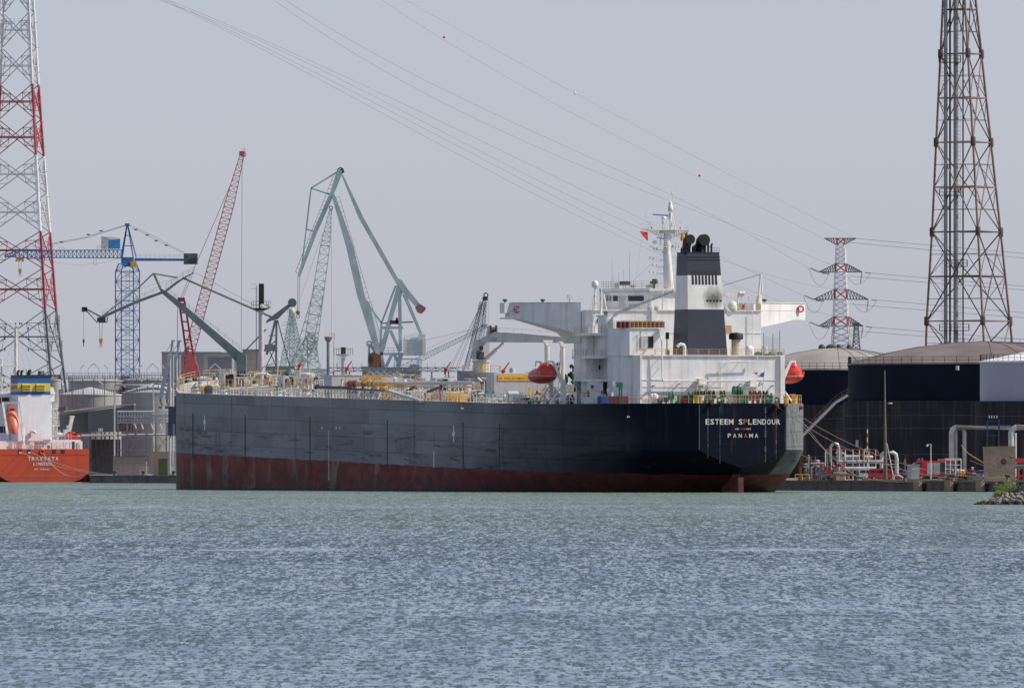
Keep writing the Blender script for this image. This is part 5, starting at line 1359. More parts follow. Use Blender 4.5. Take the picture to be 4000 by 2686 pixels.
def build_lifeboats():
    for s, px, lab in ((1, 2118, 'orange red enclosed lifeboat hanging in davits left of the stern house'), (-1, 3080, 'orange red lifeboat seen end on past the right edge of the stern house')):
        p0 = 21.8 * s if s > 0 else -20.6; u0 = U(px, p0); zt = ZS(1418, u0, p0); zb = ZS(1508, u0, p0); zc = ZS(1470, u0, p0)
        root = thing('lifeboat', lab, 'lifeboat', SW(u0, p0, zb), HD, 'lifeboats on the tanker')
        H = zt - zb; L = 4.7; B = 1.75
        hm = MB(); n = 16; rings = []
        for i in range(17):
            t = -1 + 2*i/16; w = B * (1 - abs(t)**2.6)**.55 + .02; zbot = .35 + .9*abs(t)**3; sh = 1.62
            rings.append([(L*t, w*math.cos(a), sh + (sh - zbot)*math.sin(a)*(.95)) for a in [math.pi + math.pi*j/n for j in range(n+1)]])
        vs = [v for r_ in rings for v in r_]; k = n+1; fs = []
        for i in range(16):
            for j in range(n): fs.append((i*k+j, i*k+j+1, (i+1)*k+j+1, (i+1)*k+j))
        hm.add(vs, fs); hm.build('hull', ORANGE, root, 60)
        cm = MB(); rings = []
        for i in range(17):
            t = -1 + 2*i/16; w = B * (1 - abs(t)**2.6)**.55 + .02
            hh = 1.4*(1-abs(t)**3) + (1.0*math.exp(-((t+.45)/.22)**2))
            rings.append([(L*t, w*math.cos(a), 1.62 + hh*math.sin(a)) for a in [math.pi*j/n for j in range(n+1)]])
        vs = [v for r_ in rings for v in r_]; fs = []
        for i in range(16):
            for j in range(n): fs.append((i*k+j, i*k+j+1, (i+1)*k+j+1, (i+1)*k+j))
        cm.add(vs, fs); cm.build('canopy', ORANGE, root, 60)
        g = MB(); pts = []
        for i in range(17):
            t = -1 + 2*i/16; w = B * (1 - abs(t)**2.6)**.55 + .06; pts.append((L*t, s*w, 1.60))
        g.tube(pts, .05, 5); g.tube([(x, -y, z) for x, y, z in pts], .05, 5); g.build('grab_line', LGREY, root)
        for i in range(4):
            g = MB(); x = .3 + i*.75; g.box(x, s*(B-.1), 2.15, x+.38, s*(B-.02), 2.28); g.build('window', LGREY, root)
        g = MB(); g.box(-3.3, s*(B*.75), 1.75, -2.7, s*(B*.88), 2.4); g.box(-L*.89, -.35, 1.75, -L*.84, .35, 2.4); g.build('hatch', mat('hatch_orange', (.6, .10, .03), .4), root)
        # davits belong to the ship
        for du in (-3.1, 3.1):
            g = MB(); u = u0 + du; pi = p0 - s*2.6
            g.extr([(u-.2, pi - s*.35, 14.2), (u-.2, pi + s*.3, 14.2), (u-.2, pi + s*.2, zb + 1.2), (u-.2, pi-s*.3, zb+1.0)], (.4, 0, 0))
            g.extr([(u-.15, pi - s*.4, zb + .2), (u-.15, pi + s*.25, zb - .2), (u-.15, p0 - s*.6, zt + .15), (u-.15, p0 - s*.9, zt + .3)], (.3, 0, 0)); g.beam((u, p0 - s*.8, zt+.2), (u, p0, zt+.3), .25, .25)
            g.bar((u, p0, zt + .3), (u, p0 + s*.1, zt - .5), .12, 6)
            g.bar((u+.1, pi + s*2.4, 14.2), (u+.1, pi, zb+.3), .16, 5)
            g.build('boat_davit', WHITE, ship)
        g = MB(); g.box(u0-2.8, p0-s*3.4, 14.2, u0+2.8, p0-s*1.6, 15.0); g.lathe([(.5, -.6), (.5, .6)], (u0, p0-s*2.4, 15.6), 12, 'x'); g.build('davit_winch', LGREY, ship)
build_lifeboats()

# ------------------------------------------------------------------ generic pieces used by several things
def person(name_label, loc, rz, suit, helmet, pose='stand', skin=None):
    root = thing('person', name_label, 'person', loc, rz)
    body = MB(); sk = mat('skin', (.45, .25, .17), .6)
    def limb(pts, rr, n=8): body.tube(pts, rr, n)
    # continuous torso and limbs
    limb([(0, 0, .86), (0, 0, 1.0), (0, .01, 1.2), (0, 0, 1.40), (0, 0, 1.47), (0, 0, 1.52)], [.15, .16, .155, .17, .09, .06])
    for s in (-1, 1):
        limb([(s*.09, 0, .92), (s*.10, .03, .5), (s*.11, 0, .09)], [.095, .07, .055]); body.box(s*.11-.05, -.09, 0, s*.11+.05, .16, .09)
        if pose == 'reach': limb([(s*.17, 0, 1.42), (s*.22, .18, 1.22), (s*.16, .42, 1.20)], [.065, .05, .038])
        else: limb([(s*.17, 0, 1.42), (s*.24, 0, 1.13), (s*.22, .08, .86)], [.065, .05, .038])
    body.build('body', suit, root, 60)
    h = MB(); h.lathe([(.05, 1.50), (.075, 1.56), (.095, 1.64), (.09, 1.72), (0, 1.78)], n=12)
    hd = h.build('head', sk, root, 60)
    h = MB(); h.lathe([(.14, 1.69), (.115, 1.72), (.10, 1.80), (.04, 1.84), (0, 1.845)], n=12); h.build('helmet', helmet, root, 60)
    return root
ORS = mat('orange_coverall', (.75, .14, .03), .7); BLS = mat('blue_coverall', (.03, .08, .22), .7); YLH = mat('yellow_helmet', (.75, .6, .08), .4)
a = SW(U(1815, 20.5), 20.5, deck_z(U(1815, 20.5)))
person('crewman in orange coverall and white helmet on the tanker deck', a, HD + 2.2, ORS, WHITE2)
b = SW(U(1893, 20.3), 20.3, deck_z(U(1893, 20.3)))
def gull(px, py, D, rz, label):
    root = thing('seagull', label, 'bird', P(px, py, D), rz, 'white gulls by the tanker side')
    g = MB(); g.tube([(-.26, 0, .0), (-.15, 0, .0), (0, 0, .02), (.14, 0, .04), (.20, 0, .06), (.27, 0, .05)], [.02, .06, .085, .06, .045, .012], 8)
    g.build('body', WHITE2, root, 60)
    for s in (-1, 1):
        g = MB(); g.extr([(.10, s*.05, .05), (-.06, s*.05, .05), (-.03, s*.35, .22), (-.10, s*.68, .14), (.03, s*.38, .25)], (0, 0, .015)); g.build('wing', LGREY, root)
gull(1806, 1596, 1895, R(200), 'white gull flying by the grey hull side below the deck edge')
gull(2454, 1629, 1880, R(20), 'white gull with raised wings before the dark stern quarter')

# ------------------------------------------------------------------ right bank: tanks, tower, pylon
BUND = mat('bund_wall_dark', (0.027, 0.027, 0.034), 0.85, spec=0.15, nz=0.4, ns=0.15, streak=(0.11, 0.080, 0.066), samt=0.9, sscale=0.75)
TANKD = mat('tank_navy', (0.003, 0.007, 0.019), 0.75, spec=0.15, nz=0.3, ns=0.2)
def tank(label, px, D, rpx, y_wall, y_apex, y_bund, shell, roofc, cone=False, apex_gear=None, n=72, group=None, railm=DARK, rail=True):
    s = F / D; r = rpx / s; c = P(px, 0, D)
    zt = CH + (HZ - y_wall) / s; za = CH + (HZ - y_apex) / s
    root = thing('storage_tank', label, 'storage tank', (c.x, c.y, LZ), 0, group)
    H = zt - LZ
    g = MB(); g.lathe([(r, 0), (r, H)], n=n); g.build('shell', shell, root, 30)
    rise = za - zt
    prof = [(r + .15, H - .25), (r + .15, H + .02)]
    if cone: prof += [(r*.5, H + rise*.55), (0.3, H + rise), (0, H + rise)]
    else:
        for i in range(1, 9):
            t = 1 - i / 8; prof.append((r*t, H + rise*(1 - t*t)))
    g = MB(); g.lathe(prof, n=n); rf = g.build('roof', roofc, root, 30)
    if not cone:
        g = MB()
        for i in range(24):
            a = 2*math.pi*i/24; pts = [(r*t*math.cos(a), r*t*math.sin(a), H + rise*(1-t*t) + .05) for t in (1, .75, .5, .25, .05)]
            g.tube(pts, .10, 4)
        g.build('roof_rib', roofc, rf)
    if rail:
        g = MB(); k = 72
        pts = [(r*math.cos(2*math.pi*i/k), r*math.sin(2*math.pi*i/k), H) for i in range(k+1)]
        g.rail(pts, 1.15, 3.0, .055, 2); g.tube([(x, y, z-.1) for x, y, z in pts], .12, 4); g.build('roof_railing', railm, root)
    if y_bund:
        zb = CH + (HZ - y_bund) / s - LZ
        g = MB(); g.lathe([(r + .9, 0), (r + .9, zb), (r+.05, zb + .01)], n=n); bw = g.build('bund_ring', BUND, root, 30)
        g = MB()
        for k_ in (2.6, 4.9, 9.6): 
            pts = [((r+.93)*math.cos(2*math.pi*i/60), (r+.93)*math.sin(2*math.pi*i/60), zb - k_) for i in range(61)]
            g.tube(pts, .02, 3)
        g.build('wire_ring', DGREY, bw)
    return root, r, H, rise
ROOFD = mat('weathered_roof_brown', (0.18, 0.14, 0.12), 0.75, nz=0.35, ns=0.12, streak=(0.10, 0.07, 0.06), samt=.4)
ROOFL = mat('weathered_roof_grey', (0.30, 0.275, 0.245), 0.7, nz=0.3, ns=0.15)
ta, ra, Ha, ri = tank('biggest black storage tank with brown domed roof and railing', 3858, 2155, 545, 1421, 1335, 1567, TANKD, ROOFD)
tb, rb_, Hb, rib_ = tank('black storage tank with pale grey domed roof right behind the tanker stern', 3272, 2260, 348, 1443, 1360, 1582, TANKD, ROOFL)
g = MB()
for x_, y_, s_ in ((-3, 0, .6), (-1.2, -.5, 1.0), (.3, 0, .6), (2.2, .5, .5)):
    g.lathe([(s_, 0), (s_*1.1, .6), (s_*.6, 1.0), (0, 1.1)], (x_, y_, Hb + rib_ - .3), 10)
g.build('roof_vent', DARK, tb, 50)
tc_, rc, Hc, ric = tank('storage tank with shaded white wall and white cone roof at the right edge', 4172, 2052, 344, 1411, 1345, 1567, mat('tank_white_in_shade', (.30, .33, .38), .5, nz=.1, ns=.1), WHITE, cone=True, railm=DARK)  # white wall, its shade put into the grey-blue colour
# ladder cage and stair on the big tanks
g = MB()
for i in range(9):
    a = math.pi + .02*i; 
for s0 in range(7): 
    t = math.pi*1.02 + s0*.018; g.bar((ra*math.cos(t)*1.0, ra*math.sin(t), Ha - 1.2), (ra*math.cos(t), ra*math.sin(t), Ha + 1.3), .07)
g.build('stair_landing', DARK, ta)
g = MB()
for i in range(5): g.rail([( -6 + i*5, -3 - i*.4, Ha + ri - .6 - abs(i-1)*.12), (-1 + i*5, -3 - (i+1)*.4, Ha + ri - .7 - abs(i)*.12)], 1.3, 1.8, .05, 2)
g.build('roof_walkway', DGREY, ta)
g = MB(); g.bar(P(3740, 1428, 2123) - Vector(ta.location), P(3740, 1445, 2123) - Vector(ta.location), .3, 6); g.build('drain_pipe', LGREY, ta)
def stair(label, a, b, c_, D):
    root = thing('stairway', label, 'stairway', P(a[0], a[1], D)); o = P(a[0], a[1], D)
    g = MB()
    for A, B in ((a, b), (b, c_)):
        A, B = P(*A, D) - o, P(*B, D) - o
        g.beam(A, B, .12, .45); g.beam(A + V(0, 1, 0), B + V(0, 1, 0), .12, .45)
    g.build('stringer', LGREY, root)
    g = MB()
    for A, B in ((a, b), (b, c_)):
        A, B = P(*A, D) - o, P(*B, D) - o
        for z in (.6, 1.15): g.bar(A + V(0, 0, z), B + V(0, 0, z), .05)
        k = max(2, int((B-A).length/1.2))
        for i in range(k+1): m = A.lerp(B, i/k); g.bar(m, m + V(0, 0, 1.15), .045)
    g.build('handrail', mat('faded_red_rail', (.22, .10, .09), .7), root)
stair('outside stair climbing the black tank wall beside the tanker stern', (3125, 1712), (3264, 1572), (3312, 1543), 2110)

def flare_tower():
    root = thing('flare_stack_tower', 'tall rusty lattice tower holding slim chimney pipes behind the right tanks', 'chimney tower', P(3790, 1795, 2300) * 1.0)
    root.location.z = LZ; o = Vector(root.location)
    lv = {1600: (3610, 3858, 3980), 1253: (3620, 3839, 3945), 905: (3641, 3820, 3909), 555: (3657, 3801, 3871), 210: (3674, 3781, 3834), -135: (3690, 3761, 3797), -480: (3705, 3742, 3762)}
    ys = sorted(lv, reverse=True); dep = lambda k, y: (2302, 2290, 2306)[k]
    def node(y, k):
        for a, b in zip(ys, ys[1:]):
            if b <= y <= a:
                t = (a - y)/(a - b); x = lv[a][k] + (lv[b][k]-lv[a][k])*t
                sp = (P(lv[a][2], 0, 2300) - P(lv[a][0], 0, 2300)).x*(1-t) + (P(lv[b][2], 0, 2300) - P(lv[b][0], 0, 2300)).x*t
                D = 2300 + (-.62 if k == 1 else (.25 if k == 0 else .36)) * sp
                w = P(x, y, D); w.z = P(x, y, 2300).z; return w - o
    RT = mat('rusty_pink_steel', (0.26, 0.16, 0.13), 0.65, nz=0.35, ns=.6, streak=(.08, .05, .05), samt=.6)
    RD = mat('rusty_dark_steel', (0.10, 0.065, 0.06), 0.7, nz=0.4)
    for k in range(3):
        g = MB(); pts = [node(y, k) for y in ys]; g.tube(pts, .24, 8); g.build('leg', RT, root, 60)
    for y in ys[1:]:
        for k in range(3):
            g = MB(); g.lathe([(.42, -.9), (.5, -.7), (.5, .7), (.42, .9)], node(y, k), 10); g.build('leg_joint', RD, root, 50)
    for a, b in zip(ys, ys[1:]):
        m = (a + b)/2; g = MB(); h = MB()
        for k in range(3):
            j = (k + 1) % 3
            g.bar(node(b, k), node(b, j), .12, 5); g.bar(node(m, k), node(m, j), .15, 5)
            if a < 1600 or True:
                g.bar(node(a, k), node(b, j), .13, 5); g.bar(node(a, j), node(b, k), .13, 5)
            mid = (node(m, k) + node(m, j))/2
            q1, q3 = (a + m)/2, (m + b)/2
            for qy in (q1, q3):
                h.bar(node(qy, k), node(qy, j), .06, 4)
            h.bar(node(m, k), node(q1, k).lerp(node(q1, j), .25), .08, 4); h.bar(node(m, j), node(q1, j).lerp(node(q1, k), .25), .08, 4)
            h.bar(node(m, k), node(q3, k).lerp(node(q3, j), .25), .08, 4); h.bar(node(m, j), node(q3, j).lerp(node(q3, k), .25), .08, 4)
        g.build('cross_brace', RT if (a//300) % 2 else RD, root); h.build('secondary_brace', RD, root)
    SB = mat('stack_steel_grey', (.30, .29, .30), .5, nz=.3, streak=(.10, .07, .07), samt=.7, sscale=.5)
    for px, r in ((3694, .36), (3734, .48), (3711, .2), (3762, .16)):
        g = MB(); w = P(px, 0, 2300); g.bar((w.x-o.x, 0, 0), (w.x-o.x, 0, P(0, -520, 2300).z - o.z), r, 12)
        g.build('chimney_pipe', SB if r > .3 else RD, root, 60)
    g = MB(); w = P(3686, 0, 2300)
    g.ladder((w.x-o.x-.1, -.3, 5), (w.x-o.x-.1, -.3, 120), .45, .8, .035); w = P(3744, 0, 2300); g.ladder((w.x-o.x+.1, -.3, 5), (w.x-o.x+.1, -.3, 120), .45, .8, .035); g.build('caged_ladder', DGREY, root)
    for y, x0, x1 in ((243, 3668, 3752), (762, 3670, 3754), (1040, 3698, 3778), (1290, 3670, 3785)):
        g = MB(); a, b = P(x0, y, 2300) - o, P(x1, y, 2300) - o
        g.box(a.x, -1.6, a.z - .1, b.x, 1.6, a.z); g.rail([(a.x, -1.6, a.z), (b.x, -1.6, a.z), (b.x, 1.6, a.z), (a.x, 1.6, a.z), (a.x, -1.6, a.z)], 1.2, 1.1, .045, 2); g.build('platform', RD, root)
flare_tower()

PG = mat('pylon_galvanised', (.50, .51, .52), .5, metal=.2, nz=.15); PR = mat('pylon_red', (.36, .055, .065), .6, nz=.2); PW = mat('pylon_white', (.72, .72, .72), .5, nz=.1); PD = mat('pylon_dark', (.13, .13, .14), .6)
def body_tower(mb, o, D, levels, cx, rot, rc, rb, slot, double=1):
    """square lattice tower; levels: (y pixel, half width in px); slot(y) -> material index"""
    s = F/D; pts = []
    for y, hw in levels:
        z = CH + (HZ - y)/s; r = hw/s/max(abs(math.cos(rot)), abs(math.sin(rot)), .001)
        c = P(cx, y, D) - o
        pts.append([Vector((c.x + r*math.cos(rot + k*math.pi/2), r*math.sin(rot + k*math.pi/2), z - o.z)) for k in range(4)])
    for i in range(len(levels)-1):
        mb.m = slot((levels[i][0] + levels[i+1][0])/2)
        A, B = pts[i], pts[i+1]
        for k in range(4):
            j = (k+1) % 4
            mb.bar(A[k], B[k], rc, 5)
            mb.bar(B[k], B[j], rb, 4)
            for d in range(double):
                a0, a1 = A[k].lerp(B[k], d/double), A[k].lerp(B[k], (d+1)/double); b0, b1 = A[j].lerp(B[j], d/double), A[j].lerp(B[j], (d+1)/double)
                mb.bar(a0, b1, rb, 4); mb.bar(b0, a1, rb, 4)
    return pts
def centre_pylon():
    D = 2600; root = thing('electricity_pylon', 'red and white power pylon with four crossarms right of the bridge', 'pylon', P(3286, 0, D)); root.location.z = LZ; o = Vector(root.location)
    lv = [(1560, 70), (1450, 54), (1360, 41), (1320, 37), (1272, 31)]; lo = MB(); body_tower(lo, o, D, lv, 3286, R(38), .17, .08, lambda y: 0, 2); lo.build('lower_body', PG, root)
    lv = [(1272, 31), (1237, 30)]; y = 1237; w = 30
    while y > 1180: y -= 23; w -= .6; lv.append((y, w))
    lv[-1] = (1168, 27); lv.append((1130, 26)); 
    for k in range(1, 4): lv.append((1130 - 68*k/3, 26 - 2.5*k/3))
    lv.append((1030, 22))
    for k in range(1, 5): lv.append((1030 - 73*k/4, 22 - 4*k/4))
    lv.append((932, 15))
    red = lambda y: 1 if (1237 < y < 1272 or 1130 < y < 1168 or 1030 < y < 1062 or y < 957) else 0
    g = MB(); body_tower(g, o, D, lv, 3284, R(38), .13, .085, red); g.build('upper_body', [PW, PR], root)
    def arm(x0, x1, yb, yt, xb0, xb1, inv=False):
        g = MB()
        for dep in (-.7, .7):
            def q(x, y): 
                w_ = P(x, y, D) - o; return Vector((w_.x, dep, w_.z))
            if inv:
                g.bar(q(x0, yt), q(x1, yt), .12, 4)
                for xe, xb in ((x0, xb0), (x1, xb1)):
                    g.bar(q(xe, yt), q(xb, yb), .12, 4)
                    for k in range(1, 5): xx = xe + (xb-xe)*k/5; yy = yt + (yb-yt)*k/5; g.bar(q(xx, yt), q(xx, yy), .06, 3); g.bar(q(xx, yy), q(xe + (xb-xe)*(k+1)/5, yt), .06, 3)
            else:
                g.bar(q(x0, yb), q(x1, yb), .13, 4)
                for xe, xb in ((x0, xb0), (x1, xb1)):
                    g.bar(q(xe, yb), q(xb, yt), .12, 4)
                    for k in range(1, 7): xx = xe + (xb-xe)*k/7; yy = yb + (yt-yb)*k/7; g.bar(q(xx, yb), q(xx, yy), .06, 3); g.bar(q(xx, yb), q(xe + (xb-xe)*(k+1)/7, yb + (yt-yb)*(k+1)/7), .06, 3)
        g.build('crossarm', PD, root)
    arm(3221, 3343, 954, 931, 3266, 3300, True)
    arm(3199, 3367, 1062, 1031, 3262, 3308); arm(3177, 3392, 1169, 1130, 3260, 3312); arm(3199, 3371, 1273, 1237, 3256, 3316)
    # insulator strings and jumper loops
    for (x, y, s) in ((3199, 1062, -1), (3177, 1169, -1), (3199, 1273, -1), (3367, 1062, 1), (3392, 1169, 1), (3371, 1273, 1)):
        g = MB(); a = P(x, y, D) - o
        if s < 0:
            b = P(x - 34, y - 15, D) - o; g.bar(a, b, .16, 6); g.bar(P(x+10, y+4, D) - o, P(x + 42, y + 6, D) - o, .16, 6); c0, c1, dr = P(x-40, y-16, D)-o, P(x+38, y+8, D)-o, 56
        else:
            b = P(x + 34, y + 4, D) - o; g.bar(P(x + 12, y+1, D) - o, b, .18, 6); g.bar(a, P(x - 6, y + 45, D) - o, .14, 6); c0, c1, dr = P(x+34, y+2, D)-o, P(x-60, y+12, D)-o, 42
        n_ = g.build('insulator', mat('insulator_pale', (.45, .46, .42), .4), root)
        g = MB(); pts = []
        for k in range(13):
            t = k/12; p_ = c0.lerp(c1, t); p_.z -= dr/F*D*4*t*(1-t); pts.append(p_)
        g.tube(pts, .05, 4); g.build('jumper_cable', DGREY, n_)
centre_pylon()
def small_pylon():
    D = 3000; root = thing('lattice_mast', 'small grey lattice mast beside the red and white pylon', 'mast', P(3344, 0, D)); root.location.z = LZ; o = Vector(root.location)
    g = MB(); body_tower(g, o, D, [(1560, 24), (1400, 18), (1365, 16), (1335, 13), (1308, 11), (1284, 9), (1270, 8)], 3345, R(40), .15, .09, lambda y: 0, 2); g.build('body', PD, root)
    g = MB(); c = P(3345, 1270, D) - o; g.cbox(c + V(0, 0, .3), 1.6, 1.6, .7); g.build('head', PD, root)
small_pylon()

def big_tower():
    D = 3120; cx = 64; root = thing('transmission_tower', 'very tall red and white lattice tower at the left edge of the frame', 'lattice tower', P(cx, 0, D)); root.location.z = LZ; o = Vector(root.location)
    def hw(y): 
        T = [(-400, 42), (0, 64), (330, 84), (600, 103), (900, 127), (1210, 151), (1440, 178), (1858, 230)]
        for (a, x), (b, z_) in zip(T, T[1:]):
            if y <= b: return x + (z_-x)*(y-a)/(b-a)
        return T[-1][1]
    red = lambda y: 1 if (330 < y < 608 or 905 < y < 1222) else (2 if y > 1222 else 0)
    s = F/D; rot = R(38)
    ys = [1858, 1600, 1420, 1210, 1050, 905, 752, 608, 465, 330, 185, 50, -90, -230, -400]
    g = MB(); b_ = MB(); sec = MB(); pts = []
    for y in ys:
        r = hw(y)/s/math.cos(rot); c = P(cx, y, D) - o
        pts.append([Vector((c.x + r*math.cos(rot + k*math.pi/2), r*math.sin(rot + k*math.pi/2), c.z)) for k in range(4)])
    legs = [MB() for _ in range(4)]
    for i in range(len(ys)-1):
        sl_ = red((ys[i]+ys[i+1])/2); A, B = pts[i], pts[i+1]
        for k in range(4):
            j = (k+1) % 4
            legs[k].m = sl_; legs[k].bar(A[k], B[k], .34, 6)
            b_.m = 3 if sl_ in (0, 2) and i < 3 else sl_
            # X with a horizontal through its centre
            b_.bar(A[k], B[j], .15, 4); b_.bar(A[j], B[k], .15, 4)
            m0, m1 = A[k].lerp(B[k], .5), A[j].lerp(B[j], .5)
            b_.bar(m0, m1, .13 if sl_ != 1 else .19, 4)
            sec.m = b_.m
            for t in (.25, .75):
                for (P0, P1, Q0, Q1) in ((A[k], B[k], A[j], B[j]), (A[j], B[j], A[k], B[k])):
                    e = P0.lerp(P1, t); xd = (P0.lerp(Q1, t) if t < .5 else P1.lerp(Q0, 1 - t))
                    sec.bar(e, xd, .08, 3); sec.bar(xd, m0.lerp(m1, .25) if P0 is A[k] else m0.lerp(m1, .75), .08, 3)
                    sec.bar(xd, P0.lerp(P1, .5), .08, 3)
    ms = [PW, PR, PD, PD]
    for L in legs: L.build('leg', ms, root, 60)
    b_.build('bracing', [PG, PR, PD, PD], root); sec.build('secondary_bracing', [PG, PR, PD, PD], root)
    # ladder shaft inside the right side
    g = MB(); 
    for i in range(30):
        y0, y1 = 1500 - i*64, 1500 - (i+1)*64
        a = P(cx + hw(y0)*.72, y0, D) - o; b = P(cx + hw(y1)*.72, y1, D) - o; g.m = 0 if y0 < 1230 else 1
        a.y = b.y = 1.0; g.lattice(a, b, .9, .9, 3, .06, .04)
    g.build('ladder_shaft', [PW, PD], root)
    g = MB()
    for y in range(90, 1500, 97):
        a = P(cx + hw(y), y, D) - o; a.y = -2; g.bar(a, a + V(1.0, 0, 0), .06, 4)
    g.build('warning_light_arm', DGREY, root)
    for x0, y0, y1 in ((220, 1228, 1270), (232, 1230, 1285), (243, 1328, 1365), (229, 1290, 1320), (196, 1232, 1290)):
        g = MB(); a, b = P(x0, y1, D) - o, P(x0, y0, D) - o; g.beam(a + V(0, -2, 0), b + V(0, -2, 0), .28, .25); g.bar(a + V(-.9, -2, .5), a + V(0, -2, .5), .05); g.bar(b + V(-.9, -2, -.5), b + V(0, -2, -.5), .05); g.build('antenna_panel', LGREY, root)
    for y, x0, x1 in ((95, 10, 60), (100, 78, 120), (535, 98, 140), (1335, 150, 225), (533, 0, 40)):
        g = MB(); a, b = P(x0, y, D) - o, P(x1, y, D) - o; g.box(a.x, -4.5, a.z-.1, b.x, -3, a.z); g.rail([(a.x, -4.5, a.z), (b.x, -4.5, a.z)], 1.2, 1.2, .05, 2); g.build('platform', PG if y < 1000 else PD, root)
big_tower()

def wires():
    """conductors from the river-crossing tower (out of frame, top left) down to the pylon"""
    W3 = [[(3221, 934), (2800, 720), (2240, 455), (1735, 146), (1482, 0)], [(3343, 931), (2925, 720), (2247, 365), (1584, 0)],
          [(3159, 1048), (2534, 720), (2050, 500), (1500, 230), (1112, 0)], [(3262, 1040), (2440, 720), (1950, 500), (1400, 225), (1072, 0)],
          [(3139, 1155), (2400, 802), (1900, 562), (1230, 245), (655, 0)], [(3300, 1140), (2400, 849), (1880, 590), (1240, 268), (622, 0)],
          [(3135, 1246), (2400, 881), (1850, 612), (1200, 262), (640, 0)], [(3290, 1246), (2400, 907), (1820, 628), (1180, 268), (610, -8)]]
    for i, w in enumerate(W3):
        xs = [a for a, b in w]; ys = [b for a, b in w]
        cf = np.polyfit(xs, ys, 3 if len(xs) > 4 else 2)
        x0, x1 = xs[0], xs[-1] - 260; pts = []
        for k in range(49):
            x = x0 + (x1 - x0)*k/48; y = float(np.polyval(cf, x)) if k else ys[0]
            if k == 1: y = (float(np.polyval(cf, x)) + ys[0] + (ys[1]-ys[0])*(x-x0)/(xs[1]-x0))/2
            D = 2600 - 100*(x0 - x)/(x0 - 60); pts.append(P(x, y, D))
        g = MB(); b0 = pts[0]; g.tube([p - b0 for p in pts], .038 if i > 1 else .028, 3); o = g.build('power_line', mat('conductor', (.33, .33, .35), .6)); o.location = b0
        tag(o, ['overhead wire strung with the two red marker balls, ending at the pylon top left', 'uppermost overhead wire, the one with the white marker ball', 'overhead wire ending at the left tip of the second pylon arm', 'overhead wire passing behind the radar mast to the second pylon arm', 'overhead wire ending at the left tip of the widest pylon arm', 'overhead wire ending behind the pylon body at the widest arm', 'overhead wire dipping behind the funnel to the lowest pylon arm, left tip', 'lowest overhead wire, passing behind the funnel to the lowest pylon arm'][i], 'power line', 'power lines across the sky')
    for i, (x0, y0, x1, y1) in enumerate(((3343, 931, 4400, 1022), (3320, 947, 4400, 1040), (3400, 1066, 4400, 1148), (3318, 1078, 4400, 1160), (3426, 1171, 4400, 1252), (3316, 1187, 4400, 1268), (3402, 1277, 4400, 1352), (3320, 1290, 4400, 1370))):
        pts = []
        for k in range(21):
            t = k/20; pts.append(P(x0 + (x1-x0)*t, y0 + (y1-y0)*t + 10*4*t*(1-t)*.25, 2600 - 120*t))
        g = MB(); b0 = pts[0]; g.tube([p - b0 for p in pts], .05, 3); o = g.build('power_line', mat('conductor', (.33, .33, .35), .6)); o.location = b0
        tag(o, ['highest', 'second highest', 'third highest', 'fourth highest', 'fifth', 'sixth', 'second lowest', 'lowest'][i] + ' wire leaving the pylon to the right, behind the rusty tower', 'power line', 'power lines right of the pylon')
    for x, y, m_, lab in ((1735, 146, BRED, 'red marker ball on the overhead wire, leftmost of the three'), (2247, 365, WHITE2, 'white marker ball on the overhead wire, in the middle of three'), (2733, 686, BRED, 'red marker ball on the overhead wire, rightmost of the three')):
        D = 2600 - 100*(3300 - x)/3240; g = MB(); n_ = 10; g.lathe([(.28*math.sin(math.pi*i/6), -.28*math.cos(math.pi*i/6)) for i in range(7)], n=12)
        o = g.build('marker_ball', m_, None, 60); o.location = P(x, y, D); tag(o, lab, 'marker ball', 'aircraft marker balls')
wires()

# ------------------------------------------------------------------ cranes across the basin
CRG = mat('crane_pale_green', (.47, .57, .57), .55, nz=.2, ns=.3, streak=(.22, .15, .11), samt=.35, sscale=.4)
CRD = mat('crane_dark_green', (.17, .21, .215), .6, nz=.25)  # lightened paint, some distance haze put into the colour
CRP = mat('crane_hazy_mint', (.42, .52, .48), .6, nz=.2)  # far lattice cranes: fading by haze put into the mint colour
CBL = mat('crane_blue', (.035, .17, .38), .5, nz=.2)
CRR = mat('crane_red', (.56, .12, .12), .5, nz=.2)
CONCF = mat('far_concrete', (.30, .29, .28), .8, nz=.15, ns=.05)
def crane(name, label, px, D, z=LZ):
    r = thing(name, label, 'crane', P(px, 0, D)); r.location.z = z
    o = Vector(r.location)
    return r, (lambda x, y, dd=0: P(x, y, D + dd) - o), o
def hookset(root, q, x, y0, y1, dx=4, m_=YEL, big=1.0):
    g = MB()
    for s in (-dx, dx): g.bar(q(x + s, y0), q(x + s*.6, y1), .045, 3)
    c = g.build('hoist_rope', DARK, root)
    g = MB(); a = q(x, y1); g.extr([a + V(-.55*big, -.2, 0), a + V(.55*big, -.2, 0), a + V(.45*big, -.2, -1.2*big), a + V(.1, -.2, -1.7*big), a + V(-.1, -.2, -1.7*big), a + V(-.45*big, -.2, -1.2*big)], (0, .4, 0))
    g.ring(a + V(0, 0, -2.1*big), .28, .09, 'y', 10, 4); g.build('hook_block', m_, root)

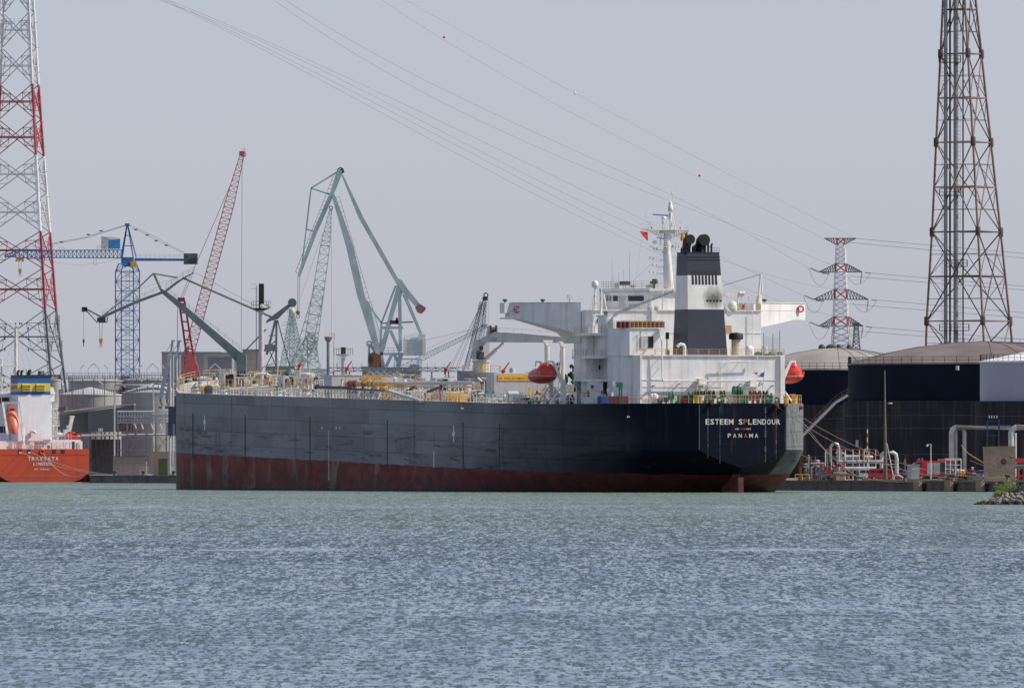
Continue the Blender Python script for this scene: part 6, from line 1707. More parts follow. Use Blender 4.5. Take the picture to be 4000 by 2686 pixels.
def crane_green():
    root, q, o = crane('harbour_crane', 'large pale green level luffing harbour crane with folded jib above the tanker midships', 1530, 2450)
    def pl(name, pts, th, m_=CRG, dd=0):
        g = MB(); g.extr([q(x, y, dd - th/2) for x, y in pts], (0, th, 0)); return g.build(name, m_, root)
    pl('main_boom', [(1296, 768), (1304, 756), (1312, 768), (1380, 960), (1428, 1168), (1442, 1180), (1484, 1360), (1482, 1385), (1466, 1378), (1408, 1195), (1396, 1160), (1352, 965)], 1.6)
    bo = pl('luffing_jib', [(1316, 668), (1334, 664), (1334, 684), (1300, 770), (1240, 905), (1176, 1070), (1172, 1082), (1163, 1080), (1164, 1068), (1224, 900), (1290, 750)], 1.2)
    pl('tie_beam', [(1330, 676), (1342, 686), (1420, 850), (1562, 1100), (1550, 1112), (1400, 850)], .8)
    pl('counterweight_lever', [(1543, 1100), (1556, 1088), (1568, 1092), (1590, 1125), (1655, 1205), (1645, 1216), (1630, 1205), (1575, 1145)], 1.2)
    pl('counterweight', [(1621, 1200), (1640, 1186), (1664, 1202), (1660, 1212), (1646, 1225), (1630, 1220)], 2.2, mat('counterweight_rust', (.28, .14, .14), .7))
    g = MB(); g.ring(q(1330, 667), .6, .14, 'y', 14, 6); g.beam(q(1322, 680), q(1340, 664), .4, 1.0); g.build('head_sheave', DARK, root)
    g = MB()
    for a, b in (((1215, 735), (1324, 668)), ((1215, 735), (1288, 760)), ((1215, 736), (1196, 895)), ((1196, 895), (1176, 1060)), ((1196, 895), (1232, 906))): g.bar(q(*a), q(*b), .22 if a[0] > 1200 else .18, 4)
    g.build('jib_strut', CRG, root)
    g = MB()
    for a, b, w in (((1560, 1115), (1487, 1385), .75), ((1573, 1120), (1560, 1165), .5), ((1561, 1165), (1564, 1370), .55), ((1575, 1150), (1648, 1318), .28), ((1583, 1150), (1655, 1320), .2), ((1430, 1178), (1490, 1262), .3), ((1490, 1262), (1546, 1115), .3), ((1490, 1262), (1484, 1385), .35), ((1525, 1290), (1562, 1375), .5), ((1485, 1375), (1495, 1432), .75), ((1566, 1380), (1555, 1432), .75), ((1530, 1385), (1508, 1432), .5), ((1540, 1385), (1556, 1415), .5)):
        g.beam(q(*a), q(*b), w*1.3, w*1.3)
    for y in (1280, 1382): g.beam(q(1488, y), q(1575, y), .6, .5)
    g.build('frame_leg', CRG, root)
    g = MB(); g.beam(q(1496, 1262), q(1614, 1257), .25, .25); g.cbox(q(1540, 1258), 1.8, 1, .8); g.cbox(q(1550, 1252), .5, 1, 1.2); g.build('spindle_drive', mat('machine_dark_red', (.12, .03, .03), .6), root)
    g = MB(); a, b = q(1577, 1388), q(1663, 1326); g.box(a.x, -1.6, a.z, b.x, 2.5, b.z); mh = g.build('machinery_house', mat('house_mint', (.42, .53, .50), .5, streak=(.35, .2, .1), samt=.4), root)
    g = MB(); g.box(b.x - .7, -1.7, a.z, b.x + .05, 2.6, b.z + .1); g.box(a.x-.05, -1.7, a.z, a.x + .6, 2.6, b.z + .1); g.build('corner_panel', CREAM, mh)
    g = MB(); g.beam(q(1600, 1325), q(1655, 1318), .8, .5); g.cbox(q(1648, 1318), 1.4, 1, 1.2); g.build('roof_winch', CRG, mh)
    g = MB(); g.rail([q(1495, 1380), q(1560, 1380)], 1.1, 1.2, .05, 2); g.rail([q(1640, 1318), q(1580, 1326)], .8, 1.4, .04, 2)
    # ladder rail along boom and jib
    for A, B, off in (((1316, 766), (1438, 1180), 9), ((1440, 1180), (1492, 1360), 9)):
        a, b = q(A[0] + off, A[1]), q(B[0] + off, B[1]); a2, b2 = q(A[0] - 1, A[1] + 6), q(B[0] - 1, B[1] + 6); g.bar(a, b, .045, 3)
        for i in range(22): g.bar(a.lerp(b, i/21), a2.lerp(b2, i/21), .04, 3)
    a, b = q(1302, 688), q(1154, 1062); a2, b2 = q(1322, 690), q(1166, 1068); g.bar(a, b, .045, 3)
    for i in range(24): g.bar(a.lerp(b, i/23), a2.lerp(b2, i/23), .04, 3)
    g.build('walkway_rail', DGREY, root)
    g = MB(); a = q(1452, 1410); g.cbox(a, 1.2, 1.2, 3.2); g.cbox(q(1470, 1405), 2.0, 1.5, 3.2); cb = g.build('operator_cabin', mat('cabin_rust_red', (.30, .10, .06), .6), root)
    g = MB(); g.cbox(q(1448, 1402, -1), 1.0, .4, 1.0); g.build('window', GLASS, cb)
    g = MB(); g.bar(q(1442, 1342), q(1440, 1440), .25, 5); g.bar(q(1446, 1345), q(1475, 1390), .3, 5); g.ring(q(1442, 1342), .5, .15, 'y'); g.build('ladder_tower', CRG, root)
    g = MB(); g.cbox(q(1530, 1455), 9, 7, 2.2); g.cbox(q(1530, 1500), 12, 9, 5); 
    for x in (1465, 1595): g.beam(q(x, 1450), q(x, 1790), 1.2, 1.2)
    g.build('portal', CRD, root)
    g = MB()
    for x0, x1, y1 in ((1164, 1162, 1212), (1171, 1168, 1212)): g.bar(q(x0, 1080), q(x1, y1), .05, 3)
    g.build('hoist_rope', DARK, root)
    g = MB(); a = q(1164, 1220); g.lathe([(0, -.5), (.45, -.3), (.45, .3), (0, .5)], a, 10, 'y'); g.ring(a + V(0, 0, -.85), .33, .1, 'y', 10, 4); g.build('hook_block', mat('hook_brown', (.2, .1, .07), .6), root)
crane_green()

def crane_dark():
    root, q, o = crane('harbour_crane', 'dark grey green double jib dock crane with long diagonal boom behind the tanker bow', 1000, 2560)
    def pl(name, pts, th, m_=CRD):
        g = MB(); g.extr([q(x, y, -th/2) for x, y in pts], (0, th, 0)); return g.build(name, m_, root)
    pl('main_boom', [(628, 1142), (632, 1128), (645, 1134), (700, 1175), (935, 1372), (962, 1400), (960, 1430), (925, 1415), (880, 1368), (700, 1205)], 1.8)
    pl('luffing_jib', [(630, 1138), (636, 1146), (545, 1180), (470, 1212), (410, 1240), (396, 1247), (388, 1238), (360, 1222), (328, 1206), (330, 1200), (395, 1234), (460, 1205), (540, 1170)], 1.0)
    pl('rear_jib', [(645, 1132), (690, 1098), (725, 1078), (758, 1062), (758, 1067), (730, 1082), (700, 1102), (650, 1140)], .9)
    g = MB()
    for a, b, w in (((600, 1067), (634, 1142), .28), ((600, 1067), (536, 1128), .16), ((536, 1128), (398, 1236), .13), ((600, 1068), (692, 1084), .18), ((712, 1084), (1060, 1237), .26), ((328, 1203), (380, 1260), .12), ((384, 1258), (418, 1258), .15), ((418, 1258), (420, 1238), .12)):
        g.bar(q(*a), q(*b), w, 5)
    g.build('tie_rod', mat('tie_grey', (.25, .26, .24), .6), root)
    g = MB(); g.bar(q(766, 1066), q(990, 1190), .035, 3); g.bar(q(540, 1128), q(690, 1085), .02, 3); g.build('rope', DARK, root)
    pl('counter_lever', [(1038, 1262), (1042, 1250), (1070, 1228), (1108, 1200), (1132, 1184), (1140, 1192), (1110, 1220), (1085, 1246), (1060, 1252)], 1.4, mat('lever_grey', (.17, .20, .21), .6))
    g = MB(); g.lathe([(.9, -1), (.95, -.9), (.95, .9), (.9, 1)], q(1142, 1182), 18, 'y'); g.build('counterweight', mat('lever_grey', (.17, .20, .21), .6), root, 50)
    g = MB()
    for a, b, w in (((1076, 1250), (1042, 1385), .5), ((1080, 1250), (1078, 1432), .45), ((1084, 1250), (1132, 1432), .25), ((1078, 1330), (1046, 1355), .25), ((950, 1378), (1040, 1285), .28), ((952, 1380), (1078, 1356), .22), ((1045, 1352), (1078, 1430), .2), ((1078, 1352), (1040, 1430), .2)):
        g.beam(q(*a), q(*b), w, w)
    for y in (1310, 1365): g.beam(q(1050, y), q(1082, y), .2, .2)
    g.cbox(q(1058, 1358), 2.6, 2, 1.4); g.build('frame_leg', CRD, root)
    g = MB(); g.box(q(1038, 0).x, -3, q(0, 1462).z, q(1152, 0).x, 3, q(0, 1430).z); g.build('machinery_house', CRD, root)
    g = MB(); g.box(q(925, 0).x, -3, q(0, 1465).z, q(962, 0).x, 3, q(0, 1385).z); g.cbox(q(1000, 1500), 14, 8, 4)
    for x in (940, 1100): g.beam(q(x, 1500), q(x, 1790), 1.3, 1.3)
    g.build('portal', CRD, root)
    g = MB(); g.rail([q(648, 1126), q(715, 1082), q(758, 1060)], 1.0, 1.4, .045, 2); g.rail([q(655, 1140), q(935, 1366)], .9, 2, .04, 2); g.rail([q(400, 1234), q(470, 1200), q(630, 1132)], .9, 2, .04, 2); g.build('walkway_rail', DGREY, root)
    hookset(root, q, 394, 1260, 1322, 6, YEL, .75); 
    g = MB(); g.bar(q(327, 1210), q(327, 1325), .04, 3); g.lathe([(0, -.5), (.2, -.3), (.2, .3), (0, .5)], q(327, 1332), 8); g.bar(q(327, 1340), q(327, 1353), .1, 5); g.build('hoist_rope', DARK, root)
    g = MB(); g.cbox(q(330, 1208), 1.2, 1, 1.0); g.cbox(q(396, 1248), 1.8, 1.2, .9); g.build('jib_sheave', DARK, root)
crane_dark()

def crane_red():
    root, q, o = crane('crawler_crane', 'tall thin red lattice boom crawler crane left of the tanker bow', 735, 2620)
    g = MB(); g.lattice(q(737, 1385), q(898, 790), 2.2, 2.0, 28, .10, .055); g.lattice(q(898, 790), q(946, 604), 2.0, .9, 9, .09, .05); g.lattice(q(728, 1430), q(737, 1385), .9, 2.2, 3, .13, .07); g.build('main_boom', CRR, root)
    g = MB(); g.cbox(q(945, 600), 1.2, 1, 1.0); g.ring(q(952, 603), .5, .1, 'y'); g.rail([q(936, 612), q(956, 596)], 1, .8, .05, 2); g.build('boom_head', CRR, root)
    g = MB(); g.beam(q(699, 1172), q(733, 1415), .45, .45); g.beam(q(720, 1172), q(760, 1420), .42, .42)
    for k in range(7): t = (k+.4)/7; g.beam(q(699, 1172).lerp(q(733, 1415), t), q(720, 1172).lerp(q(760, 1420), t), .3, .3)
    g.cbox(q(708, 1170), 1.6, 1.2, .9); g.build('mast', mat('mast_dark_red', (.34, .03, .04), .55), root)
    g = MB(); g.bar(q(695, 1180), q(692, 1360), .10, 4); g.bar(q(912, 695), q(748, 1072), .09, 4); g.lattice(q(748, 1072), q(708, 1168), .5, .5, 6, .04, .02); g.build('pendant', mat('pendant_pink', (.45, .2, .2), .6), root)
    g = MB(); g.bar(q(946, 612), q(942, 1400), .045, 3); g.build('hoist_rope', DARK, root)
    g = MB(); g.extr([q(722, 1425, -1.5), q(768, 1425, -1.5), q(762, 1390, -1.5), q(728, 1380, -1.5)], (0, 3, 0)); g.cbox(q(745, 1440), 3.2, 3.5, 1.8); g.cbox(q(745, 1462), 4.0, 4, 1.3)
    for x in (735, 752): g.beam(q(x, 1390), q(x, 1350), .35, .35)
    g.build('upper_works', CRR, root); g = MB(); g.cbox(q(745, 1500), 2.6, 2.6, 4); g.cbox(q(745, 1600), 7, 7, 6); g.beam(q(745, 1600), q(745, 1790), 3, 3); g.build('pedestal', DARK, root)
crane_red()

def crane_tower():
    root, q, o = crane('tower_crane', 'blue tower crane with long horizontal jib and white winch cabin', 498, 3080)
    g = MB(); a, b = q(498, 1480), q(498, 1060); g.lattice(a, b, 4.9, 4.9, 11, .20, .09, side=(math.cos(.35), math.sin(.35), 0)); g.lattice(q(498, 1060), q(498, 1030), 4.9, 3.6, 1, .2, .1, side=(math.cos(.35), math.sin(.35), 0))
    for y in range(1790, 1480, -35): pass
    g.lattice(q(498, 1790), a, 4.9, 4.9, 8, .2, .1, side=(math.cos(.35), math.sin(.35), 0)); g.build('mast', CBL, root)
    g = MB(); g.ladder(q(499, 1480) + V(0, .3, 0), q(499, 1050) + V(0, .3, 0), .9, 1.0, .07); g.build('mast_ladder', DGREY, root)
    g = MB(); g.extr([q(472, 1022, -1.6), q(524, 1022, -1.6), q(516, 1040, -1.6), q(478, 1040, -1.6)], (0, 3.2, 0)); g.cbox(q(498, 1013), 3.2, 3, 1.1); g.build('slewing_ring', CBL, root)
    g = MB()
    for x in (472, 478): g.beam(q(x, 1005), q(496, 880), .32, .32)
    for x in (532, 520): g.beam(q(x, 1005), q(499, 880), .28, .28)
    for y in (960, 920): g.beam(q(498 - (y-880)*.2, y), q(498 + (y-880)*.25, y), .2, .2)
    g.cbox(q(497, 878), 1.2, 1, .7); g.build('tower_head', CBL, root)
    g = MB(); g.lattice(q(475, 992), q(60, 992), 1.9, 1.7, 26, .14, .07, 2.0, 1.8, side=(0, 1, 0)); g.lattice(q(60, 992), q(18, 1000), 1.5, .5, 4, .13, .08); g.build('jib', CBL, root)
    g = MB(); g.rail([q(200, 978), q(60, 976)], .8, 3, .04, 1); g.rail([q(232, 978), q(250, 978)], .8, 1, .05, 1); g.build('jib_rail', CBL, root)
    g = MB(); g.extr([q(525, 1008, -.6), q(722, 1010, -.6), q(722, 1019, -.6), q(525, 1019, -.6)], (0, 1.2, 0)); cj = g.build('counter_jib', CBL, root)
    g = MB(); g.rail([q(530, 1008), q(718, 1009)], .95, 1.2, .04, 2); g.build('jib_rail', LGREY, cj)
    g = MB(); a, b = q(718, 1032), q(772, 990); g.box(a.x, -1.8, a.z, b.x, 1.8, b.z); cw = g.build('counterweight', mat('counterweight_green', (.10, .13, .11), .7, nz=.4), root); 
    g = MB(); g.cbox(q(756, 1018, -2), 1.6, .6, 1.2); g.build('weight_block', DARK, cw)
    g = MB(); a, b = q(396, 972), q(470, 930); m_ = q(424, 0).x; g.extr([V(a.x, -1.6, a.z), V(m_, -1.6, a.z), V(m_, -1.6, b.z-.1), V(a.x, -1.6, b.z + .25)], (0, 3.2, 0)); wc = g.build('winch_cabin', WHITE2, root)
    g = MB(); g.box(m_ + .01, -1.6, a.z, b.x, 1.6, b.z - .35); g.build('blue_side', mat('cabin_blue', (.06, .33, .62), .5), wc)
    g = MB(); g.extr([V(a.x - .1, -1.8, b.z + .25), V(m_, -1.8, b.z), V(b.x + .1, -1.8, b.z - .3), V(b.x+.1, -1.8, b.z - .05), V(m_, -1.8, b.z + .25), V(a.x-.1, -1.8, b.z + .45)], (0, 3.6, 0)); g.build('roof', WHITE2, wc)
    g = MB(); g.rail([q(380, 975), q(440, 975)], 1.0, 1, .05, 2); g.build('guard_rail', RYEL, wc)
    g = MB(); g.tube([q(490, 879), q(340, 925), q(200, 952)], .07, 4); g.tube([q(490, 882), q(340, 929), q(200, 956)], .05, 4); g.tube([q(502, 880), q(600, 932), q(715, 988)], .05, 4); g.tube([q(502, 876), q(610, 928), q(720, 986)], .05, 4); g.tube([q(200, 1022), q(300, 1036), q(410, 1025), q(470, 1008)], .025, 3); g.tube([q(20, 1002), q(80, 1000)], .05, 3); g.build('tie_rope', DARK, root)
    g = MB(); 
    for x, y in ((530, 897), (575, 918), (610, 940), (650, 958), (395, 902), (345, 916), (240, 945)): g.cbox(q(x, y), .9, .4, .3)
    g.build('rope_clamp', DARK, root)
    g = MB(); g.cbox(q(78, 1012), 2.0, 1.6, .6)
    for x in (64, 76, 90): g.lathe([(0, -.25), (.3, -.2), (.3, .2), (0, .25)], q(x, 1018), 8, 'y')
    g.build('trolley', YEL, root); hookset(root, q, 78, 1020, 1050, 6, YEL, .8)
    g = MB(); g.cbox(q(522, 1032, -2), 1.5, 1, 1.6); g.build('operator_cabin', YEL, root)
    g = MB(); g.bar(q(366, 1013), q(366, 1034), .05); g.bar(q(376, 1013), q(376, 1034), .05); g.bar(q(366, 1034), q(376, 1034), .05); g.build('work_basket', CBL, root)
crane_tower()

def crane_pale():
    root, q, o = crane('lattice_crane', 'pale mint lattice boom crane leaning right behind the bow mast', 1210, 3100)
    g = MB(); g.lattice(q(1205, 1400), q(1270, 960), 3.6, 2.4, 13, .12, .07); g.lattice(q(1270, 960), q(1292, 815), 2.4, .6, 8, .12, .07); g.lattice(q(1170, 1440), q(1250, 1120), 4.4, 2.6, 9, .12, .07); g.build('boom', CRP, root)
    g = MB(); g.ring(q(1293, 812), .45, .12, 'y'); g.build('head_sheave', DARK, root)
    g = MB(); g.bar(q(1294, 815), q(1294, 1305), .04, 3); g.bar(q(1262, 905), q(1175, 1160), .035, 3); g.build('rope', DGREY, root)
    g = MB(); g.lattice(q(1150, 1440), q(1225, 1310), 3.2, 3.0, 6, .2, .12); g.lattice(q(1225, 1440), q(1215, 1310), 3.2, 2.0, 5, .2, .12); g.cbox(q(1190, 1470), 12, 8, 4); g.cbox(q(1190, 1640), 14, 10, 16); g.build('base_frame', CRP, root)
    root, q, o = crane('lattice_crane', 'pale mint lattice jib crane with drum head, shorter one just behind the bow mast', 1140, 3000)
    g = MB(); g.lattice(q(1105, 1430), q(1138, 1220), 1.4, .9, 14, .14, .08); g.lattice(q(1180, 1430), q(1142, 1220), 1.4, .9, 14, .14, .08); g.lattice(q(1140, 1430), q(1140, 1225), 1.3, 1.0, 14, .14, .08); g.build('boom', CRP, root)
    g = MB(); g.lathe([(.6, -.7), (.75, -.5), (.75, .4), (.5, .7)], q(1140, 1215), 12); g.rail([q(1124, 1226), q(1134, 1226)], 1.2, .6, .05, 2); g.build('drum_head', CRP, root, 50)
    g = MB(); 
    for i in range(6): g.beam(q(1100, 1440 - i*34), q(1180 - i*5, 1406 - i*28), .12, .12); g.beam(q(1185 - i*6, 1440 - i*34), q(1110, 1406 - i*30), .12, .12)
    g.cbox(q(1140, 1470), 9, 6, 4); g.cbox(q(1140, 1640), 10, 8, 16); g.build('base_frame', CRP, root)
    root, q, o = crane('lattice_crane', 'far pale crane with low slanting lattice jib left of the deck crane', 1750, 3300)
    g = MB(); g.lattice(q(1530, 1455), q(1660, 1392), 1.2, 1.4, 8, .10, .06); g.lattice(q(1660, 1392), q(1905, 1272), 1.5, .8, 22, .10, .06); g.build('boom', CRP, root)
    g = MB(); g.tube([q(1655, 1330), q(1760, 1305), q(1865, 1282)], .045, 3); g.tube([q(1610, 1390), q(1800, 1300), q(1900, 1270)], .03, 3); g.build('rope', DGREY, root)
    g = MB(); g.cbox(q(1890, 1272), 1.8, 1, .9); g.build('head_sheave', CRP, root)
    g = MB(); g.lattice(q(1540, 1480), q(1548, 1402), 1, 1, 5, .08, .05); g.lattice(q(1640, 1480), q(1638, 1402), 1, 1, 5, .08, .05); g.beam(q(1540, 1402), q(1640, 1402), .3, .3); g.cbox(q(1620, 1440), 2.6, 2, 2.4); g.cbox(q(1590, 1500), 10, 6, 3); g.cbox(q(1590, 1650), 10, 6, 18); g.build('base_frame', mat('far_crane_blue', (.20, .28, .36), .6), root)
    root, q, o = crane('lattice_crane', 'grey blue lattice crane with big sheave and many stay ropes behind the deck crane', 1860, 2900)
    CB2 = mat('crane_slate', (.16, .18, .23), .6)
    g = MB(); g.lattice(q(1850, 1400), q(1893, 1175), 1.1, .7, 14, .11, .06); g.lattice(q(1822, 1440), q(1880, 1180), 1.0, .7, 16, .11, .06); g.lattice(q(1875, 1440), q(1896, 1180), .8, .6, 14, .09, .05); g.cbox(q(1850, 1480), 8, 6, 4); g.cbox(q(1850, 1650), 8, 6, 18); g.build('boom', CB2, root)
    g = MB(); g.ring(q(1898, 1152), .5, .14, 'y', 14); g.cbox(q(1895, 1166), 1.3, .8, .9); g.build('head_sheave', DARK, root)
    g = MB()
    for x in (1750, 1758, 1775, 1784, 1806, 1812): g.bar(q(1888, 1170), q(x, 1450), .045, 3)
    for x in (1898, 1907): g.bar(q(x, 1165), q(x, 1310), .03, 3)
    g.build('stay_rope', DGREY, root)
crane_pale()

# ------------------------------------------------------------------ far land: silos, halls, trees
def block(name, label, cat, x0, x1, yt, D, dep, m_, extra=None, yb=1795):
    a, b = P(x0, yt, D), P(x1, yt, D); root = thing(name, label, cat, ((a.x+b.x)/2, D, LZ))
    w = (b.x - a.x)/2; h = a.z - LZ; g = MB(); g.box(-w, 0, 0, w, dep, h); wl = g.build('wall', m_, root)
    g = MB(); g.box(-w-.15, -.15, h, w+.15, dep+.15, h+.35); g.build('roof', mat('roof_flat', (.25, .25, .26), .8), root)
    if extra: extra(root, w, h)
    return root
block('concrete_silo', 'long pale concrete silo block far behind the red crane', 'silo', 632, 862, 1378, 3600, 30, CONCF)
block('concrete_silo', 'sunlit cream end of the concrete silo behind the red crane', 'silo', 796, 1010, 1380, 3560, 10, mat('far_concrete_sunlit', (.42, .38, .32), .8, nz=.15, ns=.1))  # lighter, warmer copy of the far concrete: sunlight put into the colour
block('warehouse', 'grey blue windowless hall far behind the winches on the bow', 'warehouse', 812, 906, 1396, 3400, 30, mat('far_hall_blue', (.20, .21, .25), .7, nz=.1))
block('warehouse', 'low beige hall behind the bow mast and the dark crane', 'warehouse', 948, 1030, 1368, 3500, 30, mat('far_hall_beige', (.36, .32, .27), .8))
block('warehouse', 'low grey hall across the basin behind the middle of the tanker', 'warehouse', 1180, 1330, 1470, 3300, 30, CONCF)
block('warehouse', 'small grey building behind the pale green crane portal', 'warehouse', 1415, 1500, 1436, 3000, 20, mat('far_hall_grey', (.28, .28, .30), .7))

def build_tree(label, px, yt, wpx, D, seed, cmul=1.0, group=None, poplar=True):
    rnd = random.Random(seed); s = F/D; root = thing('tree', label, 'tree', (P(px, 0, D).x, D, LZ), 0, group)
    h = P(0, yt, D).z - LZ; w = wpx/s/2
    g = MB(); g.tube([(0, 0, 0), (.1, 0, h*.5), (0, .1, h*.93)], [.35, .22, .06], 7)
    for i in range(10):
        z = h*(.25 + .06*i); a = rnd.random()*6.28; g.tube([(0, 0, z), (w*.55*math.cos(a), w*.55*math.sin(a), z + h*.12)], [.1, .03], 4)
    g.build('trunk', mat('bark', (.09, .07, .05), .9), root)
    g = MB()
    clumps = [(rnd.gauss(0, w*.38), rnd.gauss(0, w*.38), h*(.2 + .76*rnd.random())) for _ in range(42)]
    for cx, cy, cz in clumps:
        t = (cz/h - .2)/.8; f = (1 - abs(t - .35)**1.6*1.0); cx *= max(.25, f); cy *= max(.25, f)
        r = w*rnd.uniform(.22, .42)*max(.4, f)
        for _ in range(70):
            d = Vector((rnd.gauss(0, 1), rnd.gauss(0, 1), rnd.gauss(0, 1.2))).normalized()*r*rnd.uniform(.5, 1.0); c = Vector((cx, cy, cz)) + d
            e = rnd.uniform(.18, .4); u = Vector((rnd.gauss(0, 1), rnd.gauss(0, 1), rnd.gauss(0, 1))).normalized()*e; v = u.orthogonal().normalized()*e
            g.add([c-u, c-v, c+u, c+v], [(0, 1, 2, 3)])
    g.build('crown', mat('poplar_leaves', (.035*cmul, .065*cmul, .030*cmul), .7, nz=.4, ns=.8), root)
build_tree('slim dark poplar just left of the port lifeboat, half hidden', 2108, 1420, 26, 2700, 1, group='poplars behind the tanker')
build_tree('tall dark poplar between the boom rests and the lifeboat', 2186, 1402, 46, 2700, 2, group='poplars behind the tanker')
build_tree('dark poplar touching the left edge of the stern house', 2236, 1405, 42, 2700, 3, group='poplars behind the tanker')
build_tree('low dark poplar right of the lifeboat davit', 2210, 1450, 44, 2750, 4, group='poplars behind the tanker')

# ------------------------------------------------------------------ left bank: tank farm, hall, pipe rack, loading arms
TG = mat('tank_concrete_grey', (.33, .32, .31), .75, nz=.2, ns=.2, streak=(.22, .20, .19), samt=.5, sscale=.4)
TR = mat('tank_roof_grey', (.44, .44, .43), .7, nz=.15)
def ltank(label, px, D, rpx, yw, ya, **k):
    return tank(label, px, D, rpx, yw, ya, 0, TG, TR, cone=True, n=40, railm=DGREY, group='grey storage tanks on the left bank', **k)
ltank('grey storage tank directly behind the dark corrugated hall, left of the blue mast', 352, 2860, 122, 1540, 1512)
ltank('grey storage tank right of the blue crane mast, above the pipe rack', 600, 2840, 121, 1532, 1497)
ltank('rear grey storage tank seen between the two front ones', 385, 2990, 118, 1486, 1474)
ltank('rear grey storage tank behind the loading arms', 600, 2990, 128, 1483, 1466)
ltank('slim tall grey tank beside the funnel of the orange ship', 205, 2890, 32, 1482, 1472)
ltank('low grey tank partly hidden by the loading arms and the tanker bow', 750, 2960, 110, 1478, 1464)
def floodlights():
    proto = None
    for i, (px, yt, kx, ky, lab) in enumerate(((314, 1424, 324, 1424, 'floodlight pole with tilted lamp left of the blue mast'), (420, 1420, 410, 1420, 'floodlight pole with tilted lamp just left of the blue mast'), (542, 1424, 552, 1424, 'floodlight pole with tilted lamp right of the blue mast'), (644, 1424, 636, 1424, 'floodlight pole by the top of the loading arms'))):
        root = thing('floodlight_pole', lab, 'floodlight', (P(px, 0, 2830).x, 2830, P(0, 1470, 2830).z), 0, 'floodlights over the left tanks')
        h = (1470 - 1440)*2830/F; g = MB(); g.bar((0, 0, 0), (0, 0, h), .07, 5); g.build('pole', LGREY, root)
        g = MB(); s = 1 if kx > px else -1; g.beam((0, 0, h), (s*.85, 0, h + 1.0), .22, .3); g.build('lamp_arm', WHITE2, root)
    for px, lab in ((366, 'double floodlight gable frame on the left tank roofs'), (596, 'double floodlight gable frame right of the blue mast'), (840, 'double floodlight gable frame behind the bow winches')):
        root = thing('floodlight_gable', lab, 'floodlight', (P(px, 0, 2830).x, 2830, P(0, 1470, 2830).z), 0, 'floodlights over the left tanks')
        g = MB(); h = 30*2830/F; w = 22*2830/F; g.bar((-w, 0, 0), (-w, 0, h), .07, 5); g.bar((w, 0, 0), (w, 0, h), .07, 5); g.build('pole', LGREY, root)
        g = MB(); g.beam((-w, 0, h), (0, 0, h + 1.25), .22, .25); g.beam((0, 0, h + 1.25), (w, 0, h), .22, .25); g.build('lamp_arm', WHITE2, root)
floodlights()
def catwalk_left():
    D = 2835; root = thing('roof_walkway', 'long railed walkway over the grey tanks on the left bank', 'walkway', P(450, 1478, D)); o = Vector(root.location)
    g = MB(); a, b = P(236, 1476, D) - o, P(700, 1476, D) - o; g.box(a.x, -1, a.z - .2, b.x, 1, a.z); g.build('deck', DGREY, root)
    g = MB(); g.rail([(a.x, -1, a.z), (b.x, -1, a.z)], 1.25, 1.5, .055, 3); g.rail([(a.x, 1, a.z), (b.x, 1, a.z)], 1.25, 1.7, .05, 3); g.build('guard_rail', DGREY, root)
    g = MB(); 
    for x in range(240, 700, 42): c = P(x, 1476, D) - o; g.bar((c.x, 0, LZ - o.z), (c.x, 0, c.z - .2), .12, 4)
    g.build('post', DGREY, root)
    for xa, ya, xb, yb in ((385, 1487, 402, 1500), (452, 1476, 470, 1486), (550, 1488, 572, 1472), (475, 1500, 490, 1510)):
        g = MB(); g.beam(P(xa, ya, D-3) - o, P(xb, yb, D-3) - o, .22, .3); g.build('lamp_arm', WHITE2, root)
catwalk_left()
def pipes_left():
    D = 2800
    for pts, lab in (([(447, 1585), (447, 1506), (450, 1503), (590, 1503)], 'white pipe rising before the grey tanks then running right'), ([(600, 1600), (598, 1505), (604, 1500), (690, 1500)], 'white pipe rising by the loading arms and bending right')):
        root = thing('pipeline', lab, 'pipe', P(pts[0][0], pts[0][1], D)); o = Vector(root.location); root.location = o
        g = MB(); g.tube([P(*p, D) - o for p in [(pts[0][0], 1790)] + pts], .2, 8); g.build('pipe', PIPE, root, 50)
pipes_left()

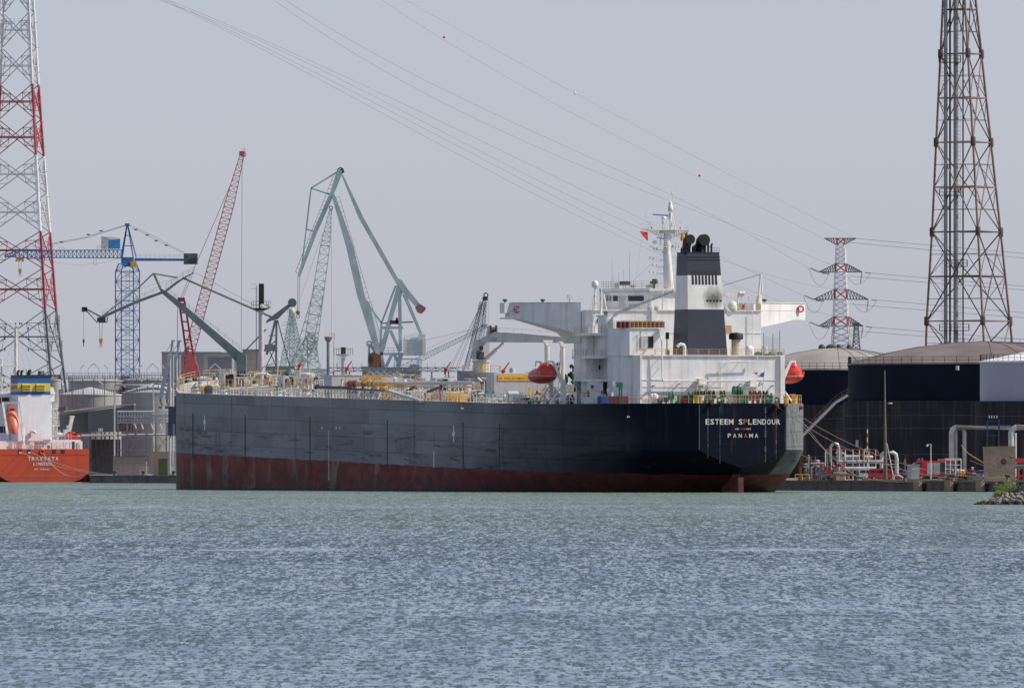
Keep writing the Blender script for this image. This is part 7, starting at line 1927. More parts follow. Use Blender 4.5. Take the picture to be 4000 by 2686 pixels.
def hall():
    D = 2812; m_ = bpy.data.materials.new('corrugated_dark'); m_.use_nodes = True
    n = m_.node_tree.nodes; l = m_.node_tree.links; b = n['Principled BSDF']; b.inputs['Roughness'].default_value = .55
    tc = n.new('ShaderNodeTexCoord'); w = n.new('ShaderNodeTexWave'); w.inputs['Scale'].default_value = 1.4; l.new(tc.outputs['Object'], w.inputs['Vector'])
    cr = n.new('ShaderNodeMix'); cr.data_type = 'RGBA'; cr.inputs[6].default_value = (.050, .058, .068, 1); cr.inputs[7].default_value = (.105, .115, .125, 1)
    l.new(w.outputs['Fac'], cr.inputs[0]); l.new(cr.outputs[2], b.inputs['Base Color'])
    root = thing('corrugated_hall', 'dark corrugated metal hall on stilts with pale roof edge, sign TP 01', 'hall', (P(400, 0, D).x, D, LZ)); o = Vector(root.location)
    def q(x, y, d=0): return P(x, y, D + d) - o
    g = MB()
    g.extr([q(343, 1686), q(463, 1686), q(523, 1640), q(523, 1582), q(343, 1607)], (0, 12, 0)); g.build('wall', m_, root)
    g = MB(); g.extr([q(251, 1608), q(343, 1600), q(523, 1580), q(523, 1577), q(420, 1583), q(251, 1603)], (0, 15, 0)); g.build('roof', mat('roof_edge_beige', (.42, .40, .35), .7), root)
    g = MB(); g.extr([q(222, 1694, 3), q(343, 1690, 3), q(343, 1608, 3), q(222, 1620, 3)], (0, 12, 0)); g.extr([q(222, 1605, 9), q(259, 1602, 9), q(259, 1585, 9), q(222, 1590, 9)], (0, 6, 0)); g.build('side_wall', m_, root)
    g = MB(); g.extr([q(384, 1683, -.1), q(402, 1683, -.1), q(402, 1672, -.1), q(384, 1672, -.1)], (0, .06, 0)); sg = g.build('sign', WHITE2, root)
    letters('sign_text', 'TP 01', q(385.5, 1681, -.14), (1, 0, 0), (0, 0, 1), 15*D/F, 7.5*D/F, DARK, sg, .8)
    g = MB()
    for x in (352, 374, 396, 410, 428, 444): g.beam(q(x, 1688, 1), q(x, 1853, 1), .3, .3)
    for y in (1700, 1758, 1800): g.beam(q(352, y, .6), q(460, y, .6), .3, .3)
    for x in (352, 396, 428): g.bar(q(x, 1765), q(x + 34, 1795), .1, 4); g.bar(q(x, 1795), q(x+34, 1765), .1, 4)
    g.build('stilt_frame', DARK, root)
    g = MB(); g.bar(q(318, 1700, -.5), q(640, 1697, -.5), .28, 8); g.build('side_pipe', GALV, root, 50)
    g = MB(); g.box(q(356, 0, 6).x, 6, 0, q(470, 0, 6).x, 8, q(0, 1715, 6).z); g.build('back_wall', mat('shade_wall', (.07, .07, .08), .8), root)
hall()
def rack():
    D = 2690; root = thing('pipe_rack', 'grey steel pipe bridge on trestle legs in front of the left tanks', 'pipe rack', (P(560, 0, D).x, D, LZ)); o = Vector(root.location)
    def q(x, y, d=0): return P(x, y, D + d) - o
    g = MB()
    for d in (0, 3):
        for y in (1608, 1625, 1640, 1650): g.beam(q(457, y, d), q(690, y, d), .22, .22)
        for i, x in enumerate(range(460, 690, 11)): g.beam(q(x, 1650, d), q(x, 1608, d), .16, .16)
    for x in range(460, 690, 11): g.bar(q(x, 1612, -.2), q(x + 6, 1632, -.2), .12, 4)
    g.build('truss', LGREY, root)
    g = MB(); g.bar(q(457, 1607, 1), q(600, 1607, 1), .2, 6); g.bar(q(560, 1618, 1), q(690, 1618, 1), .16, 6); g.bar(q(495, 1697, 1), q(655, 1697, 1), .25, 8); g.build('pipe', PIPE, root, 50)
    g = MB()
    for x in (461, 497, 530, 573, 608, 650): g.beam(q(x, 1650, .5), q(x, 1850 if x > 540 else 1782, .5), .34, .34)
    for a, b in (((500, 1700), (555, 1762)), ((555, 1700), (500, 1762)), ((615, 1700), (650, 1740)), ((655, 1700), (612, 1762))): g.bar(q(*a), q(*b), .1, 4)
    g.beam(q(460, 1758), q(570, 1758), .25, .25); g.build('trestle_leg', mat('trestle_grey', (.24, .25, .27), .6), root)
    for x in (525, 552, 590, 625): 
        g = MB(); g.bar(q(x, 1655, -.4), q(x + 7, 1675, -.4), .16, 5); g.build('lamp_tube', WHITE2, root)
    g = MB(); g.ring(q(480, 1665, 2), .8, .2, 'y'); g.tube([q(505, 1682, 2), q(505, 1658, 2), q(515, 1652, 2), q(520, 1660, 2), q(520, 1682, 2)], .22, 8); g.build('red_pipework', DRED, root, 50)
    root = thing('bund_building', 'plain beige concrete wall box on the left quay under the pipe bridge', 'wall', (P(507, 0, 2672).x, 2672, LZ)); o = Vector(root.location)
    PK = mat('pinkish_concrete', (.34, .27, .235), .85, nz=.15, ns=.3, streak=(.2, .17, .15), samt=.4)
    g = MB(); a, b = P(441, 1782, 2672) - o, P(572, 1782, 2672) - o; g.box(a.x, 0, 0, b.x, 3, a.z); g.build('wall', PK, root)
    g = MB(); a, b = P(441, 1780, 2672) - o, P(586, 1780, 2672) - o; g.box(a.x, -.1, a.z-.15, b.x, 3, a.z); g.build('coping', CONC, root)
    g = MB(); a, b = P(570, 1800, 2671) - o, P(576, 1793, 2671) - o; g.box(a.x, -1, a.z, b.x, -.9, b.z); g.build('warning_plate', RED, root)
    root = thing('substation', 'low pinkish quay building with green door and yellow ladder left of the bow', 'building', (P(632, 0, 2680).x, 2680, LZ)); o = Vector(root.location)
    g = MB(); a, b = P(596, 1762, 2680) - o, P(684, 1762, 2680) - o; g.box(a.x, 0, 0, b.x, 5, a.z); w_ = g.build('wall', PK, root)
    g = MB(); a, b = P(620, 1845, 2680) - o, P(654, 1790, 2680) - o; g.box(a.x, -.06, 0, b.x, .02, b.z); g.build('door', mat('olive_door', (.08, .10, .03), .6), w_)
    g = MB(); a, b = P(600, 1790, 2678) - o, P(600, 1735, 2678) - o; g.ladder(a, b, .9, .5, .08); g.ladder(a + V(1, 0, 0), b + V(1, 0, 0), .6, .5, .08); g.rail([P(598, 1758, 2678) - o, P(645, 1758, 2678) - o], 1.2, .8, .07, 2); g.build('yellow_ladder', mat('dull_yellow', (.42, .33, .06), .6), root)
rack()
def loading_arms():
    D = 2664
    for k, (dx, lab) in enumerate(((0, 'left of the two grey marine loading arms by the tanker bow'), (24, 'right of the two grey marine loading arms by the tanker bow'))):
        root = thing('loading_arm', lab, 'loading arm', (P(663 + dx*.9, 0, D).x, D + k*3, LZ), 0, 'marine loading arms'); o = Vector(root.location)
        def q(x, y): w = P(x + dx, y, D); return Vector((w.x - o.x, 0, w.z - o.z))
        g = MB(); g.bar(q(664, 1850), q(664, 1385), .3, 8); g.bar(q(674, 1850), q(676, 1385), .18, 6); g.build('riser', LGREY, root, 50)
        g = MB(); g.beam(q(662, 1388), q(626, 1558), .75, .85); g.beam(q(665, 1390), q(674, 1334), .35, .45); g.build('boom', mat('arm_blue_grey', (.33, .37, .42), .5), root)
        g = MB(); g.bar(q(674, 1334), q(648, 1375), .07, 4); g.bar(q(648, 1375), q(640, 1450), .06, 4); g.bar(q(674, 1334), q(684, 1390), .07, 4); g.cbox(q(676, 1331), .9, .7, .4); g.lathe([(.5, -.3), (.5, .3)], q(662, 1388), 12, 'y'); g.build('counter_arm', LGREY, root)
        g = MB(); g.tube([q(626, 1558), q(628, 1572), q(634, 1578), q(628, 1590)], .25, 8); g.lathe([(.4, -.4), (.45, 0), (.4, .4)], q(626, 1588), 10, 'x'); g.build('coupler', DGREY, root, 50)
        g = MB(); g.cbox(q(670, 1620), 1.4, 1.4, 3.8); g.bar(q(668, 1650), q(668, 1700), .8, 6); g.build('hydraulic_unit', mat('blue_black', (.03, .06, .09), .5), root)
    root = thing('lattice_mast', 'slim grey lattice access tower beside the loading arms', 'mast', (P(686, 0, 2668).x, 2668, LZ)); o = Vector(root.location)
    g = MB(); g.lattice(P(686, 1850, 2668) - o, P(686, 1400, 2668) - o, 1.1, 1.1, 30, .07, .05); g.build('body', LGREY, root)
    root = thing('jetty_cabin', 'small grey cabin with white number board at the foot of the tanker bow', 'cabin', (P(680, 0, 2655).x, 2656, LZ)); o = Vector(root.location)
    g = MB(); a = P(668, 1812, 2655) - o; g.box(a.x, 0, .3, a.x + 2.5, 2, a.z); g.build('wall', LGREY, root)
    g = MB(); g.box(a.x + .05, -.08, a.z-1.8, a.x + .55, -.02, a.z-.5); g.build('number_board', WHITE2, root)
    proto = None
    for i, (px, lab) in enumerate(((449, 'dark bollard on the left quay nearest the orange ship'), (561, 'dark bollard on the left quay by the small white steps'), (679, 'dark bollard on the left quay right at the tanker bow'))):
        w = P(px, 0, 2654)
        if not proto:
            proto = thing('bollard', lab, 'bollard', (w.x, 2653.5, LZ), 0, 'quay bollards'); g = MB(); g.lathe([(.45, 0), (.32, .12), (.28, .55), (.5, .75), (.48, .95), (0, 1.0)], n=12); g.build('post', mat('bollard_iron', (.07, .06, .06), .7), proto, 50)
        else: dup(proto, (w.x, 2653.5, LZ), 0, lab)
    root = thing('steps', 'small white tubular steps standing on the left quay', 'steps', (P(565, 0, 2657).x, 2656, LZ)); o = Vector(root.location)
    g = MB()
    for x in (545, 556, 568, 578): g.bar(P(x, 1850, 2656) - o, P(x + (3 if x < 560 else -1), 1822, 2656) - o, .06)
    for y in (1824, 1835): g.bar(P(547, y, 2656) - o, P(584, y, 2656) - o, .05)
    g.beam(P(545, 1849, 2656) - o, P(590, 1849, 2656) - o, .15, .15); g.build('frame', WHITE2, root)
loading_arms()

# ------------------------------------------------------------------ the orange ship at the left edge
def chem_ship():
    D = 2790; hd = HD
    w0 = P(166, 0, D); ORH = mat('orange_hull', (.50, .062, .018), .5, nz=.12, ns=.15, streak=(.24, .03, .02), samt=.45, sscale=.25)
    root = thing('chemical_tanker', 'orange hulled ship at the left edge showing its stern, blue and yellow banded funnel', 'ship', (w0.x, D, 0), hd)
    c_, s_ = math.cos(hd), math.sin(hd)
    def pt(px, u):
        t = (px - 2000)/F; return (w0.x + c_*u - t*(D + s_*u)) / (t*c_ + s_)
    def zs(py, u, p=0): return CH + (HZ - py)/F*(D + s_*u + c_*p)
    def V3(px, py, u): p = pt(px, u); return Vector((u, p, zs(py, u, p)))
    B = 11.35; zd = zs(1753, 0)
    g = MB(); secs = []
    prof = [(1, zd), (1, 2.9), (.97, 2.1), (.90, 1.2), (.80, .5), (.68, .1), (.55, -.3), (.4, -1.2)]
    us = [0, 3, 8, 20, 40, 90, 110]
    for i, u in enumerate(us):
        k = min(1, .0 + (u/20)); bb = B if u < 95 else B*.5
        row = []
        for sgn in (1, -1):
            r_ = []
            for f, z in prof:
                f2 = f + (1 - f)*min(1, u/30); r_.append((u, sgn*bb*f2, z))
            row.append(r_)
        secs.append(row)
    K = len(prof); g.v = [p for row in secs for r_ in row for p in r_]
    for i in range(len(us)-1):
        for s in (0, 1):
            a, b = (2*i + s)*K, (2*i + 2 + s)*K
            for j in range(K-1):
                f = [a+j, a+j+1, b+j+1, b+j]; g.f.append(f if s == 0 else f[::-1]); g.mi.append(0)
        g.f.append([2*i*K, (2*i+2)*K, (2*i+2)*K + K, 2*i*K + K]); g.mi.append(0)
    for j in range(K-1): g.f.append([j, K+j, K+j+1, j+1]); g.mi.append(0)
    h = g.build('hull', ORH, root, 25)
    def line(txt, x0, x1, y0, y1, nm, fill):
        pa, pb = pt(x0, 0), pt(x1, 0); letters(nm, txt, (-.06, pa, zs(y1, 0)), (0, -1, 0), (0, 0, 1), pa - pb, zs(y0, 0) - zs(y1, 0), LETW, h, fill)
    line('TRAVIATA', 106, 230, 1783, 1798, 'ship_name', .74); line('LIMASSOL', 129, 207, 1805.5, 1817, 'home_port', .84); line('IMO 9684122', 131, 194, 1829, 1835, 'registration_number', .84)
    g = MB()
    for x in (79, 114, 211, 245): a = V3(x, 1755, 0); g.box(-.05, a.y - .45, zs(1770, 0), .02, a.y + .45, zs(1756, 0))
    g.build('mooring_port', mat('port_shadow', (.05, .012, .01), .7), h)
    g = MB()
    for x in (79, 114): a = V3(x, 1768, 0); g.box(-.1, a.y - .3, zs(1770, 0), .0, a.y + .3, zs(1764, 0))
    g.build('port_roller', WHITE2, h)
    g = MB(); a = V3(163, 1764, 0); g.ring((-.08, a.y, a.z), .5, .16, 'x', 16); g.build('stern_chock', ORH, h, 60)
    for y_ in (1776,):
        g = MB(); g.beam((-.04, B*.98, zs(y_, 0)), (-.04, -B*.98, zs(y_, 0)), .05, .06); g.build('plate_weld', ORH, h)
    for y_ in (1858,):
        g = MB(); g.beam((-.04, B*.9, zs(y_, 0)), (-.04, -B*.9, zs(y_, 0)), .03, .04); g.build('plate_weld', LGREY, h)
    # superstructure
    WB = mat('ship_white', (.78, .79, .80), .45, nz=.06, streak=(.5, .45, .4), samt=.2)
    g = MB(); u0 = 14; g.box(u0, pt(322, u0), zd, u0 + 9, pt(-60, u0), zs(1722, u0)); g.build('deckhouse', WB, root)
    g = MB(); u0 = 13; g.box(u0, pt(197, u0), zs(1722, u0), u0 + 6, pt(71, u0), zs(1558, u0)); st = g.build('funnel_casing', WB, root)
    bands = [(1558, 1542, WB), (1542, 1528, mat('band_blue', (.015, .12, .33), .5)), (1528, 1496, mat('band_yellow', (.62, .50, .12), .5)), (1496, 1478, mat('band_blue', (.015, .12, .33), .5)), (1478, 1464, mat('band_top', (.010, .028, .055), .5))]
    for i, (y1, y0, m_) in enumerate(bands):
        g = MB(); k = .18*i; g.box(u0 + .0, pt(197 if i < 4 else 199, u0), zs(y1, u0), u0 + 6, pt(70, u0), zs(y0, u0)); g.build('funnel_band', m_, st)
    for x0, x1 in ((85, 122), (140, 177)):
        for k in range(5):
            y = 1501 + k*6; g = MB(); a, b = pt(x1, u0), pt(x0, u0)
            g.extr([(u0 - .5, a, zs(y + 1.5, u0)), (u0 + .01, a, zs(y - 3.2, u0)), (u0 + .01, a, zs(y - 2, u0)), (u0 - .5, a, zs(y + 2.6, u0))], (0, b - a, 0)); g.build('louvre', bands[2][2], st)
        g = MB(); g.box(u0 - .02, pt(x1 + 1, u0), zs(1529, u0), u0 + .02, pt(x0 - 1, u0), zs(1497, u0)); g.build('louvre_opening', DARK, st)
    pf = pt(70, u0); letters('funnel_letters', 'GEFO', (u0 + 5.6, pf + .05, zs(1521, u0 + 3)), (-1, 0, 0), (0, 0, 1), 5.0, .9, mat('letter_grey', (.12, .13, .15), .6), st, .75)
    for px, r in ((67+2, .28), (85-2, .28), (112, .42), (150, .14), (158, .14), (164, .14), (171, .14), (156, .2)):
        g = MB(); p = pt(px, u0 + 2); z = zs(1466, u0 + 2); g.tube([(u0 + 2, p, z - .2), (u0 + 2, p, z + .7), (u0+1.8, p-.1, z + 1.0), (u0 + 1.3, p - .1, z + 1.05)] if r > .2 else [(u0+2, p, z-.2), (u0+2, p, z+1.1)], r*1.0, 8); g.build('exhaust_pipe', BLACK, st, 50)
    # bridge front block behind, wings
    g = MB(); u1 = 20; g.box(u1, pt(204, u1), zs(1722, u1), u1 + 8, pt(-80, u1), zs(1568, u1)); br = g.build('accommodation_block', WB, root)
    g = MB(); g.box(u1 - .3, pt(212, u1), zs(1568, u1), u1 + 8, pt(-80, u1), zs(1538, u1)); g.build('bridge', WB, root)
    g = MB(); g.box(u1 - .35, pt(34, u1), zs(1567, u1), u1 - .28, pt(6, u1), zs(1552, u1)); g.box(u1-.35, pt(2, u1), zs(1575, u1), u1-.28, pt(-10, u1), zs(1552, u1)); g.build('window', GLASS, br)
    for x0, x1, y0, y1 in ((-5, 12, 1664, 1690), (14, 20, 1664, 1690)): 
        g = MB(); g.box(u1 - .05, pt(x1, u1), zs(y1, u1), u1, pt(x0, u1), zs(y0, u1)); g.build('window', GLASS, br)
    g = MB(); g.extr([V3(193, 1510, 19), V3(208, 1512, 19), V3(217, 1538, 19), V3(193, 1538, 19)], (3, 0, 0)); g.build('wing_top', WB, root)
    g = MB(); g.extr([V3(195, 1538, 20), V3(212, 1538, 20), V3(196, 1572, 20)], (.1, 0, 0)); g.build('wing_window', GLASS, root)
    # outside stair tower on the right
    g = MB(); u2 = 15
    for y in (1594, 1630, 1660, 1700): 
        a, b = V3(196, y, u2), V3(224 + (y-1594)*.07, y, u2); g.box(u2 - 1, b.y, a.z - .25, u2 + 3, a.y, a.z); g.rail([(u2-1, a.y, a.z), (u2-1, b.y, a.z), (u2 + 3, b.y, a.z)], 1.2, 1, .05, 3)
    for x in (196, 210, 223): g.bar(V3(x, 1720, u2 - .9), V3(x, 1590, u2 - .9), .12, 4)
    for y in (1628, 1660, 1700): g.ladder(V3(212, y, u2-.6), V3(200, y - 32, u2-.6), .7, .4, .04, (0, 1, 0))
    g.build('stair_tower', WHITE2, root)
    # boat deck on the right
    g = MB(); u3 = 6; a, b = V3(197, 1716, u3), V3(315, 1716, u3); g.box(u3, b.y, a.z - .75, u3 + 6, a.y, a.z); bd = g.build('boat_deck', WB, root)
    g = MB()
    for x in (203, 221, 258, 275, 309): c = V3(x, 1725, u3 + .3); g.beam((u3 + .3, c.y, zd), (u3+.3, c.y, a.z - .7), .35, .5)
    g.build('deck_pillar', WB, bd)
    g = MB(); g.rail([V3(228, 1716, u3), V3(280, 1716, u3)], 1.3, .9, .05, 3); g.build('guard_rail', WHITE2, bd)
    g = MB(); g.beam(V3(269, 1688, u3 + 2), V3(281, 1630, u3 + 2), .75, .75); g.cbox(V3(281, 1627, u3 + 2), .8, 1.0, .5); g.bar(V3(262, 1716, u3+2), V3(266, 1660, u3+2), .35, 8); g.cbox(V3(255, 1690, u3 + 2), 1, .8, 1.6); g.build('rescue_davit', WHITE2, root)
    g = MB(); g.lathe([(.45, -1.2), (.5, 0), (.45, 1.2)], V3(240, 1697, u3 + 2), 12, 'y'); g.build('winch', CREAM, root, 50)
    rb = thing('rescue_boat', 'small bright orange rescue boat on the stern deck of the orange ship', 'rescue boat', root.matrix_basis @ V3(283, 1708, u3 + 1), hd)
    g = MB(); g.tube([(0, 1.9, .2), (0, 1.2, .1), (0, -1.2, .1), (0, -1.7, .25), (0, -2.0, .45)], [.35, .5, .55, .4, .15], 10); g.build('hull', ORANGE, rb, 60)
    g = MB(); g.tube([(0, 1.7, .7), (0, .8, 1.1), (0, -.6, .95), (0, -1.4, .6)], [.1, .35, .3, .1], 8); g.build('cover', ORANGE, rb, 60); g = MB(); g.cbox((0, -.9, .9), .8, .5, .7); g.build('console', DARK, rb)
    # free-fall lifeboat in its ramp
    lb = thing('free_fall_lifeboat', 'orange free fall lifeboat tilted nose down on the stern of the orange ship', 'lifeboat', root.matrix_basis @ V3(50, 1655, 5), hd)
    o3 = V3(50, 1655, 5)
    A, Bv = V3(38, 1600, 8) - o3, V3(58, 1697, 3) - o3; ax = (Bv - A)
    g = MB(); ts = [0, .06, .2, .45, .7, .85, .95, 1.0]; rr = [.9, 1.25, 1.45, 1.5, 1.35, .95, .45, .08]
    g.tube([A + ax*t for t in ts], rr, 14); LBO = mat('faded_orange', (.62, .16, .08), .45, nz=.15, ns=.7); g.build('hull', LBO, lb, 50)
    g = MB(); c = A + ax*.08 + V(-.9, 0, .6); g.cbox(c, 1.5, 1.7, 1.6); tw = g.build('conning_tower', LBO, lb)
    g = MB(); g.cbox(c + V(-.76, 0, -.1), .06, 1.2, .5); g.build('window', GLASS, tw)
    g = MB(); c = A + ax*.5; g.cbox(c + V(-1.3, -.3, .2), .3, .6, .35); g.build('hatch', DARK, lb)
    g = MB()
    for (a, b, w) in (((10, 1573), (29, 1697), .5), ((78, 1575), (93, 1670), .42), ((10, 1573), (78, 1573), .4), ((29, 1697), (29, 1745), .45), ((93, 1670), (93, 1740), .4), ((84, 1655), (95, 1740), .4)):
        g.beam(V3(a[0], a[1], 4.5), V3(b[0], b[1], 3.5), w, w)
    g.build('lifeboat_ramp', WHITE2, root)
    # main mast
    g = MB(); u4 = 22; g.tube([V3(62, 1540, u4), V3(62, 1275, u4)], [.42, .34], 10); g.bar(V3(72, 1440, u4), V3(71, 1275, u4), .1, 5)
    g.box(u4-.6, pt(82, u4), zs(1271, u4), u4 + .6, pt(42, u4), zs(1268, u4))
    for y, x0, x1 in ((1288, 22, 105), (1331, 22, 102), (1371, 22, 106)): g.bar(V3(x0, y, u4), V3(62, y - 5, u4), .07, 5); g.bar(V3(62, y - 5, u4), V3(x1, y, u4), .07, 5)
    for x in (50, 74): g.bar(V3(x, 1460, u4), V3(62 + (x-62)*.3, 1425, u4), .1, 5)
    mm = g.build('mast', WHITE2, root, 50)
    for x, y in ((19, 1280), (19, 1322), (19, 1365), (111, 1282), (111, 1325), (111, 1366), (85, 1265), (77, 1263), (60, 1265)):
        g = MB(); c = V3(x, y, u4); g.lathe([(.14, -.3), (.14, .3)], c, 8); g.build('navigation_light', BLACK, mm)
    g = MB(); g.bar(V3(51, 1270, u4), V3(51, 1243, u4), .04, 4); g.lathe([(0, -.3), (.3, 0), (0, .3)], V3(42, 1260, u4), 10); g.build('sensor', WHITE2, mm)
    g = MB(); 
    for x0, y0, x1, y1 in ((62, 1290, 120, 1430), (62, 1290, 130, 1400), (62, 1290, 20, 1440), (62, 1330, 102, 1450)): g.bar(V3(x0, y0, u4), V3(x1, y1, u4), .02, 3)
    g.build('stay_wire', DGREY, mm)
    g = MB(); g.beam(V3(-10, 1398, u4), V3(48, 1395, u4), .15, .3); g.bar(V3(6, 1540, u4), V3(6, 1398, u4), .2, 6); g.box(u4 - 1, pt(55, u4), zs(1432, u4), u4 + 1, pt(-20, u4), zs(1428, u4)); g.rail([V3(0, 1428, u4), V3(52, 1428, u4)], 1.3, .9, .04, 3)
    g.bar(V3(17, 1475, u4), V3(35, 1535, u4), .14, 5); g.bar(V3(46, 1485, u4), V3(28, 1530, u4), .14, 5); g.bar(V3(17, 1472, u4), V3(38, 1478, u4), .12, 5)
    g.build('radar_mast', WHITE2, root)
    g = MB(); g.beam(V3(92, 1438, u4), V3(122, 1438, u4), .12, .25); g.bar(V3(104, 1438, u4), V3(104, 1465, u4), .2, 6); g.build('radar_scanner', WHITE2, root)
    g = MB(); g.rail([V3(-5, 1530, u4 - 2), V3(40, 1530, u4 - 2)], 1.2, .9, .05, 3); g.build('guard_rail', WHITE2, root)
    # poop gear and gooseneck
    g = MB(); g.tube([V3(120, 1705, 12.5), V3(120, 1690, 12.5), V3(124, 1684, 12.5), V3(132, 1684, 12.5), V3(138, 1690, 12.5)], .3, 8); g.build('gooseneck_vent', mat('vent_stainless', (.5, .48, .45), .35), root, 50)
    rnd = random.Random(4)
    for i in range(26):
        g = MB(); x = rnd.uniform(45, 310); c = V3(x, 1752, 3); w = rnd.uniform(.2, .7); g.cbox(c + V(0, 0, rnd.uniform(.2, .9)), .6, w, rnd.uniform(.6, 2.0)); g.build('deck_gear', rnd.choice([WHITE2, WHITE2, LGREY, CREAM, DARK, WHITE2]), root)
    g = MB(); g.cbox(V3(125, 1733, 4), .3, 1.1, .9); g.build('name_plate', WHITE2, root)
    g = MB(); g.rail([V3(40, 1752, 2), V3(240, 1752, 2)], 1.6, 1.4, .05, 2); g.build('guard_rail', WHITE2, root)
    return pt, zs, root
tpt, tzs, chem = chem_ship()

def rope(name, label, a, b, sag, r, m_, group):
    pts = []
    for k in range(21):
        t = k/20; p = a.lerp(b, t); p.z -= sag*4*t*(1-t); pts.append(p - a)
    g = MB(); g.tube(pts, r, 4); o = g.build(name, m_); o.location = a
    return tag(o, label, 'rope', group)
cw = lambda px, py, u: chem.matrix_basis @ Vector((u, tpt(px, u), tzs(py, u)))
for (x, y, xe, ye, s, lab) in ((82, 1764, 415, 1846, 1.2, 'upper pale mooring rope slack across the orange transom'), (118, 1764, 400, 1847, .8, 'second pale mooring rope across the orange transom'), (168, 1768, 340, 1840, 2.6, 'lowest sagging pale mooring rope from the ring on the orange transom')):
    a = cw(x, y, -.4); b = P(xe, ye, 2662); b.z = LZ + .4
    rope('mooring_rope', lab, a, b, s, .045, WROPE, 'mooring ropes of the orange ship')
sp = lambda px, py, u: SW(u, PT(px, u), ZS(py, u))
def quay_at(px, v=50.8):
    t = (px - 2000)/F; Y = (v + 34.7 + 618.6)/(.9455*t + .3256); return Vector((t*Y, Y, LZ))
for i, (x, y, u, pe, s, lab) in enumerate(((3106, 1600, 5, 3345, 1.2, 'dark mooring rope from the tanker quarter down to the nearest bollard'), (3118, 1640, 6, 3349, .8, 'lower parallel mooring rope to the nearest right hand bollard'), (3065, 1585, 1.2, 3930, 3.2, 'long dark mooring rope from the stern to the far right bollard'), (3031, 1583, -.4, 3925, 4.0, 'second long mooring rope running to the far right bollard'), (2845, 1572, -.4, 3700, 5.0, 'thin mooring rope drooping across the lettered transom'))):
    a = sp(x, y, u); b = quay_at(pe) + V(0, 0, .7)
    rope('mooring_rope', lab, a, b, s, .055 if i < 4 else .03, ROPE, 'mooring ropes of the tanker')
rope('mooring_rope', 'mooring rope slanting to the right past the concrete slab', P(3790, 1798, 1960), P(4060, 1862, 1925), .5, .06, ROPE, 'mooring ropes of the tanker')

# ------------------------------------------------------------------ right quay
def at(px, D): return Vector((P(px, 0, D).x, D, LZ))
def rel(o, D): return lambda x, y, d=0: P(x, y, D + d) - o
BI = mat('rusty_bollard', (.13, .065, .05), .7, nz=.4)
proto = None
for px, lab in ((3342, 'rusty bollard on the right quay left of the red van'), (3535, 'rusty bollard between the red van and the grey cabinet'), (3937, 'rusty bollard in front of the concrete slab'), (3722, 'rusty bollard in front of the fire engine')):
    w = quay_at(px, 51.2)
    if proto is None:
        proto = thing('bollard', lab, 'bollard', w, 0, 'quay bollards'); g = MB(); g.lathe([(.42, 0), (.3, .1), (.27, .6), (.5, .8), (.52, 1.0), (.4, 1.06), (0, 1.08)], n=14); g.build('post', BI, proto, 50)
    else: dup(proto, w, 0, lab)
# fenders on the quay wall
proto = None; FB = mat('fender_beige', (.42, .33, .20), .8, nz=.2); FK = mat('fender_black', (.03, .03, .035), .8)
for i, px in enumerate((3594, 3716, 3838, 3960)):
    w = quay_at(px, 49.5); lab = ['leftmost beige fender board on the right quay wall', 'second beige fender board on the right quay wall', 'third beige fender board on the right quay wall', 'rightmost beige fender board behind the bushes'][i]
    if proto is None:
        proto = thing('quay_fender', lab, 'fender', (w.x, w.y, .1), HD, 'fenders on the right quay'); g = MB(); g.box(-1.0, -.0, 0, 1.6, .6, 1.55); g.build('board', FB, proto)
        g = MB(); g.box(-1.4, -.6, .2, 1.0, -.02, 1.3); g.build('rubber_block', FK, proto)
        g = MB(); g.bar((-1.3, .1, 1.5), (-1.9, -.2, 1.1), .05); g.bar((-1.0, .3, 1.5), (-1.9, -.1, 1.4), .05); g.build('chain', mat('chain_blue', (.03, .12, .22), .6), proto)
    else: dup(proto, (w.x, w.y, .1), HD, lab)
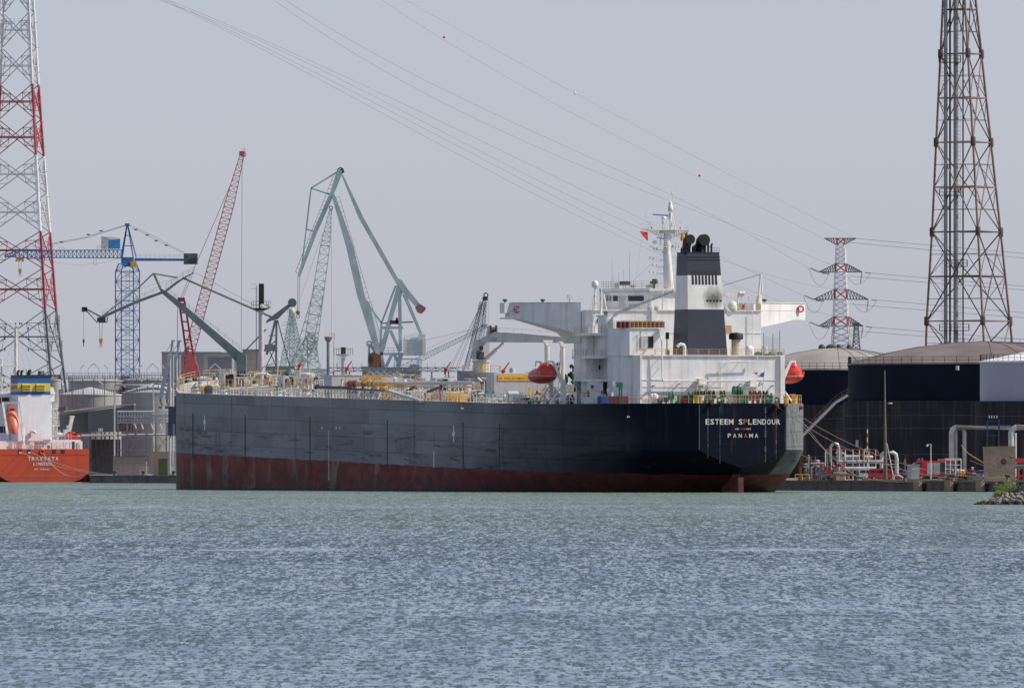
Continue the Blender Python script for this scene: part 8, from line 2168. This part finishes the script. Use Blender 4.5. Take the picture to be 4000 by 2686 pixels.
def van(label, px, D, L, body, name, hide_glass=False, rz=0.0, H=1.95):
    root = thing(name, label, 'van', at(px, D), rz); W_ = 1.85; y0 = -W_/2
    prof = [(-L/2, .45), (-L/2, H*.55), (-L/2 + .12, H*.93), (-L/2 + .4, H), (L*.16, H), (L*.24, H*.95), (L*.37, H*.60), (L*.47, H*.52), (L/2, H*.42), (L/2, .38), (L/2 - .1, .3), (-L/2 + .1, .3)]
    g = MB(); g.extr([(x, y0, z) for x, z in prof], (0, W_, 0)); bd = g.build('body', body, root, 30)
    for x0, x1 in ((-L*.44, -L*.25), (-L*.235, -L*.02), (L*.0, L*.17)):
        g = MB(); g.extr([(x0, y0 - .02, H*.62), (x1, y0 - .02, H*.62), (x1 - (.0 if x1 < L*.1 else .1), y0 - .02, H*.88), (x0 + .05, y0 - .02, H*.88)], (0, .05, 0)); g.build('window', GLASS, root)
    g = MB(); g.extr([(L*.19, y0 - .02, H*.62), (L*.335, y0 - .02, H*.62), (L*.24, y0-.02, H*.88), (L*.19, y0-.02, H*.88)], (0, .05, 0)); g.build('window', GLASS, root)
    g = MB(); g.extr([(L*.26, y0+.1, H*.93), (L*.26, -y0-.1, H*.93), (L*.365, -y0-.1, H*.63), (L*.365, y0+.1, H*.63)], (.03, 0, .02)); g.build('windscreen', GLASS, root)
    g = MB(); g.box(-L/2 - .05, y0 - .03, .28, -L/2 + .7, -y0 + .03, .58); g.box(-L*.2, y0-.03, .3, L*.22, y0+.02, .44); g.box(L*.42, y0-.03, .26, L/2 + .06, -y0+.03, .5); g.build('bumper', DARK, root)
    for x in (-L*.31, L*.33):
        for yy in (y0 + .02, -y0 - .22):
            g = MB(); g.lathe([(.32, 0), (.35, .04), (.35, .18), (.32, .2)], (x, yy - .02, .35), 16, 'y'); t = g.build('tyre', BLACK, root, 50)
            g = MB(); g.lathe([(.2, -.03), (.2, .0)], (x, yy - .02, .35), 14, 'y'); g.build('rim', LGREY, t)
    g = MB(); g.box(L/2 - .28, y0 + .02, H*.38, L/2 + .02, y0 + .4, H*.47); g.build('headlight', WHITE2, root)
    g = MB(); g.box(-L/2 - .03, y0 + .0, H*.5, -L/2 + .06, y0 + .18, H*.75); g.build('tail_light', DRED, root)
    return root
rv = van('red van with blue roof light parked side on by the wooden pole', 3452, 2008, 5.3, BRED, 'parked_van')
g = MB(); g.lathe([(.13, 1.95), (.15, 2.05), (.1, 2.2), (0, 2.22)], (.3, 0, 0), 10); g.cbox((-.1, 0, 1.98), 1.4, .9, .08); g.build('beacon', BLUE, rv)
van('white van mostly hidden behind the rear of the red van', 3408, 2016, 4.8, WHITE2, 'parked_van')
def pole():
    w = at(3456, 1996); root = thing('wooden_pole', 'tall bare weathered wooden pole standing in front of the red van', 'pole', w)
    h = P(0, 1446, 1996).z - LZ; g = MB(); g.tube([(.15, 0, 0), (.05, 0, h*.5), (0, 0, h)], [.32, .21, .09], 10); g.build('shaft', mat('old_wood', (.16, .13, .10), .85, nz=.3, ns=2, streak=(.07, .055, .045), samt=.6, sscale=2), root, 50)
    g = MB(); z = P(0, 1575, 1996).z - LZ; g.bar((0, 0, z + .05), (.55, 0, z + .1), .03, 4); g.build('bracket', DGREY, root); g = MB(); g.lathe([(0, -.45), (.12, -.3), (.14, .2), (0, .4)], (.95, 0, z), 8, 'x'); g.build('lamp', LGREY, root, 50)
pole()
def misc_right():
    def bx(name, label, cat, px, D, parts, rz=0, group=None):
        root = thing(name, label, cat, at(px, D), rz, group)
        for nm, m_, f in parts:
            g = MB(); f(g); g.build(nm, m_, root, 45)
        return root
    s = F/1995
    bx('electric_cabinet', 'grey electrical cabinet with pale lid between the red van and fire engine', 'cabinet', 3568, 1985, [('box', mat('cabinet_grey', (.36, .38, .40), .5, nz=.15, streak=(.25, .2, .16), samt=.5), lambda g: g.box(-1.0, -.7, .1, 1.0, .7, 2.55)), ('lid', LGREY, lambda g: g.box(-1.1, -.8, 2.55, 1.1, .8, 2.68)), ('door', LGREY, lambda g: g.box(-.45, -.74, .2, .95, -.7, 2.3)), ('label_plate', WHITE2, lambda g: g.box(-.3, -.77, 1.8, .45, -.74, 2.05))])
    bx('lamp_post', 'slim white quay lamp post with one lamp, in front of the fire engine', 'lamp post', 3636, 1975, [('pole', WHITE2, lambda g: g.bar((0, 0, 0), (0, 0, 6.1), .10, 8, r2=.07)), ('lamp_head', LGREY, lambda g: (g.bar((.1, 0, 6.05), (-.5, 0, 5.95), .05, 5), g.lathe([(0, -.2), (.2, -.12), (.16, .16), (0, .22)], (-.6, 0, 5.8), 10)))])
    bx('marker_pole', 'thin red and white striped pole with a small sign board', 'pole', 3388, 2020, [('pole', [RED, WHITE2], lambda g: [(setattr(g, 'm', i % 2), g.bar((0, 0, .0 + i*.72), (0, 0, .0 + (i+1)*.72), .09, 6)) for i in range(12)]), ('sign', WHITE2, lambda g: g.box(-.45, -.16, 4.75, .45, -.12, 5.35)), ('sign_mark', BLUE, lambda g: (g.box(.18, -.19, 4.8, .40, -.165, 5.3), g.ring((-.15, -.18, 5.05), .16, .03, 'y')))])
    bx('leaning_post', 'thin white post leaning left before the red van', 'post', 3490, 1990, [('post', WHITE2, lambda g: g.bar((.1, 0, 0), (-1.1, 0, 6.2), .09, 6, r2=.06))])
    bx('bent_pipe', 'short white bent vent pipe beside the red van bumper', 'pipe', 3505, 1988, [('pipe', PIPE, lambda g: g.tube([(-.75, 0, 0), (-.65, 0, .6), (-.3, 0, .95), (.2, 0, .85), (1.1, 0, .35), (1.3, 0, .1)], .16, 8))])
    bx('pipe_loop', 'big pale upside down U shaped pipe behind the wooden pole', 'pipe', 3472, 2030, [('pipe', PIPE, lambda g: g.tube([(-1.25, 0, 0), (-1.25, 0, 3.7), (-1.15, 0, 4.4), (-.6, 0, 4.75), (.6, 0, 4.75), (1.2, 0, 4.4), (1.35, 0, 3.6), (1.35, 0, .9)], .33, 12)), ('cross_piece', WHITE2, lambda g: g.bar((-1.2, 0, 2.7), (1.3, 0, 2.7), .07, 5))])
    bx('pipe_loop', 'tall narrow silver pipe bend in a steel support frame by the stern', 'pipe', 3264, 2030, [('pipe', GALV, lambda g: g.tube([(-.15-.7, 0, 3.2), (-.15-.7, 0, 5.6), (-.5, 0, 6.1), (-.1, 0, 6.25), (.35, 0, 6.05), (.55, 0, 5.5), (.55, 0, .6)], .26, 12)), ('support_frame', mat('frame_buff', (.42, .40, .34), .6), lambda g: [g.beam((x, .3, 0), (x, .3, 5.2), .2, .2) for x in (-1.4, 1.05)] + [g.bar((-1.4, .3, 5.0), (1.05, .3, 2.7), .06), g.bar((-1.4, .3, 2.7), (1.05, .3, 5.0), .06)]), ('loop', PIPE, lambda g: g.tube([(0, .4, 4.6), (1.3, .4, 4.6), (1.65, .4, 4.3), (1.65, .4, 4.0), (1.3, .4, 3.7), (0, .4, 3.7)], .14, 8)), ('red_base', RED, lambda g: g.cbox((.5, 0, .8), .7, .6, 1.6))])
    bx('pipeline', 'long silver horizontal pipe behind the red van', 'pipe', 3360, 2026, [('pipe', GALV, lambda g: g.bar((-3.7, 0, 3.1), (4.4, 0, 3.1), .3, 10)), ('flange', DGREY, lambda g: [g.lathe([(.4, -.05), (.4, .05)], (x, 0, 3.1), 12, 'x') for x in (-2.8, -2.6, -2.3, -.5, .5)]), ('saddle', DGREY, lambda g: [g.beam((x, 0, 0), (x, 0, 2.8), .15, .15) for x in (-3, -.5, 2, 4)])])
    bx('pipeline', 'lower thick pale pipe behind the red van', 'pipe', 3345, 2022, [('pipe', PIPE, lambda g: g.bar((-2.2, 0, 1.95), (3.4, 0, 1.95), .3, 10)), ('saddle', DGREY, lambda g: [g.beam((x, 0, 0), (x, 0, 1.7), .15, .15) for x in (-2, 0, 2)])])
    def platform(g):
        g.box(-4.0, 0, 2.35, 4.0, 2, 2.5)
    bx('pump_platform', 'red railed pump platform with vessels in front of the black bund wall', 'platform', 3325, 2040, [('deck', DGREY, platform), ('railing', mat('rail_red', (.30, .03, .03), .6), lambda g: (g.bar((-4.6, 0, 5.2), (4.3, 0, 5.2), .08, 5), g.bar((4.3, 0, 5.2), (6.3, 0, 1.8), .1, 5), g.bar((3.6, 0, 4.9), (5.6, 0, 1.6), .1, 5), g.bar((-4.6, 0, 3.5), (4.3, 0, 3.5), .06, 5))), ('post', CREAM, lambda g: [g.bar((x, 0, 0), (x, 0, 5.2), .09, 5) for x in (-4.4, -3.4, -2.4, -1, .3, 1.4, 2.2, 3.0, 4.2)]), ('vessel', PIPE, lambda g: (g.lathe([(.1, -1.5), (.38, -1.3), (.38, 1.1), (.1, 1.3)], (.2, .5, 3.9), 14, 'x'), g.lathe([(.1, -.8), (.3, -.7), (.3, .6), (.1, .8)], (3.0, .5, 3.9), 12, 'x'))), ('motor', DARK, lambda g: g.cbox((-2.1, .5, 4.0), .8, .7, .7)), ('yellow_gate', YEL, lambda g: g.rail([(2.0, -.2, 3.6), (3.2, -.2, 3.6)], 1.3, .5, .05, 2))])
    def junk(seed, x0, x1, zmax, n, ms, label, px, D):
        rnd = random.Random(seed); root = thing('pipe_manifold', label, 'pipework', at(px, D))
        for i in range(n):
            g = MB(); x = rnd.uniform(x0, x1); z = rnd.uniform(.3, zmax); y = rnd.uniform(-.5, 1.5); t = rnd.random(); r = rnd.uniform(.1, .26)
            if t < .35: g.tube([(x, y, 0), (x, y, z), (x + .3, y, z + .25), (x + rnd.uniform(.5, 2), y, z + .25)], r, 8)
            elif t < .6: g.bar((x, y, z), (x + rnd.uniform(.6, 2.4), y, z), r, 8)
            elif t < .8: g.lathe([(r*1.2, 0), (r*2, .05), (r*2, .15), (r, .2), (r, .6), (r*1.8, .65), (0, .75)], (x, y, z), 10); g.bar((x, y, 0), (x, y, z), r*.8, 6)
            else: g.rail([(x, y, 0), (x + rnd.uniform(.5, 1.6), y, 0)], rnd.uniform(.8, zmax), .6, .06, 3)
            g.build(rnd.choice(['pipe', 'valve', 'support']), rnd.choice(ms), root, 50)
    junk(1, -2.3, 1.0, 3.6, 36, [PIPE, PIPE, GALV, WHITE2, DGREY, RED, DRED, LGREY, DARK], 'cluster of white and red pipes and valves right beside the tanker stern', 3175, 2024)
    junk(2, -1.5, 1.6, 2.4, 30, [mat('frame_buff', (.42, .40, .34), .6), DGREY, GALV, DRED, DARK, LGREY, RED], 'tangle of small grey and red pipes between the stern and the red van', 3232, 2016)
    junk(3, -2.2, 2.2, 1.6, 22, [DGREY, DARK, BLUE, LGREY, YEL, DRED, WHITE2], 'clutter of dark pipework right of the fire engine', 3790, 2000)
    junk(4, -2.6, 2.6, 3.2, 26, [PIPE, DGREY, DARK, GALV, DRED, LGREY], 'low pipework behind the grey cabinet and van', 3530, 2045)
    junk(5, -1.4, 1.5, 2.6, 14, [DRED, DARK, BRED, DGREY], 'red and dark pipes at the right edge beyond the concrete slab', 3990, 2000)
    bx('tool_chest', 'red metal box beside the pipe frame on the right quay', 'box', 3237, 2004, [('body', BRED, lambda g: g.cbox((0, 0, 1.35), .95, .8, 1.1)), ('stand', DARK, lambda g: g.cbox((0, 0, .4), .7, .6, .8))])
    for px, D, w, h, lab in ((3134, 2012, 2.4, .95, 'yellow tubular barrier at the foot of the tanker stern'), (3296, 2006, 1.7, 1.1, 'yellow tubular barrier left of the red van')):
        bx('safety_barrier', lab, 'barrier', px, D, [('frame', YEL, lambda g: (g.bar((-w/2, 0, h), (w/2, 0, h), .08, 5), g.bar((-w/2, 0, h*.5), (w/2, 0, h*.5), .06, 5), [g.bar((x, 0, 0), (x, 0, h), .08, 5) for x in (-w/2, 0, w/2)]))], group='yellow barriers')
    bx('guard_rail', 'low grey steel guard rail along the quay left of the red van', 'guard rail', 3262, 1998, [('beam', DGREY, lambda g: g.box(-3.1, 0, .75, 3.1, .1, 1.1)), ('post', DGREY, lambda g: [g.bar((x, .1, 0), (x, .1, .8), .07, 4) for x in (-3, -1.6, 0, 1.4, 2.9)])])
    bx('wall_sign', 'small pale notice plate on the black bund wall', 'sign', 3348, 2118, [('plate', mat('plate_pale', (.30, .30, .36), .6), lambda g: g.box(-.26, 0, P(0, 1745, 2118).z - LZ, .26, .05, P(0, 1718, 2118).z - LZ))])
    # concrete slab
    s2 = 1975; a, b = P(3843, 0, s2).x, P(3966, 0, s2).x; c = (a+b)/2; h = P(0, 1744, s2).z - LZ
    root = thing('concrete_slab', 'big upright tan concrete slab with a rusty hole on the right quay', 'slab', (c, s2, LZ)); SL = mat('tan_concrete', (.31, .255, .18), .9, nz=.25, ns=1.2, bump=.3, streak=(.2, .16, .12), samt=.4)
    w = (b-a)/2; g = MB(); g.extr([(-w + .1, 0, 0), (w, 0, 0), (w + .05, 0, h), (-w - .15, 0, h - .12)], (0, .6, 0)); sl_ = g.build('slab', SL, root)
    g = MB(); g.extr([(-w - .2, -.08, h - .12), (w + .05, -.08, h), (w + .05, -.08, h + .12), (-w - .2, -.08, h)], (0, .7, 0)); g.build('top_edge', SL, sl_)
    g = MB(); g.lathe([(.5, -.01), (.45, .02)], (w*.25, -.02, h*.56), 12, 'y'); g.tube([(w*.25, 0, h*.56), (w*.22, -.6, h*.55)], .14, 6); g.tube([(w*.9, 0, h*.7), (w*.7, -.3, h*.72)], .1, 5); g.build('rusty_fitting', DRED, sl_)
    for px, L, lab in ((3735, 1.8, 'long low concrete kerb block by the fire engine'), (3790, 2.1, 'low concrete kerb block with dark gap left of the slab'), (3698, .5, 'small concrete kerb block under the white ladder')):
        bx('kerb_block', lab, 'kerb block', px, 1972, [('block', CONC, lambda g: g.box(-L, 0, 0, L, .7, .65))], group='concrete kerb blocks')
    # silver overhead pipes
    D = 2040; root = thing('pipe_bridge', 'large silver pipe running high to the right, with two down legs', 'pipe', at(3760, D)); o = Vector(root.location); q = rel(o, D)
    g = MB(); g.tube([q(3718, 1870), q(3718, 1690), q(3722, 1676), q(3734, 1669), q(3960, 1669), q(4080, 1669)], .48, 14); g.build('pipe', GALV, root, 50)
    g = MB(); g.bar(q(3734, 1870, 1), q(3734, 1675, 1), .34, 12); g.build('down_leg', GALV, root, 50)
    g = MB(); g.tube([q(3768, 1880, .5), q(3768, 1690, .5), q(3764, 1676, .5)], .40, 12); g.build('down_leg', GALV, root, 50)
    root = thing('pipe_bridge', 'thick pale pipe elbow at the right edge turning right', 'pipe', at(3970, 2020)); o = Vector(root.location); q = rel(o, 2020)
    g = MB(); g.tube([q(3950, 1880), q(3950, 1690), q(3955, 1676), q(3970, 1668), q(4100, 1668)], .5, 14); g.build('pipe', PIPE, root, 50); g = MB(); g.bar(q(3964, 1880, 1), q(3964, 1690, 1), .32, 10); g.build('down_leg', LGREY, root, 50)
    bx('blue_gantry', 'slim dark blue steel post frame with four pale cylinders on top', 'frame', 3880, 2034, [('frame', mat('gantry_blue', (.02, .05, .12), .6), lambda g: (g.beam((-1.05, 0, 0), (-1.05, 0, 10.2), .2, .2), g.beam((.95, 0, 0), (.95, 0, 10.3), .35, .3), g.beam((-1.05, 0, 9.9), (.95, 0, 10.1), .12, .12), g.beam((-1.05, 0, 7.6), (.95, 0, 7.6), .12, .15))), ('cylinder', mat('pale_mint_cylinder', (.35, .55, .48), .5), lambda g: [g.bar((x, 0, 10.5), (x, 0, 11.0), .09, 8) for x in (-.7, -.3, .15, .6)])])
    bx('cable_hose', 'yellow hose drooping beside the silver pipe legs', 'hose', 3790, 2036, [('hose', YEL, lambda g: g.tube([(-1.5, 0, 6.0), (-1.1, 0, 5.2), (0, 0, 4.3), (2.6, 0, 2.7)], .07, 5))])
    bx('red_rack', 'red metal tray on the pipes at the right edge', 'rack', 3992, 1996, [('tray', BRED, lambda g: g.box(-1.2, 0, 2.9, 1.2, 1, 3.7)), ('pipe', DGREY, lambda g: g.bar((-1.2, .4, 2.4), (2, .4, 2.4), .45, 12)), ('leg', DARK, lambda g: [g.beam((x, .4, 0), (x, .4, 2.2), .2, .2) for x in (-.8, .8)])])
    bx('trestle', 'small dark red metal trestle beyond the van', 'trestle', 3541, 2045, [('frame', DRED, lambda g: [g.bar((x, 0, 1.2), (x*.3, 0, 4.4), .1, 5) for x in (-.6, -.2, .6)] + [g.bar((-.6, 0, 1.2), (.7, 0, 1.2), .1, 5)])])
misc_right()
def fire_engine():
    D = 2000; w = at(3655, D); root = thing('fire_engine', 'red fire engine with pale roller shutters and rear ladder, parked behind the lamp post', 'fire engine', w)
    g = MB(); g.extr([(-3.3, -1.2, .75), (-3.3, -1.2, 2.9), (-3.05, -1.2, 3.35), (-1.9, -1.2, 3.45), (-1.9, -1.2, .75)], (0, 2.4, 0)); cab = g.build('cab', BRED, root)
    g = MB(); g.box(-3.25, -1.24, 2.2, -2.3, -1.19, 3.05); g.build('window', GLASS, cab); g = MB(); g.box(-3.34, -1.0, 2.1, -3.29, 1.0, 3.0); g.build('windscreen', GLASS, cab)
    g = MB(); g.box(-1.85, -1.2, .75, 3.0, 1.2, 3.3); bd = g.build('body', BRED, root)
    for i, x in enumerate((-1.45, -.35, .75)):
        g = MB(); g.box(x, -1.24, 1.0, x + (1.0 if i < 2 else .75), -1.19, 2.95); g.build('roller_shutter', LGREY if i < 2 else mat('dark_teal', (.01, .08, .07), .5), bd)
    g = MB(); g.box(1.7, -1.24, 1.0, 2.9, -1.19, 2.9); g.build('pump_bay', mat('bay_grey', (.3, .2, .18), .5), bd)
    g = MB(); g.box(-3.2, -1.22, .5, 3.0, 1.22, .75); g.box(-3.4, -1.2, .45, -3.25, 1.2, .8); g.build('chassis', DARK, root)
    for x in (-2.4, 1.6):
        for yy in (-1.25, .95):
            g = MB(); g.lathe([(.45, 0), (.5, .05), (.5, .28), (.45, .3)], (x, yy, .5), 18, 'y'); t = g.build('tyre', BLACK, root, 50); g = MB(); g.lathe([(.26, -.03), (.26, 0)], (x, yy, .5), 14, 'y'); g.build('rim', LGREY, t)
    g = MB(); g.lathe([(.18, 0), (.2, .1), (.14, .28), (0, .3)], (-2.9, -.6, 3.4), 10); g.lathe([(.18, 0), (.2, .1), (.14, .28), (0, .3)], (-2.3, .6, 3.45), 10); g.build('beacon', BLUE, cab)
    g = MB(); 
    for i in range(9): g.cbox((.4 + i*.28, -.5, 3.45), .2, .6, .3)
    g.build('roof_gear', mat('hose_beige', (.4, .33, .2), .8), root)
    g = MB()
    for z in (1.9, 2.6, 3.4, 4.0 - .4): g.bar((1.5, -1.35, z), (4.2, -1.35, z), .07, 5)
    for x in (1.6, 2.4, 3.3, 4.2): g.bar((x, -1.35, .9), (x, -1.35, 3.6), .07, 5)
    g.box(3.2, -1.3, .9, 3.3, 1.1, 3.4); g.build('ladder_frame', WHITE2, root)
    for x in (-2.0, .9):
        h = thing('barrier', 'low red and white road barrier in front of the fire engine, ' + ('left one' if x < 0 else 'right one'), 'barrier', w + V(x + .3, -9, 0), 0, 'low red barriers')
        g = MB(); g.box(-1.1, 0, .75, 1.1, .1, 1.0); g.build('board', RED, h); g = MB(); g.extr([(-1.1, 0, 0), (-.9, 0, 0), (-.6, 0, .8), (-.8, 0, .8)], (0, .1, 0)); g.extr([(1.1, 0, 0), (.9, 0, 0), (.6, 0, .8), (.8, 0, .8)], (0, .1, 0)); g.build('leg', RED, h)
    person('firefighter in dark blue with yellow helmet, leftmost of the group behind the fire engine', at(3722, 1990), 2.5, BLS, YLH, 'reach')
    person('firefighter in dark blue with white helmet, in the middle of the group', at(3740, 1992), 1.0, BLS, WHITE2)
    person('firefighter in orange with yellow helmet, right of the fire engine group', at(3752, 1988), 3.0, ORS, YLH, 'reach')
fire_engine()
def islet():
    D = 1383; c = P(3960, 0, D); root_o = Vector((c.x + 3, D, 0))
    rnd = random.Random(9); g = MB(); RK = mat('bank_rock', (.30, .26, .23), .9, nz=.35, ns=1.5); MS = mat('mossy_rock', (.055, .065, .022), .95, nz=.4, ns=2)
    def prof(x): # height of the bank along x (m from its left tip)
        return min(1.0, max(0, x*.36 + .12)) if x < 3 else min(1.7, 1.15 + (x-3)*.12)
    m_ = MB(); n = 40; pts = []
    x0 = P(3815, 0, D).x
    for i in range(n + 1):
        x = i*.5; h = prof(x); pts.append([(x0 + x, D - .5 - h*1.2, -.3), (x0 + x, D - .3, h*.55), (x0 + x, D + 1.0, h*.9), (x0 + x, D + 5, h), (x0 + x, D + 9, h*.8), (x0 + x, D + 11, -.3)])
    for i in range(n):
        a, b = pts[i], pts[i+1]
        for j in range(5): m_.add([a[j], b[j], b[j+1], a[j+1]], [(0, 1, 2, 3)])
    tag(m_.build('bank', mat('bank_soil', (.12, .10, .07), .95, nz=.3), None), kind='structure')
    # countable boulders along the visible side
    shp = []
    for s in range(5):
        r_ = random.Random(s + 50); b_ = MB(); vs = []; fs = []
        lat, lon = 5, 8
        for i in range(lat + 1):
            for j in range(lon):
                th = math.pi*i/lat; ph = 2*math.pi*j/lon; k = r_.uniform(.75, 1.15)
                vs.append((math.sin(th)*math.cos(ph)*k, math.sin(th)*math.sin(ph)*k, math.cos(th)*k*.75))
        for i in range(lat):
            for j in range(lon): fs.append((i*lon + j, i*lon + (j+1) % lon, (i+1)*lon + (j+1) % lon, (i+1)*lon + j))
        b_.add(vs, fs); shp.append(b_)
    meshes = {}
    for i in range(190):
        x = rnd.uniform(.1, 8.5); t = rnd.random(); h = prof(x); z = t*h; y = D - .5 - (1 - t)*h*1.2 - rnd.uniform(0, .3)
        mossy = z < .30; key = (rnd.randrange(5), mossy)
        if key not in meshes:
            o = MB(); o.v = shp[key[0]].v; o.f = shp[key[0]].f; o.mi = shp[key[0]].mi; ob = o.build('boulder', MS if mossy else RK); meshes[key] = ob.data
        else:
            ob = bpy.data.objects.new('boulder', meshes[key]); COL.objects.link(ob)
        s = rnd.uniform(.12, .27); ob.scale = (s*1.3, s, s*rnd.uniform(.6, .9)); ob.location = (x0 + x, y, z); ob.rotation_euler = (rnd.random(), rnd.random(), rnd.random()*6)
        tag(ob, 'mossy dark boulder at the waterline of the small rocky point' if mossy else 'pale grey brown boulder in the heap under the bushes', 'boulder', 'mossy waterline boulders' if mossy else 'dry bank boulders')
    def bush(label, px, D_, w, h, col, seed, z0):
        rnd = random.Random(seed); cx = P(px, 0, D_).x; root = thing('bush', label, 'bush', (cx, D_, z0))
        g = MB()
        tips = []
        for i in range(26):
            a = rnd.uniform(0, 6.28); r = rnd.uniform(.1, 1)*w; top = Vector((r*math.cos(a), r*.6*math.sin(a), h*rnd.uniform(.5, 1.0)*(1 - .35*(r/w)**2))); g.tube([(r*.2*math.cos(a), r*.2*math.sin(a), 0), top*.6, top], [.03, .02, .008], 4); tips.append(top)
        g.build('stem', mat('twig', (.10, .08, .05), .9), root)
        g = MB()
        for tp in tips:
            for k in range(80):
                t = rnd.uniform(.35, 1.05); c = Vector((tp.x*t, tp.y*t, tp.z*t)) + Vector((rnd.gauss(0, .16), rnd.gauss(0, .16), rnd.gauss(0, .14))); e = rnd.uniform(.05, .10)
                u = Vector((rnd.gauss(0, 1), rnd.gauss(0, 1), rnd.gauss(0, .8))).normalized()*e; v = u.orthogonal().normalized()*e*.5; g.add([c - u, c - v, c + u, c + v], [(0, 1, 2, 3)])
        g.build('foliage', col, root)
    LY = mat('willow_leaves', (.14, .19, .035), .6, nz=.4, ns=3); LD = mat('bush_leaves', (.035, .085, .015), .6, nz=.4, ns=3)
    bush('yellow green bush on the left end of the rocky point', 3930, D + 1.0, 1.5, 2.5, LY, 1, .75)
    bush('dark green bush at the right edge behind the boulders', 3985, D + .3, 1.5, 1.7, LD, 2, .8)
    bush('second dark green bush just outside the right edge', 4050, D + 2, 1.8, 2.1, LD, 3, .9)
    bush('low yellow green bush sprawling over the boulders', 3905, D + .0, .9, 1.0, LY, 4, .7)
islet()
# dry grass tufts on the quay edge: uncountable
def grass():
    rnd = random.Random(2); g = MB()
    for i in range(2600):
        px = rnd.choice([rnd.gauss(3165, 16), rnd.gauss(3430, 40), rnd.gauss(3590, 45), rnd.gauss(3640, 60), rnd.uniform(3110, 3990), rnd.gauss(3975, 15)])
        w = quay_at(px, 51.0 + rnd.random()*4); h = rnd.uniform(.1, .38); dx = rnd.gauss(0, .08)
        g.add([(w.x - .03, w.y, LZ), (w.x + .03, w.y, LZ), (w.x + dx, w.y, LZ + h)], [(0, 1, 2)])
    tag(g.build('dry_grass', mat('dry_grass', (.22, .20, .08), .9, nz=.3)), kind='stuff')
grass()
